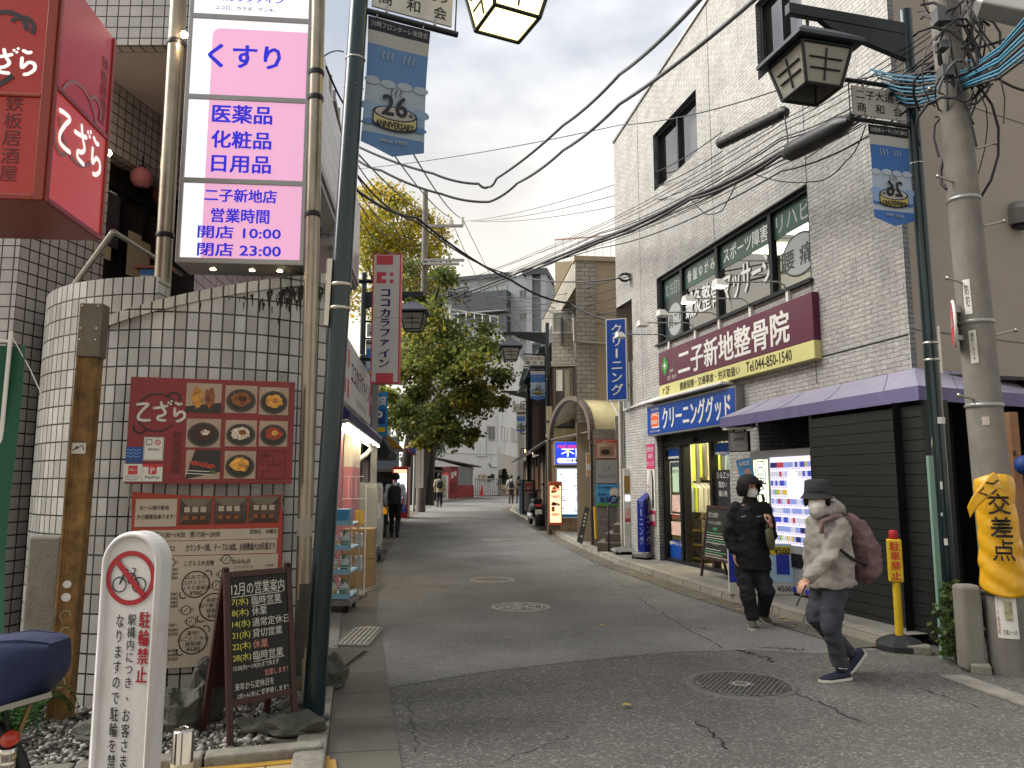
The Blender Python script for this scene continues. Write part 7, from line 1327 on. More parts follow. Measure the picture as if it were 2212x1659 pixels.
# ---------------------------------------------------------------- near signs
SGW=mat('sign_plastic','#b9b6b2',.4,var=.05,vs_=4,dirt='#8d8578',ds=2.5);SRED=mat('sign_red','#8f1a22',.45)
tl=at(196,1600,2.62);w_=.212;f=Fr((tl.x,tl.y),(tl.x+w_*.985,tl.y-.03));zt6=f.to(290,1148)[1]
t=thing('no_bicycle_sign','white round topped standing sign with red no bicycle symbol and vertical text','sign',f.pt(w_/2,0));tilt=Matrix.Identity(4);tilt[0][1]=0
k=MB(f);k.M=f.M@tilt;r=w_/2;prof=lambda e:[(e,.06),(w_-e,.06),(w_-e,zt6-r)]+[(r+(r-e)*cos(pi*i/18),zt6-r+(r-e)*sin(pi*i/18))for i in range(1,18)]+[(e,zt6-r)]
k.prism(prof(0),-.06,0,SGW);n=len(prof(0));A_=[(*q,0)for q in prof(0)];B_=[(*q,.012)for q in prof(.006)];C_=[(*q,.012)for q in prof(.016)];D_=[(*q,.002)for q in prof(.022)]
k.loft([A_,B_,C_,D_],SGW,True,False);k.poly(prof(.022),.002,SGW);k.box(-.06,w_+.06,0,.07,-.2,.14,GREYM);k.build('panel',t)
k=MB(f);k.M=f.M@tilt;cx,cy=f.to(287,1248);cx=r+.002;R_=.088
k.ring(cx,cy,R_*.82,R_,.006,SRED,48);M9=k.M.copy();k.M=M9@Matrix.Translation((cx,cy,0))@Matrix.Rotation(radians(-47),4,'Z');k.rect(-R_*.85,R_*.85,-.0095,.0095,.0095,SRED);k.M=M9
for dx in(-.038,.032):k.ring(cx+dx,cy-.022,.022,.026,.006,INK,24)
for P in([(-.038,-.022),(-.018,.014),(.012,.014),(.032,-.022)],[(-.018,.014),(-.002,-.02),(.012,.014)],[(-.038,-.022),(-.022,.024)],[(-.03,.026),(-.01,.026)],[(.012,.014),(.016,.03),(.004,.032)],[(-.002,-.02),(-.018,.014)]):k.stroke([(cx+a,cy+b)for a,b in P],.0045,.0062,INK)
k.build('symbol',t)
k=MB(f);k.M=f.M@tilt;zz=lambda y:f.to(280,y)[1]
k.col('駐輪禁止',.148,.186,zz(1475),zz(1318),.006,SRED,.03);k.col('駅構内につき、',.108,.136,zz(1515),zz(1325),.006,INK,.006);k.col('お客さまのご迷惑に',.108,.136,.36,zz(1528),.006,INK,.006);k.col('なりますので駐輪を禁止いたします',.066,.094,.30,zz(1325),.006,INK,.006);k.build('lettering',t)
b=at(397,1575,3.4);b.z=0;t=thing('bollard','polished stainless steel bollard with taped band between white sign and chalkboard','bollard',b);h=at(397,1575,3.4).z;k=MB(Matrix.Translation(b));SS=mat('stainless','#b0aca4',.18,1,var=.08,vs_=20);k.lathe([(.043,0),(.043,h-.008),(.038,h),(0,h+.002)],SS,28);k.lathe([(.06,0),(.06,.006),(.043,.01)],SS,28);k.build('post',t);k=MB(Matrix.Translation(b));k.lathe([(.0438,h-.165),(.0445,h-.16),(.0445,h-.135),(.0438,h-.13)],mat('tape_yellowed','#b5ac92',.6),24);k.build('tape',t);k=MB(Matrix.Translation(b));k.tube([(-.018,0,h+.006),(.0,.012,h+.009),(.02,.0,h+.006)],.004,SS,6);k.build('handle',t)
a=gnd(493,1612,.045);b=gnd(645,1574,.045);up=at(630,1290,4.98);f=Fr(a[:2],b[:2]);W_=f.len;CB=mat('chalkboard','#11130f',.7,var=.25,vs_=4);CBF=mat('board_frame','#32140e',.55,var=.2,vs_=8);CHW=mat('chalk_white','#b0aea4',.9);CHY=mat('chalk_yellow','#b5b04e',.9);CHP=mat('chalk_pink','#b0786a',.9)
t=thing('chalkboard_sign','dark red framed A-frame chalkboard with handwritten opening days','sign board',f.pt(W_/2,.045));lay=f.M@Matrix.Translation((0,.045,0))@Matrix.Rotation(radians(-9),4,'X');Hb=.95;fw_=.035
k=MB(lay);
for x in(0,W_-fw_):k.box(x,x+fw_,0,Hb,-.025,0,CBF)
k.box(fw_,W_-fw_,Hb-fw_,Hb,-.025,-.001,CBF);k.box(fw_,W_-fw_,.2,.2+fw_,-.025,-.001,CBF);k.build('frame',t,bevel=.003)
k=MB(lay);k.box(fw_,W_-fw_,.2+fw_,Hb-fw_,-.02,-.008,CB);k.build('board',t)
k=MB(f.M@Matrix.Translation((0,.045,-.36))@Matrix.Rotation(radians(12),4,'X'))
for x in(0,W_-fw_):k.box(x,x+fw_,0,.98,-.025,0,CBF)
k.box(fw_,W_-fw_,.9,.935,-.025,-.001,CBF);k.box(fw_,W_-fw_,.25,.9,-.02,-.01,CBF);k.build('rear_frame',t)
k=MB(lay);yy_=Hb-fw_-.03;ln=[('12月の営業案内',CHW,.075,.02,.95),('7(水)',CHY,.05,.02,.3,'臨時営業',CHW),('8(木)',CHY,.05,.02,.3,'休業',CHW),('14(水)',CHY,.05,.02,.32,'通常定休日',CHW),('21(水)',CHY,.05,.02,.32,'貸切営業',CHW),('22(木)',CHY,.05,.02,.32,'休業',CHP),('28(水)',CHY,.05,.02,.32,'臨時営業',CHW),('12/28(水)〜1/4(水)まで休まず',CHW,.036,.02,.8),('営業します！',CHP,.036,.55,.95),('来年から定休日を',CHW,.042,.04,.7),('(水)→(木)に変更致します！',CHW,.042,.08,.95)]
iw=W_-2*fw_
for l in ln:
 h=l[2];k.text(l[0],fw_+l[3]*iw,fw_+l[4]*iw,yy_-h,yy_,-.004,l[1],.004)
 if len(l)>5:k.text(l[5],fw_+.36*iw,fw_+(.36+.13*len(l[5]))*iw,yy_-h,yy_,-.004,l[6],.004)
 if l[0][0:2]in('12','7(','28')and h>.04:k.stroke([(fw_+(.02 if h>.06 else.36)*iw,yy_-h-.008),(fw_+.9*iw,yy_-h-.004)],.004,-.004,CHW)
 yy_-=h+.013
k.build('chalk_writing',t)
NAVC=mat('navy_fabric','#1b2442',.9,var=.25,vs_=5,bump=.5,bs=18);t=thing('bicycle','parked bicycle with a navy fabric cover over its rear basket, cut by left edge','bicycle',(-2.3,3.1,0));Yb=3.0
def B3(x,y,d=0):return at(x,y,Yb+d)
k=MB();rings_=[]
for q in range(15):
 x=-140+272*q/14;e=max(0,(q-9)/5);yt,yb=1388-26*(q/14)**.8+e*e*22,1532-14*q/14-e*e*70;cy_,hy=(yt+yb)/2,(yb-yt)/2;ring_=[]
 for i in range(24):
  a=2*pi*i/24;c_,s_=cos(a),sin(a);w_=.15*(1-.45*e*e);sg_=lambda v:math.copysign(abs(v)**.45,v);v=at(x,cy_-hy*sg_(s_),Yb)+Vector((0,w_*sg_(c_),0));ring_.append(v+noise.noise_vector(Vector((v.x*9,v.y*7,v.z*12)))*.014+noise.noise_vector(v*26)*.006)
 rings_.append(ring_)
k.loft(rings_,NAVC,True);k.tube([rings_[q][4]+Vector((0,-.004,.002))for q in range(15)],.004,NAVC,5);k.tube([rings_[q][8]+Vector((0,-.004,.002))for q in range(15)],.004,NAVC,5);k.build('basket_cover',t);m_=kids(t)[-1].modifiers.new('soft','SUBSURF');m_.levels=m_.render_levels=1
k=MB();k.loft([[B3(x,y,d)for y,d in((yy0,-.15),(yy0+12,-.15),(yy0+12,.15),(yy0,.15))]for x,yy0 in((-120,1538),(0,1526),(112,1494))],mat('basket_rim','#77726a',.6),False);k.build('basket',t)
k=MB();wc=B3(-130,1730);k.lathe([(.3,-.02),(.33,-.025),(.345,0),(.33,.025),(.3,.02)],BLK,40,c=wc,axis='y');k.build('wheel',t);k=MB();k.tube([B3(-130+165*cos(a),1730-165*sin(a))for a in[i*pi/14+.05 for i in range(15)]],.018,BLK,6);k.build('mudguard',t)
k=MB();k.tube([B3(66,1520,.05),B3(32,1610,.02),B3(20,1690)],.008,mat('stay_brass','#7c6a4a',.5,.5),6);k.tube([B3(10,1526),B3(20,1600)],.008,BLK,6);k.build('stay',t)
k=MB(Matrix.Translation(B3(20,1597,-.06)));k.lathe([(0,-.02),(.024,-.016),(.028,0),(.027,.02),(0,.02)],glow('reflector','#8a2418',.15),20,axis='y');k.build('reflector',t);k=MB(Matrix.Translation(B3(16,1640,-.05)));k.lathe([(.026,-.04),(.03,-.035),(.03,-.008),(.026,0),(.03,.008),(.03,.036),(.026,.04)],SS,20);k.build('chrome_fitting',t)
# ---------------------------------------------------------------- right foreground: utility pole with tangle, guard sheet, plates, cone sign
b=at(2183,1450,6.45);b.z=0;tp=at(2058,200,6.45);dr_=(tp-b)/tp.z;UB=b
ut=thing('utility_pole','thick stained concrete utility pole at right edge wrapped in yellow guard sheet','utility pole',b);ax=lambda z:UB+dr_*z
k=MB();k.tube([ax(-.02),ax(2.5),ax(7.5)],[.15,.135,.108],UP,28);k.build('pole',ut)
k=MB()
for z,r in((3.95,.15),(2.86,.158),(2.15,.16),(5.05,.146),(1.35,.165),(.62,.17)):q=ax(z);r=.152-.006*z;k.lathe([(r,-.018),(r+.008,-.012),(r+.008,.012),(r,.018)],GREYM if z>1.5 else mat('wire_band','#4d4a44',.6),24,c=q)
for z,sx in((4.4,1),(3.7,1),(3.2,-1),(2.75,1),(4.9,-1),(4.1,-1),(2.2,-1)):q=ax(z);k.tube([q+Vector((sx*.12,-.06,0)),q+Vector((sx*.26,-.1,.03))],.01,STEEL,6);k.lathe([(0,-.01),(.018,-.01),(.018,.01),(0,.01)],STEEL,8,c=q+Vector((sx*.265,-.1,.03)),axis='x')
k.build('band',ut)
def wrapplate(k,z0,z1,t0,t1,m,r=.163,lift=.004):
 P=[];
 for i in range(9):
  th=radians(t0+(t1-t0)*i/8)
  for z in(z0,z1):q=ax(z);rr_=(.15-.006*z)+lift;P.append((q.x+rr_*sin(th),q.y-rr_*cos(th),z))
 k.add(P,[(2*i,2*i+2,2*i+3,2*i+1)for i in range(8)],m,True)
def onpole(s_,z0,z1,t0,t1,m,lift=.008,col=False,bold=0):
 """lettering laid round the pole"""
 q=MB();(q.col if col else q.text)(s_,t0,t1,z0,z1,0,m,bold);o=MB();P=[]
 for v in q.v:c=ax(v.y);rr_=(.15-.006*v.y)+lift;th=radians(v.x);P.append((c.x+rr_*sin(th),c.y-rr_*cos(th),v.y))
 return P,[f[0]for f in q.f],m
for a_,tx in(((2.92,3.22,-62,-38,PAPW),[('防犯',2.98,3.18,-57,-43,INK,.006,True)]),((2.5,2.78,-58,-34,PAPW),[('椿町1024',2.52,2.76,-51,-41,INK,.006,True)]),((1.98,2.05,-42,-20,mat('seal_pale','#a89a92',.6)),[]),((.28,.63,-55,2,PAPW),[('110番通報',.31,.6,-53,-46,PAPR,.009,True),('交通ルールを',.31,.35,-40,-3,INK,.009)])):
 k=MB();wrapplate(k,*a_)
 for q in tx:k.add(*onpole(*q))
 if a_[0]<1:wrapplate(k,.42,.57,-32,-12,mat('poster_mix','#8f8a6e',.6,var=.6,vs_=22),lift=.009)
 k.build('plate',ut)
YG=mat('guard_sheet','#c08f12',.35,var=.1,vs_=4,bump=.35,bs=9);k=MB();P=[];nz_,nt_=44,28;z0,z1=.66,1.53
for j in range(nz_+1):
 for i in range(nt_+1):
  v=j/nz_;u_=i/nt_;th=radians(-88+u_*150);z=z0+(z1-z0)*v;c=ax(z);lf=.012+.012*abs(sin(v*17+u_*5))*(1-v)+.02*(1-v)**3+.012*noise.noise(Vector((u_*3,v*6,0)))+.012*abs(noise.noise(Vector((u_*7+v*4,v*11,3))));rr_=.15-.006*z+lf
  P.append((c.x+rr_*sin(th),c.y-rr_*cos(th),z-.06*(1-v)*sin(u_*pi)+(.05 if j==nz_ else 0)*sin(u_*pi)))
k.add(P,[(j*(nt_+1)+i,j*(nt_+1)+i+1,(j+1)*(nt_+1)+i+1,(j+1)*(nt_+1)+i)for j in range(nz_)for i in range(nt_)],YG,True)
c=ax(1.5);P=[]
for i in range(11):
 s_=i/10
 for j in range(7):v=j/6;P.append((c.x-.06-.26*s_+.02*v,c.y-.17-.05*sin(s_*pi)-.05*v*(1-s_),1.57-.2*s_**1.6*1.3+.05*sin(s_*pi)-.14*v*(1-.35*s_)+.012*sin(s_*9)))
k.add(P,[(i*7+j,i*7+j+1,i*7+j+8,i*7+j+7)for i in range(10)for j in range(6)],YG,True);k.build('guard_sheet',ut,label='torn yellow sheet with black characters wrapped round the pole');m_=kids(ut)[-1].modifiers.new('thick','SOLIDIFY');m_.thickness=.004
k=MB();k.add(*onpole('交差点',.88,1.43,-46,6,INK,.043,True,.05));k.build('lettering',ut);k=MB()
for q in([(-.1,.0),(-.14,-.03),(-.2,-.02)],[(-.22,-.06),(-.26,-.1),(-.2,-.12)],[(-.12,-.08),(-.16,-.11)]):k.tube([(c.x+a,c.y-.25,1.53+b_)for a,b_ in q],.008,INK,5)
k.build('sheet_mark',ut)
k=MB();q=ax(2.85)+Vector((-.2,-.02,0));k.M=Matrix.Translation(q)@Matrix.Rotation(radians(-117),4,'Z')@Matrix.Rotation(pi/2,4,'X');k.lathe([(0,-.01),(.2,-.01),(.205,0),(.2,.01),(0,.01)],WHT,32,axis='z');k.disc(0,0,.185,.185,.0125,PAPR,32);k.text('止まれ',-.14,.14,-.04,.05,.016,WHT,.03);k.build('disc',loc=q,label='white edged red round traffic disc seen almost edge on, left of concrete pole',cat='road sign')
k=MB();k.box(q.x-.0,q.x+.15,q.y-.01,q.y+.03,q.z+.1,q.z+.14,GREYM);k.box(q.x,q.x+.15,q.y-.01,q.y+.03,q.z-.14,q.z-.1,GREYM);k.build('bracket',ut)
t=thing('cable_tangle','messy tangle of black and blue cables round top of concrete utility pole','cables',ax(5.2));CBK=mat('cable_black','#15161a',.55);CBB=mat('cable_blue','#33708a',.5);CGY=mat('cable_grey','#4d5052',.6);R=random.Random(11)
for i in range(46):
 m_=CBK if i%5 else CGY;z=R.uniform(4.85,6.3);c=ax(z);P=[];a0=R.uniform(-2.6,.6);da=R.choice((-1,1))*R.uniform(.8,2.6);r_=R.uniform(.15,.3);dz_=R.uniform(-.6,.7)
 for j in range(9):s_=j/8;P.append(c+dr_*(dz_*s_)+Vector((r_*cos(a0+da*s_)*(1+.5*sin(s_*5+i)),r_*sin(a0+da*s_)-.04,dz_*s_+.1*sin(s_*7+i))))
 k=MB();k.tube(P,R.uniform(.005,.013),m_,6);k.build('cable',t)
for i in range(9):
 k=MB();a_=at(1880+i*8,150+i*9,7.1);m1=at(1985,168+i*8,6.7);m2=at(2085+R.uniform(-8,8),150+i*5,6.25);e_=at(2235,15+i*12,5.6);k.tube([a_,a_.lerp(m1,.5)+Vector((0,0,-.02)),m1,m1 .lerp(m2,.5)+Vector((0,0,-.02)),m2,m2 .lerp(e_,.5)+Vector((0,0,-.06)),e_],.011,CBB if i%3!=2 else CBK,6);k.build('cable',t)
for z,w_ in((5.0,.1),(5.5,.14),(5.9,.16),(5.25,.08)):k=MB();c=ax(z);k.box(c.x-.2,c.x-.2+w_,c.y-.22,c.y-.12,z,z+w_*.9,CGY);k.build('clamp',t)
c=at(2190,20,5.9);k=MB(Matrix.Translation(c)@Matrix.Rotation(radians(28),4,'Y')@Matrix.Rotation(radians(-20),4,'Z'));LC=mat('lamp_cover','#8f8e8a',.4,var=.05);k.loft([[(-.30,y,z)for y,z in((-.06,-.03),(.06,-.03),(.05,.06),(-.05,.06))],[(-.24,y,z)for y,z in((-.1,-.07),(.1,-.07),(.09,.08),(-.09,.08))],[(.3,y,z)for y,z in((-.11,-.09),(.11,-.09),(.1,.09),(-.1,.09))]],LC,False);k.build('street_light',loc=c,bevel=.02,label='pale tubular street light head jutting into the top right corner',cat='street light')
b=gnd(2110,1455);k=MB(Matrix.Translation((b.x+.02,b.y+.1,0)));k.box(-.07,.1,-.06,.1,0,.68,CONC);k.build('concrete_stub',loc=b,bevel=.03,label='short weathered concrete stub behind the weed left of utility pole',cat='stub')
b=gnd(2082,1440);k=MB(Matrix.Translation((b.x,b.y+.3,0)));k.box(-.022,.022,-.02,.02,0,1.75,mat('pale_green_bar','#6d8a7c',.6));k.build('green_bar',loc=b,label='pale green upright bar behind the yellow guard sheet',cat='bar')
for px,py,sx,lab in((1985,1412,.2,'small pale kerb stone at foot of green lamp post'),(2120,1455,.14,'broken kerb stone touching the utility pole base')):b=gnd(px,py);k=MB(Matrix.Translation(b)@Matrix.Rotation(radians(-25),4,'Z'));k.box(-sx/2,sx/2,-.04,.12,-.01,.07,STONE);k.build('kerb_stone',loc=b,bevel=.014,label=lab,cat='stone')
k=MB();a,b=gnd(2030,1462),gnd(2300,1560);dd=(b-a).normalized();nn=Vector((-dd.y,dd.x,0));k.hull([a,b,b+nn*.2,a+nn*.2],[v+Vector((0,0,.012))for v in(a,b,b+nn*.2,a+nn*.2)],CONC);k.build('kerb_strip',kind='structure')
p=at(2203,1000,7.0);k=MB();k.box(p.x-.06,p.x+.02,p.y,p.y+.09,0,2.15,mat('timber','#7d5a3e',.7,var=.2,vs_=5));k.box(p.x-.055,p.x-.03,p.y-.01,p.y,1.75,1.8,BRD);k.build('timber_post',loc=(p.x,p.y,0),bevel=.004,label='light brown timber post at the right edge behind utility pole',cat='post');p=at(2205,1005,6.8);k=MB(Matrix.Translation(p));k.ball((.05,0,0),(.1,.08,.09),mat('blue_sheet','#16387a',.6,bump=.5,bs=10),12,8);k.build('blue_bundle',loc=p,label='blue cloth bundle hanging on the timber post at right edge',cat='bundle')
b=gnd(1945,1402);t=thing('no_parking_post','yellow post sign with red capped top and red characters on black rubber base','sign post',b);YP=mat('post_yellow','#c2a01c',.45,var=.1,vs_=5,dirt='#8f7a22',ds=3);RB=mat('rubber','#1e1f22',.7,var=.15);RT=Matrix.Translation(b)@Matrix.Rotation(radians(-20),4,'Z')
k=MB(RT);o8=lambda r,z:[(r*cos(radians(45*i+22.5)),r*sin(radians(45*i+22.5)),z)for i in range(8)];k.loft([o8(.215,0),o8(.215,.045),o8(.19,.075),o8(.09,.12),o8(.05,.125)],RB,False);k.build('base',t,bevel=.006);k=MB(RT);k.lathe([(.036,.12),(.034,.6)],YP,18);k.box(-.062,.062,-.045,.045,.6,.99,YP);k.build('post',t,bevel=.014,seg=3);k=MB(RT);k.lathe([(.036,.99),(.04,1.0),(.038,1.06),(.033,1.07),(0,1.072)],mat('cap_red','#a01f1f',.45),18);k.build('cap',t);k=MB(RT@Matrix.Rotation(pi/2,4,'X'));k.col('駐車禁止',-.04,.04,.62,.97,.049,mat('text_red','#b83218',.5),.04);k.build('lettering',t)
# ---------------------------------------------------------------- front of vending alcove
VM=mat('vending_body','#8d9094',.4,.2,var=.06);a=FG.pt(.45,0,-.3);b=FG.pt(2.0,0,-.3)
t=thing('cigarette_machine','lit cigarette vending machine with rows of packets behind two women','vending machine',(a+b)/2+Vector((0,0,.1)));fv=Fr(a[:2],b[:2]);w_=fv.len;zt7=1.95
k=MB(fv);k.box(0,w_,.12,zt7,-.28,0,VM);k.build('cabinet',t,bevel=.015);k=MB(fv);k.rect(.1,.44,.85,zt7-.12,.004,glow('advert_panel','#dfe6b4',.75));k.build('advert_panel',t);k=MB(fv);k.M=fv.M@Matrix.Translation((.27,1.35,.008))@Matrix.Rotation(-pi/2,4,'Z');k.text('TOBACCO',-.5,.36,-.09,.09,0,mat('advert_blue','#3a6a9a',.5));k.rect(-.5,.36,-.13,-.11,0,MATS['advert_blue']);k.rect(-.5,.36,.11,.13,0,MATS['advert_blue']);k.build('lettering',t)
k=MB(fv);k.rect(.5,w_-.05,.72,zt7-.1,.004,glow('machine_glow','#c8bede',.5));k.build('display',t)
PK=[glow('pack_'+n,c,.2)for n,c in(('w','#c8c8d4'),('b','#3a4ab0'),('n','#20245c'),('r','#b03a3a'),('g','#8fb03a'),('y','#c8b04a'),('s','#8a9ad0'))];R=random.Random(5)
pr=None
for r_ in range(9):
 y=zt7-.24-r_*.118;xs_=[.53+i*.05 for i in range(20)if.53+i*.05<w_-.1];run=R.choice(range(7));k=MB(fv)
 for i,x in enumerate(xs_):
  if r_ in(2,3)and x>.85:continue
  if R.random()<.3:run=R.choice(range(7))
  k.box(x,x+.034,y,y+.07,.005,.02,R.choice((PK[run],PK[run],PK[0],PK[6])));k.disc(x+.02,y-.018,.009,.009,.008,INK,8)
 k.build('packet_row',t)
k=MB(fv);k.rect(.9,1.12,zt7-.52,zt7-.3,.02,glow('machine_screen','#f4e8ee',1.3));k.build('screen',t);k=MB(fv);k.box(.5,w_-.05,.45,.62,-.01,.012,BLK);k.box(.5,w_-.05,.14,.2,0,.01,mat('machine_blue','#1f3a9a',.4));k.build('tray',t);k=MB(fv);k.tube([(.38,zt7-.45,.0),(.4,zt7-.43,.1)],.012,BLK,6);k.box(.37,.43,zt7-.5,zt7-.4,.08,.13,BLK);k.build('camera',t)
t=thing('hanging_sign','square grey sign with faint lettering hanging under awning edge','sign',at(1595,955,11));f=Fr(at(1575,955,10.9)[:2],at(1617,955,10.7)[:2]);x0,x1,y0,y1=0,f.len,f.to(1595,976)[1],f.to(1595,932)[1];k=MB(f);k.box(x0,x1,y0,y1,-.06,0,BLK);k.rect(x0+.015,x1-.015,y0+.015,y1-.015,.003,mat('sign_mid_grey','#6f6c6a',.5));k.box(x0-.1,x1+.05,y1+.03,y1+.06,-.05,-.01,WHT);k.box(x0+.05,x0+.07,y1,y1+.03,-.04,-.02,BLK);k.box(x1-.07,x1-.05,y1,y1+.03,-.04,-.02,BLK);k.build('panel',t);k=MB(f);k.text('ploom',x0+.08,x1-.07,(y0+y1)/2,(y0+y1)/2+.07,.006,INK,.01);k.text('STATION',x0+.09,x1-.09,y0+.07,y0+.1,.006,mat('sign_dim','#4a4846',.5));k.build('lettering',t)
t=thing('shop_chalkboard','tall chalkboard with white and green chalk lettering outside the cleaning shop','sign board',gg(1540,1250,.1));a=gnd(1512,1244,.1);b=gnd(1577,1262,.1);f=Fr(a[:2],b[:2]);w_=f.len+.1;lay=f.M@Matrix.Translation((0,.1,0))@Matrix.Rotation(radians(-8),4,'X');k=MB(lay);Hb=1.08
for x in(0,w_-.04):k.box(x,x+.04,0,Hb,-.03,0,CBF)
k.box(.04,w_-.04,Hb-.04,Hb,-.03,-.001,CBF);k.box(.04,w_-.04,.27,.31,-.03,-.001,CBF);k.build('frame',t);k=MB(lay);k.box(.04,w_-.04,.31,Hb-.04,-.02,-.008,CB);k.build('board',t);k=MB(f.M@Matrix.Translation((0,.1,-.42))@Matrix.Rotation(radians(11),4,'X'));
for x in(0,w_-.04):k.box(x,x+.04,0,Hb,-.03,0,CBF)
k.box(.04,w_-.04,.3,.34,-.03,-.001,CBF);k.build('rear_frame',t);k=MB(lay);CHG=mat('chalk_green','#5aa06a',.9)
for s_,x0,x1,y,h,m_ in(('毛穴の開き',.08,.42,.9,.08,CHW),('マスクによる肌荒れ',.1,.55,.8,.05,CHW),('改善',.28,.42,.71,.05,CHG),('そんな方に',.3,.52,.5,.04,CHW)):k.text(s_,x0,x1,y,y+h,-.004,m_)
for i in range(9):k.stroke([(.09+(w_-.2)*j/14,.67-.036*i-(.06 if i>4 else 0)+.004*sin(j*2+i))for j in range(9+(i*3)%5)],.01,-.004,CHW if i%3 else CHG)
k.build('chalk_writing',t)
for i,(px,lab,cols)in enumerate(((1602,'low white and blue promotion panel left of the dark clad walker',1),(1688,'low pale promotion panel with yellow 500 strip behind the walkers',0))):
 p=gnd(px,1285,.1);f=Fr((p.x-.14,p.y+.03),(p.x+.16,p.y-.03));t=thing('promo_panel',lab,'sign board',p);k=MB(f);zt8=f.to(px,1175 if i else 1185)[1];k.box(0,.3,.1,zt8,-.2,-.02,PAPW);k.build('panel',t,bevel=.004);k=MB(f);k.rect(.0,.3,.25,zt8,-.017,mat('promo_deep','#1c2fa0',.4,var=.4,vs_=4)if not i else mat('promo_pale','#9fc0d4',.4,var=.2,vs_=5))
 if i:k.rect(.02,.28,zt8-.14,zt8-.03,-.014,mat('promo_yellow','#c8b42a',.4));k.text('¥500',.08,.27,zt8-.125,zt8-.045,-.011,INK,.03);k.rect(.1,.26,.35,.62,-.014,MATS['promo_deep']);k.text('¥500',.1,.27,.14,.21,-.014,INK,.02)
 k.build('print',t)
k=MB();p=at(1612,1012,9.6);f=Fr((p.x-.1,p.y+.05),(p.x+.1,p.y-.03));k.M=f.M@Matrix.Translation((.1,p.z,0))@Matrix.Rotation(radians(10),4,'Z');k.box(-.09,.09,-.14,.12,-.01,0,mat('poster_sky','#3f86b8',.5,var=.4,vs_=6));k.text('SALE',-.06,.06,.04,.09,.003,WHT,.03);k.disc(.02,-.05,.04,.05,.003,mat('poster_skin','#b08a78',.6),12);k.build('blue_poster',loc=p,label='small tilted blue poster beside the vending machine, above the walkers',cat='poster')
# ---------------------------------------------------------------- overhead cables
def cable(pts,r,label,m=CBK,s=0,group=None,name='overhead_cable',n=12,e=(0,0)):
 P=[at(*p)for p in pts];Q=[]
 if e[0]:P.insert(0,P[0]+(P[0]-P[1])*e[0])
 if e[1]:P.append(P[-1]+(P[-1]-P[-2])*e[1])
 for a,b in zip(P,P[1:]):q=sag(a,b,s,n);Q+=q if not Q else q[1:]
 k=MB();k.tube(Q,r,m,6);return k.build(name,loc=P[0],label=label,cat='cable',group=group)
cable([(1520,-10,8),(1339,160,12),(1217,270,14.5),(1073,385,17),(1056,403,17.3),(1034,397,17.3),(936,375,17.5),(770,315,18)],.03,'upper of two thick grey cables with a sharp kink over the street',CGY,.06,e=(.8,2.5))
cable([(1640,-10,8),(1339,224,12),(1217,324,14.5),(1118,395,17),(1056,436,17.4),(954,419,17.6),(823,368,17.8),(765,340,18)],.03,'lower of two thick grey cables with a sharp kink over the street',CGY,.06,e=(.8,2.5))
cable([(1700,188,9),(1339,270,14),(770,365,20)],.009,'thin straight wire crossing the whole street above the kinked cables',CBK,.1,e=(.6,.3))
cable([(767,408,12),(900,470,14),(1104,605,17),(1230,655,18),(1365,700,16.6)],.024,'heavy black cable sweeping from behind left lamp post to brick building',CBK,.1,e=(.5,0))
cable([(772,379,12),(900,478,15),(1090,590,20),(1339,601,15.8)],.018,'slack black cable dipping toward the far edge of brick building',CBK,.15,e=(.8,0))
GR1='lines from the left over the crossarm'
for i,(x0,y0,x1,y1,x2,y2)in enumerate(((760,318,944,470,1020,700),(800,260,973,470,1075,690),(880,310,999,472,1130,720))):
 cable([(x0,y0,12),(x1,y1,UY-.3),(x2,y2,62)],.016,'dark line running from upper left over a white insulator and on down the street',CBK,.25,GR1,e=(.16,0))
for i in range(3):cable([(1005+i*12,478,UY),(1340,395+i*24,17),(1560,285+i*42,11)],.009,'faint straight wire rising from the distant pole toward brick building',CBK,.15,'faint wires from the distant pole')
R=random.Random(4)
cable([(945,655,36),(1296,517,15.4),(1492,425,11.2),(1688,329,8.8),(1963,165,6.9),(2060,105,6.4)],.03,'thickest black cable bundle running from utility pole along brick facade',CBK,.05)
cable([(945,660,36),(1296,522,15.3),(1492,430,11.1),(1688,334,8.7),(1963,172,6.85),(2060,112,6.35)],.022,'second black cable twisted just below the thickest bundle',CBK,.08)
for i in range(11):
 d=-95+i*15+R.uniform(-5,5)
 cable([(940+R.uniform(-12,30),640+R.uniform(-25,20),36),(1296,517+d*.32,15.5),(1688,329+d*.7,8.9),(2060,110+d*.8,6.5)],R.choice((.006,.008,.01)),'thin wire strung beside the thick bundle from utility pole to distant pole',CBK,R.uniform(.04,.16),'thin wires beside the thick bundle')
for i,(y0,y1)in enumerate(((700,640),(715,664),(690,618))):cable([(1350,y0-20,17),(1180,y0-60+i*14,24),(945,y1-20,36)],.014,'low wire from brick building back to the cable knot by the big tree',CBK,.2,'low wires to the cable knot')
cable([(1490,426,11.1),(1525,463,10.8),(1560,455,10.4),(1600,375,9.9)],.008,'loose loop of black wire hanging under the bundle left of the closure',CBK,.02)
cable([(1620,372,9.4),(1760,392,8.6),(1830,345,8),(1870,270,7.4)],.007,'loose loop of wire hanging below the name plate of right lamp',CBK,.06)
cable([(1695,250,8.9),(1702,300,8.8),(1700,322,8.7)],.008,'short dangling wire between the two cable closures',CBK)
cable([(952,655,34),(962,700,34),(975,770,34),(978,830,34)],.06,'black cable drop hanging down into the big tree',CBK)
cable([(1000,650,34),(1015,668,34),(1000,720,34),(975,770,34)],.02,'thin wire loop beside the cable drop over the big tree',CBK)
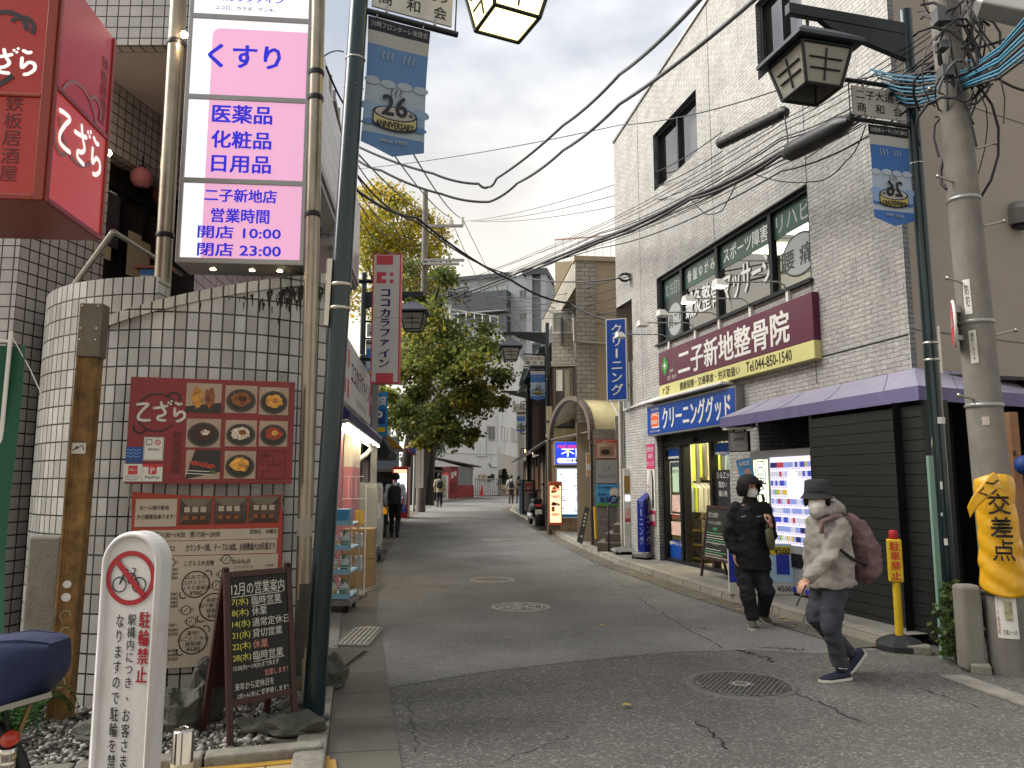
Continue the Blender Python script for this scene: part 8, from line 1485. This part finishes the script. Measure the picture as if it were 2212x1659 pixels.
for i in range(5):cable([(766,345+i*26,13),(850,425+i*30+R.uniform(-6,6),20),(945+i*4,636+i*6,35)],.013,'slack wire running from behind the lit lamp post to the cable knot',CBK,.2,'slack wires from left lamp post to the cable knot',e=(.9,0))
for i in range(4):cable([(1395,575+i*22,15.8),(1180,640+i*16,22),(985,655+i*10,34)],.009,'fine wire from the far corner of brick building to the cable knot',CBK,.12,'fine wires to the cable knot')
cable([(690,130,8),(742,112,8.5)],.008,'short wire by the brown arm left of lit lamp post',CBK,-.05)
cable([(2080,170,6.4),(2130,150,6.6),(2212,195,6.8),(2300,240,7)],.012,'black cable slanting off the right edge from concrete pole',CBK,.03)
cable([(2090,130,6.3),(2150,128,6.1),(2300,135,5.6)],.008,'pale blue wire leaving the frame at right',CBB,.02)
for px0,py0,px1,py1,Y0,Y1,r0,rm,lab in((1695,335,1836,262,8.7,7.55,.05,.115,'long dark tapered cable closure hanging in the bundle near right lamp'),(1552,312,1700,240,10.4,8.9,.04,.075,'slimmer ribbed cable closure farther along the bundle')):
 a,b=at(px0,py0,Y0),at(px1,py1,Y1);k=MB();n=24 if rm<.1 else 8
 k.tube([a.lerp(b,i/n)for i in range(n+1)],[r0 if i in(0,n)else(rm if rm>.1 else rm*(1+.12*(i%2)))for i in range(n+1)],mat('closure','#121315',.5,var=.2,vs_=6),8 if rm>.1 else 12);k.build('cable_closure',loc=a,label=lab,cat='cable box')
t=thing('cable_knot','dark knot of looped cables beside the big tree in mid street','cables',at(955,645,35));R=random.Random(8)
for i in range(16):c=at(955+R.uniform(-45,50),640+R.uniform(-22,16),35);k=MB();a=R.uniform(0,6);k.tube([c+Vector((R.uniform(.15,.5)*cos(a+j*.8),R.uniform(-.2,.2),R.uniform(.08,.25)*sin(a+j*.9)))for j in range(7)],R.uniform(.015,.035),CBK,5);k.build('cable',t)
t=thing('wall_camera','small box camera with coiled cable on the far corner of brick building','camera',at(1395,590,15.6));k=MB();a=at(1384,592,15.6);k.box(a.x,a.x+.22,a.y-.06,a.y+.06,a.z-.06,a.z+.05,GREYM);k.build('body',t);k=MB()
for i in range(6):c=at(1350,600,15.6);k.tube([c+Vector((.13*cos(j*.7+i)*(1+.2*sin(i)),.03*i-.1,.08*sin(j*.7+i)))for j in range(9)]+[a],.008,CBK,4)
k.build('coiled_wire',t)
# ---------------------------------------------------------------- people
SKIN=mat('skin','#bd8f78',.55,var=.06,vs_=10);HAIR=mat('hair_black','#0c0a0a',.75,var=.3,vs_=30,bump=.3,bs=90);MASK=mat('mask_white','#c4c1bb',.8,bump=.2,bs=60);EYEM=mat('eye','#120e0c',.15)
def limb(k,pr,n=12):
 for(p,r),(q,s)in zip(pr,pr[1:]):k.tube([p,q],[r,s],SKIN,n)
 for p,r in pr:k.ball(p,r,SKIN,n,8)
def rings(k,L_,A,D):
 """torso rings: (centre, half width, half depth)"""
 k.loft([[c+A*(w_*cos(2*pi*i/20))+D*(d*sin(2*pi*i/20))for i in range(20)]for c,w_,d in L_],SKIN)
def head(k,c,f,up,s=1):
 r=f.cross(up).normalized();R_=Matrix((r,f,up)).transposed().to_4x4();R_.translation=c;o=k.M;k.M=R_
 k.ball((0,-.012*s,.03*s),(.074*s,.092*s,.092*s),SKIN,18,14);k.ball((0,.022*s,-.045*s),(.056*s,.064*s,.072*s),SKIN,16,12);k.ball((0,.088*s,-.02*s),(.014*s,.02*s,.02*s),SKIN,10,8)
 for x in(-1,1):k.ball((x*.076*s,-.005*s,-.008*s),(.012*s,.02*s,.03*s),SKIN,10,8)
 k.M=o;return R_
def hand(k,w,d,n,s=1,curl=1.0,side=1):
 """palm with four curled fingers and a thumb; d along the hand, n palm normal"""
 d=d.normalized();n=(n-d*n.dot(d)).normalized();x=d.cross(n)*side;c=w+d*.045*s
 k.M=Matrix((x,d,n)).transposed().to_4x4();k.M.translation=c;k.ball((0,0,0),(.038*s,.05*s,.016*s),SKIN,12,8)
 for i,(o,l)in enumerate(((-.028,.066),(-.010,.076),(.009,.071),(.026,.056))):
  P=[Vector((o*s,.035*s,0))];a=0
  for j in range(3):a+=curl*.62;P.append(P[-1]+Vector((0,cos(a),sin(a)))*l*s*(.45,.32,.26)[j])
  limb(k,list(zip(P,[.0092*s,.0085*s,.0078*s,.007*s])),8)
 P=[Vector((-.03*s,-.02*s,.004)),Vector((-.048*s,.008*s,.016*s)),Vector((-.042*s,.03*s,.034*s)),Vector((-.03*s,.044*s,.042*s))];limb(k,list(zip(P,[.012*s,.0105*s,.0095*s,.008*s])),8);k.M=Matrix.Identity(4)
def shell(R_,rad,low,m,name,parent,lift=(0,0,0),n=40,rows=14,thick=.012):
 """hair or hat cap: from a lower edge given per azimuth up to the crown"""
 k=MB(R_);o,i_=[],[]
 for q in range(n):
  az=-pi+2*pi*q/n;e0=radians(low(math.degrees(az)))
  for j in range(rows+1):
   e=e0+(pi/2-.02-e0)*j/rows;ce=cos(e)if e>0 else cos(e)**.3;v=Vector((sin(az)*ce*rad[0],cos(az)*ce*rad[1],sin(e)*rad[2]));wv=1+.05*noise.noise(Vector((az*9,e*.6,1)))+.03*noise.noise(Vector((az*26,e,2)));o.append(Vector(lift)+v*wv)
 w_=rows+1;fs=[(q*w_+j,((q+1)%n)*w_+j,((q+1)%n)*w_+j+1,q*w_+j+1)for q in range(n)for j in range(rows)]
 k.add(o,fs,m,True);k.add([(o[q*w_+rows])for q in range(n)],[tuple(range(n))],m,True);ob=k.build(name,parent);s_=ob.modifiers.new('thick','SOLIDIFY');s_.thickness=thick;s_.offset=-1;return ob
def face(R_,t,s=1):
 for x in(-1,1):
  k=MB(R_);k.ball((x*.03*s,.076*s,.012*s),(.013*s,.01*s,.0055*s),EYEM,10,6);k.build('eye',t);k=MB(R_);k.tube([(x*.014*s,.086*s,.034*s),(x*.03*s,.083*s,.039*s),(x*.046*s,.07*s,.034*s)],.0035*s,HAIR,6);k.build('eyebrow',t)
 k=MB(R_);P=[];nx,ny=14,8
 for j in range(ny+1):
  for i in range(nx+1):
   u_=-1+2*i/nx;v_=j/ny;a=u_*1.25;rr_=.078+.022*(1-abs(u_))*sin(v_*pi*.9)+.003*(j%2)*(1-abs(u_));P.append((sin(a)*rr_*s*.86,(cos(a)*rr_+.012)*s,(-.012-.092*v_*(1-.12*abs(u_))+(.012 if abs(u_)<.25 and j==0 else 0))*s))
 k.add(P,[(j*(nx+1)+i,j*(nx+1)+i+1,(j+1)*(nx+1)+i+1,(j+1)*(nx+1)+i)for j in range(ny)for i in range(nx)],MASK,True);k.build('face_mask',t)
 k=MB(R_)
 for x in(-1,1):
  for z in(-.02,-.07):k.tube([(x*.068*s,.035*s,z*s),(x*.079*s,.0,(z*.3-.006)*s)],.0018*s,MASK,5)
 k.build('mask_loop',t)
def shoe(p,toe,m,sole,t,w_=.042,h=.07):
 p=Vector(p);toe=Vector(toe);d=(toe-p);l=d.length;d.normalize();sd=d.cross(Vector((0,0,1))).normalized();up=sd.cross(d)
 M_=Matrix((sd,d,up)).transposed().to_4x4();M_.translation=p;k=MB(M_);L_=[]
 for y,ww,hh in((-.05,.5,.75),(-.03,.85,.95),(.03,.9,1),(l*.5,.95,.75),(l*.8,1.05,.5),(l*.97,.85,.38),(l+.03,.4,.25)):L_.append([(w_*ww*cos(a),y,(.018 if sin(a)<0 else.018+h*hh*sin(a)))for a in[2*pi*i/14 for i in range(14)]])
 k.loft(L_,m);k.build('shoe',t);o=[c for c in kids(t)][-1];k=MB(M_);k.loft([[(w_*1.06*ww*cos(a),y,(.02 if sin(a)>0 else.0))for a in[2*pi*i/14+.001 for i in range(14)]]for y,ww in((-.058,.5),(-.03,.9),(.03,.93),(l*.5,.97),(l*.8,1.07),(l,.85),(l+.035,.4))],sole,False);k.build('sole',o)
def J(cx,cy,Y):return at((1750+cx/2.37)*.8641,(1050+cy/2.37)*.8641,Y)
Zv=Vector((0,0,1))
Y=8.5;b=gnd(1630,1352);t=thing('person','masked person with black bob hair in black jacket and trousers holding folded umbrella','person',b)
W1_=dict(sr=J(212,520,Y),er=J(168,670,Y+.03),wr=J(205,792,Y-.02),sl=J(382,520,Y),el=J(418,690,Y-.04),wl=J(415,622,Y-.22))
hc=J(292,400,Y-.03);fw_d=Vector((.42,-.9,-.03)).normalized();A=Vector((1,.12,0)).normalized();D=Vector((.12,-1,0)).normalized()
hip=[J(262,880,Y),J(350,880,Y+.02)];kn=[J(280,1035,Y-.1),J(392,1010,Y-.12)];an=[J(312,1165,Y-.12),J(372,1150,Y+.16)]
k=MB();R_=head(k,hc,fw_d,Zv);limb(k,[(hc+Vector((0,.03,-.06)),.05),(J(297,500,Y),.055)]);rings(k,[(J(297,500,Y),.14,.07),(J(300,600,Y),.15,.09),(J(300,860,Y),.14,.09)],A,D)
for s_,e_,w_ in(('sr','er','wr'),('sl','el','wl')):limb(k,[(W1_[s_],.05),(W1_[e_],.042),(W1_[w_],.03)])
for i in range(2):limb(k,[(hip[i],.07),(kn[i],.045),(an[i],.036)])
hand(k,W1_['wr'],Vector((.02,-.05,-1)),Vector((.6,-.3,0)),1,.6);hand(k,W1_['wl'],Vector((-.05,-.25,.9)),Vector((-.75,.5,.1)),1,1.1,-1)
fused(k,.0068,SKIN,'body',t,2)
JK=mat('jacket_black','#0f1015',.8,var=.25,vs_=9,bump=.5,bs=14);TR=mat('trousers_black','#12141c',.85,var=.2,vs_=9,bump=.5,bs=14)
k=MB();rings(k,[(J(297,486,Y),.085,.075),(J(296,505,Y),.16,.095),(J(296,570,Y),.185,.125),(J(302,700,Y),.185,.13),(J(310,810,Y),.195,.135),(J(318,885,Y),.2,.14),(J(318,890,Y),.1,.06)],A,D)
limb(k,[(W1_['sr'],.075),(W1_['er'],.066),(W1_['wr'].lerp(W1_['er'],.12),.05)],14);limb(k,[(W1_['sl'],.075),(W1_['el'],.068),(W1_['wl'].lerp(W1_['el'],.25),.05)],14);fused(k,.011,JK,'jacket',t,3,.02)
k=MB();k.loft([[J(297,470+dy,Y)+A*(r*cos(2*pi*i/20))+D*(r*.95*sin(2*pi*i/20))for i in range(20)]for dy,r in((18,.088),(0,.08),(-14,.076),(-12,.066),(8,.07))],JK,True,False);k.build('collar',t)
k=MB()
for x in(258,350):k.add([J(x-14,570,Y-.137),J(x+14,566,Y-.137),J(x+14,571,Y-.139),J(x-14,576,Y-.139)],[(0,1,2,3)],GREYM)
k.build('pocket_trim',t)
k=MB();limb(k,[(hip[0],.1),(kn[0],.082),(an[0]+Vector((0,0,.01)),.068)],14);limb(k,[(hip[1],.1),(kn[1],.085),(an[1].lerp(kn[1],.12),.07)],14);k.ball((hip[0]+hip[1])/2,(.15,.11,.1),SKIN,14,8);fused(k,.011,TR,'trousers',t,3,.018)
shell(R_,(.113,.12,.11),lambda a:11-5*cos(radians(a*4))if abs(a)<36 else(12-(abs(a)-36)*3.6 if abs(a)<54 else-53-4*cos(radians(a*5))),HAIR,'hair',t,(0,-.012,.026),thick=.009);face(R_,t);k=MB(R_)
for x in(-1,1):
 for i in range(9):k.tube([(x*(.082+.006*(i%2)),.045-i*.014,.05),(x*(.1+.004*(i%3)),.04-i*.014,-.01),(x*(.094+.003*(i%2)),.036-i*.014,-.06),(x*.078,.034-i*.013,-.092-.006*(i%3))],[.012,.014,.012,.004],HAIR,6)
k.build('side_hair',t)
SG1=mat('shoe_grey','#4a463f',.8,var=.2,vs_=20);SOLE=mat('sole_pale','#b5b0a4',.7)
shoe(Vector((an[0].x,an[0].y+.03,.0)),Vector((an[0].x-.05,an[0].y-.17,0)),SG1,SOLE,t,.047,.075);shoe(Vector((an[1].x,an[1].y+.06,.05)),Vector((an[1].x+.03,an[1].y-.1,0.0)),SG1,SOLE,t,.045,.075)
PLD=mat('plaid','#55563e',.85,var=.5,vs_=30);o=thing('folded_umbrella','folded plaid umbrella with dark handle held upright by the black jacketed walker','umbrella',J(425,770,Y-.2));a=J(425,770,Y-.2);b2=J(408,640,Y-.24);c2=J(370,440,Y-.26);k=MB();k.tube([a,a.lerp(b2,.3),b2 .lerp(a,.1),b2],[.02,.045,.04,.015],PLD,12);k.build('canopy',o);k=MB();k.tube([b2,c2],.007,BLK,8);k.tube([c2 .lerp(b2,.2),c2],.015,BLK,10);k.build('handle',o)
Y=6.2;b=gnd(1815,1470);t=thing('person','masked person in grey bucket hat and pale beige hooded jacket striding across the road','person',b)
hc=J(692,462,Y-.05);fd=Vector((-.42,-.9,-.02)).normalized();A=Vector((.78,-.62,0)).normalized();D=Vector((-.62,-.78,0)).normalized()
sn,en,wn=J(810,625,Y-.12),J(765,815,Y-.2),J(632,945,Y-.27);s2,e2,w2=J(700,620,Y+.16),J(668,790,Y+.14),J(655,880,Y+.05)
h0,h1=J(800,985,Y-.06),J(735,985,Y+.1);k0,k1=J(775,1225,Y-.1),J(680,1170,Y+.04);a0,a1=J(835,1470,Y-.03),J(890,1385,Y+.2)
k=MB();R_=head(k,hc,fd,Zv,.98);limb(k,[(hc+Vector((.02,.03,-.06)),.05),(J(745,570,Y),.055)]);rings(k,[(J(752,575,Y),.13,.07),(J(760,700,Y),.14,.09),(J(775,960,Y),.14,.1)],A,D)
limb(k,[(sn,.05),(en,.042),(wn,.03)]);limb(k,[(s2,.05),(e2,.042),(w2,.03)]);limb(k,[(h0,.07),(k0,.04),(a0,.034)]);limb(k,[(h1,.07),(k1,.04),(a1,.034)])
hand(k,wn,Vector((-.55,-.1,-.75)),Vector((.6,.5,-.3)),1,1.0);hand(k,w2,Vector((-.2,0,-1)),Vector((.5,.5,0)),1,.7,-1);fused(k,.0068,SKIN,'body',t,2)
JB=mat('jacket_beige','#86817a',.7,var=.12,vs_=6,bump=.55,bs=11);JN=mat('jeans_grey','#34373e',.9,var=.25,vs_=10,bump=.5,bs=16)
k=MB();rings(k,[(J(742,545,Y),.085,.085),(J(750,580,Y),.15,.11),(J(755,640,Y),.175,.14),(J(757,760,Y),.18,.15),(J(765,880,Y),.19,.155),(J(770,985,Y),.195,.165),(J(770,990,Y),.1,.08)],A,D)
limb(k,[(sn,.078),(en,.068),(wn.lerp(en,.1),.048)],14);limb(k,[(s2,.078),(e2,.066),(w2 .lerp(e2,.15),.048)],14);fused(k,.011,JB,'jacket',t,3,.022)
k=MB();limb(k,[(J(690,545,Y-.13),.045),(J(740,540,Y-.1),.05),(J(800,520,Y+.0),.06),(J(830,545,Y+.1),.05)],14);limb(k,[(J(690,545,Y-.13),.045),(J(690,550,Y+.1),.045),(J(760,530,Y+.14),.05)],12);limb(k,[(J(800,500,Y+.05),.05),(J(790,480,Y+.08),.035)],12);fused(k,.01,JB,'hood',t,3,.02)
k=MB();limb(k,[(h0,.1),(k0,.075),(a0+Vector((0,0,.02)),.058)],14);limb(k,[(h1,.1),(k1,.072),(a1 .lerp(k1,.08),.056)],14);k.ball((h0+h1)/2+Vector((0,0,.02)),(.14,.15,.11),SKIN,14,8);fused(k,.011,JN,'trousers',t,3,.015)
HT=mat('hat_grey','#26272b',.9,var=.2,vs_=14,bump=.4,bs=60);k=MB(R_);k.lathe([(.0,.15),(.06,.148),(.088,.135),(.094,.06),(.096,.035),(.125,.0),(.13,-.004),(.124,.0),(.094,.03)],HT,36,c=(0,-.008,0));k.build('bucket_hat',t)
shell(R_,(.088,.1,.1),lambda a:25 if abs(a)<60 else-38,HAIR,'hair',t,(0,-.012,.0),thick=.015);face(R_,t,.98)
SN=mat('shoe_navy','#141a30',.7,var=.2,vs_=18);shoe(Vector((a0 .x+.03,a0 .y+.02,0)),Vector((a0 .x-.16,a0 .y-.05,0)),SN,SOLE,t,.045,.06);shoe(Vector((a1 .x+.085,a1 .y,.115)),Vector((a1 .x-.03,a1 .y-.02,.0)),SN,SOLE,t,.043,.06)
k=MB();k.tube([a0+Vector((-.005,0,.06)),a0+Vector((-.01,-.01,-.0))],[.045,.05],MASK,12);k.build('sock',t)
PKB=mat('backpack_pink','#634d4d',.85,var=.3,vs_=13,bump=.5,bs=12);o=thing('backpack','dusty pink patterned backpack worn by the person in bucket hat','backpack',J(960,900,Y));k=MB();bc=[J(870,600,Y+.02),J(930,660,Y+.06),J(965,760,Y+.08),(J(985,850,Y+.08)),J(980,890,Y+.08)]
br=(.06,.105,.135,.13,.11)
for i in range(17):q,w_=divmod(i/4,1);q=int(q);q2=min(q+1,4);r=br[q]*(1-w_)+br[q2]*w_;k.ball(bc[q].lerp(bc[q2],w_),(r*.85,r*1.15,r),SKIN,14,10)
fused(k,.011,PKB,'bag',o,4,.022);k=MB();k.tube([J(860,585,Y-.05),J(790,575,Y-.17),J(725,600,Y-.2),J(722,670,Y-.18)],.02,PKB,8);k.tube([J(985,860,Y-.04),J(900,820,Y-.17),J(835,770,Y-.2)],.012,BLK,8);k.build('strap',o)
o=thing('walking_stick','thin dark stick held in the hand of the person in bucket hat','stick',J(570,1100,Y-.33));k=MB();k.tube([J(628,975,Y-.3),J(570,1100,Y-.34)],.006,BLK,8);k.build('stick',o)
def walker(base,h,rz,label,top,trs,shoes,hair,stride=.2,long=False,coat=0,lead=1,vox=.016):
 t=thing('person',label,'person',base,rz);s=h/1.7;M_=PM[t.name];v=lambda x,y,z:M_@Vector((x*s,y*s,z*s));A=(M_.to_3x3()@Vector((1,0,0)));D=(M_.to_3x3()@Vector((0,1,0)));k=MB()
 hc=v(0,.04,1.58);R_=head(k,hc,D,Zv,s);limb(k,[(v(0,.02,1.5),.05*s),(v(0,0,1.4),.055*s)])
 L=[[v(x*.09,0,.88),v(x*.09,.1*x*lead*stride*3+.06,.48),v(x*.085,x*lead*stride-.05,.09 if x*lead>0 else.15)]for x in(-1,1)];AR=[[v(x*.2,0,1.36),v(x*.25,-.05-x*lead*.06,1.1),v(x*.24,.05-x*lead*.1,.86)]for x in(-1,1)]
 rings(k,[(v(0,0,1.4),.12*s,.07*s),(v(0,0,1.1),.13*s,.09*s),(v(0,0,.9),.13*s,.1*s)],A,D)
 for l in L:limb(k,list(zip(l,(.07*s,.042*s,.034*s))))
 for i,l in enumerate(AR):limb(k,list(zip(l,(.045*s,.038*s,.028*s))));hand(k,l[2],Vector((0,0,-1))+D*.2,A*(-1 if i else 1),s,.7,1 if i else-1)
 fused(k,.011,SKIN,'body',t,2);k=MB();rings(k,[(v(0,.01,1.46),.075*s,.07*s),(v(0,0,1.4),.17*s,.1*s),(v(0,0,1.25),.19*s,.125*s),(v(0,0,1.05),.17*s,.12*s),(v(0,0,.88-coat),.185*s,.135*s),(v(0,0,.87-coat),.1*s,.08*s)],A,D)
 for l in AR:limb(k,[(l[0],.068*s),(l[1],.058*s),(l[2].lerp(l[1],.12),.044*s)])
 fused(k,vox,top,'jacket',t,3,.02);k=MB()
 for l in L:limb(k,[(l[0],.098*s),(l[1],.075*s),(l[2]+Vector((0,0,.02)),.06*s)])
 k.ball(v(0,0,.9),(.15*s,.12*s,.1*s),SKIN,12,8);fused(k,vox,trs,'trousers',t,3,.015)
 for l,x in zip(L,(-1,1)):up=x*lead<0;q=l[2]-Zv*(.09*s if not up else.075*s);shoe(q-D*.02,q+D*.16*s-Zv*(.05 if up else 0),shoes,shoes,t,.045*s,.08)
 shell(R_,(.095*s,.11*s,.105*s),lambda a:20 if abs(a)<60 else(-60 if long else-38),hair,'hair',t,(0,-.012*s,.026*s),thick=.02)
 if long:k=MB(R_);k.loft([[(r*cos(a),-.05*s+r*.6*sin(a),z)for a in[2*pi*i/14 for i in range(14)]]for r,z in((.085*s,.02),(.09*s,-.1),(.07*s,-.24))],hair);k.build('hair_length',t)
 return t,v,A,D,s
def backpack(v,A,D,s,m,label,w_=.16,h=.42,z=1.12,x=0):
 o=thing('backpack',label,'backpack',v(x,-.2,z-h/2));k=MB();c=v(x,-.19,z)
 k.loft([[c+A*(w_*q*s*(1 if abs(cos(a))>.99 else 1)*max(-1,min(1,1.25*cos(a))))+D*(.09*q*s*max(-1,min(1,1.25*sin(a))))+Zv*zz*s for a in[2*pi*i/16 for i in range(16)]]for q,zz in((.75,-h/2),(1,-h/2+.04),(1,h/2-.1),(.75,h/2-.02),(.3,h/2))],m);k.build('bag',o);k=MB();k.M=Matrix.Identity(4)
 k.loft([[c-D*(.085*s)+A*(w_*.75*s*cx_)+Zv*zz*s-D*d_*s for cx_,d_ in((-1,0),(1,0),(1,.03),(-1,.03))]for zz in(-h/2+.05,.0)],m);k.build('pocket',o);k=MB()
 for e in(-1,1):k.tube([c+A*e*.07*s+Zv*(h/2-.04)*s+D*.06,v(x+e*.09,-.08,1.42),v(x+e*.1,.05,1.45)],.02*s,m,6)
 k.build('strap',o)
BPK=mat('bag_black','#111215',.7,var=.2,vs_=9);WS=mat('shirt_white','#c9ccd2',.8,bump=.4,bs=14);CK=mat('coat_check','#9a9078',.9,var=.5,vs_=12);GC=mat('coat_grey','#a39c94',.85,var=.1);BT=mat('boot_brown','#5a4030',.7);BTR=mat('trousers_brown','#4a3630',.85,var=.15);SBK=mat('shoe_black','#141414',.6)
b=gg(852,1161);_,v,A,D,s=walker(b,1.72,.08,'dark haired person in white shirt walking away past the shutter',WS,TR,SBK,HAIR,.2,lead=-1);backpack(v,A,D,s,BPK,'large black backpack on the person in white shirt',.17,.52,1.12)
b=gg(949,1096);_,v,A,D,s=walker(b,1.6,.1,'long haired person in pale checked coat walking away by the big tree',CK,TR,BT,HAIR,.22,True,.12,lead=1,vox=.022);backpack(v,A,D,s,BPK,'square black backpack on the person in checked coat',.15,.36,1.15)
b=gg(1104,1088);_,v,A,D,s=walker(b,1.6,-.05,'person in pale grey coat and brown trousers walking toward the bend',GC,BTR,SBK,mat('hair_brown','#3a2820',.6),.15,False,.02,vox=.022);backpack(v,A,D,s,BPK,'black backpack on the person in pale grey coat',.14,.38,1.12)
b2=Vector((b.x+.42,b.y+.5,gz(b.y+.5)));_,v,A,D,s=walker(b2,1.56,-.1,'dark haired person half hidden beside the pale grey coat',BTR,BTR,SBK,HAIR,.12,True,0,vox=.024);o=thing('shoulder_bag','black shoulder bag hanging at the side of the farthest pair','bag',v(.28,0,.6));k=MB();k.loft([[v(.27+.06*cos(a),.16*sin(a),z)for a in[2*pi*i/12 for i in range(12)]]for z in(.6,.64,.82,.86)],BPK);k.build('bag',o)
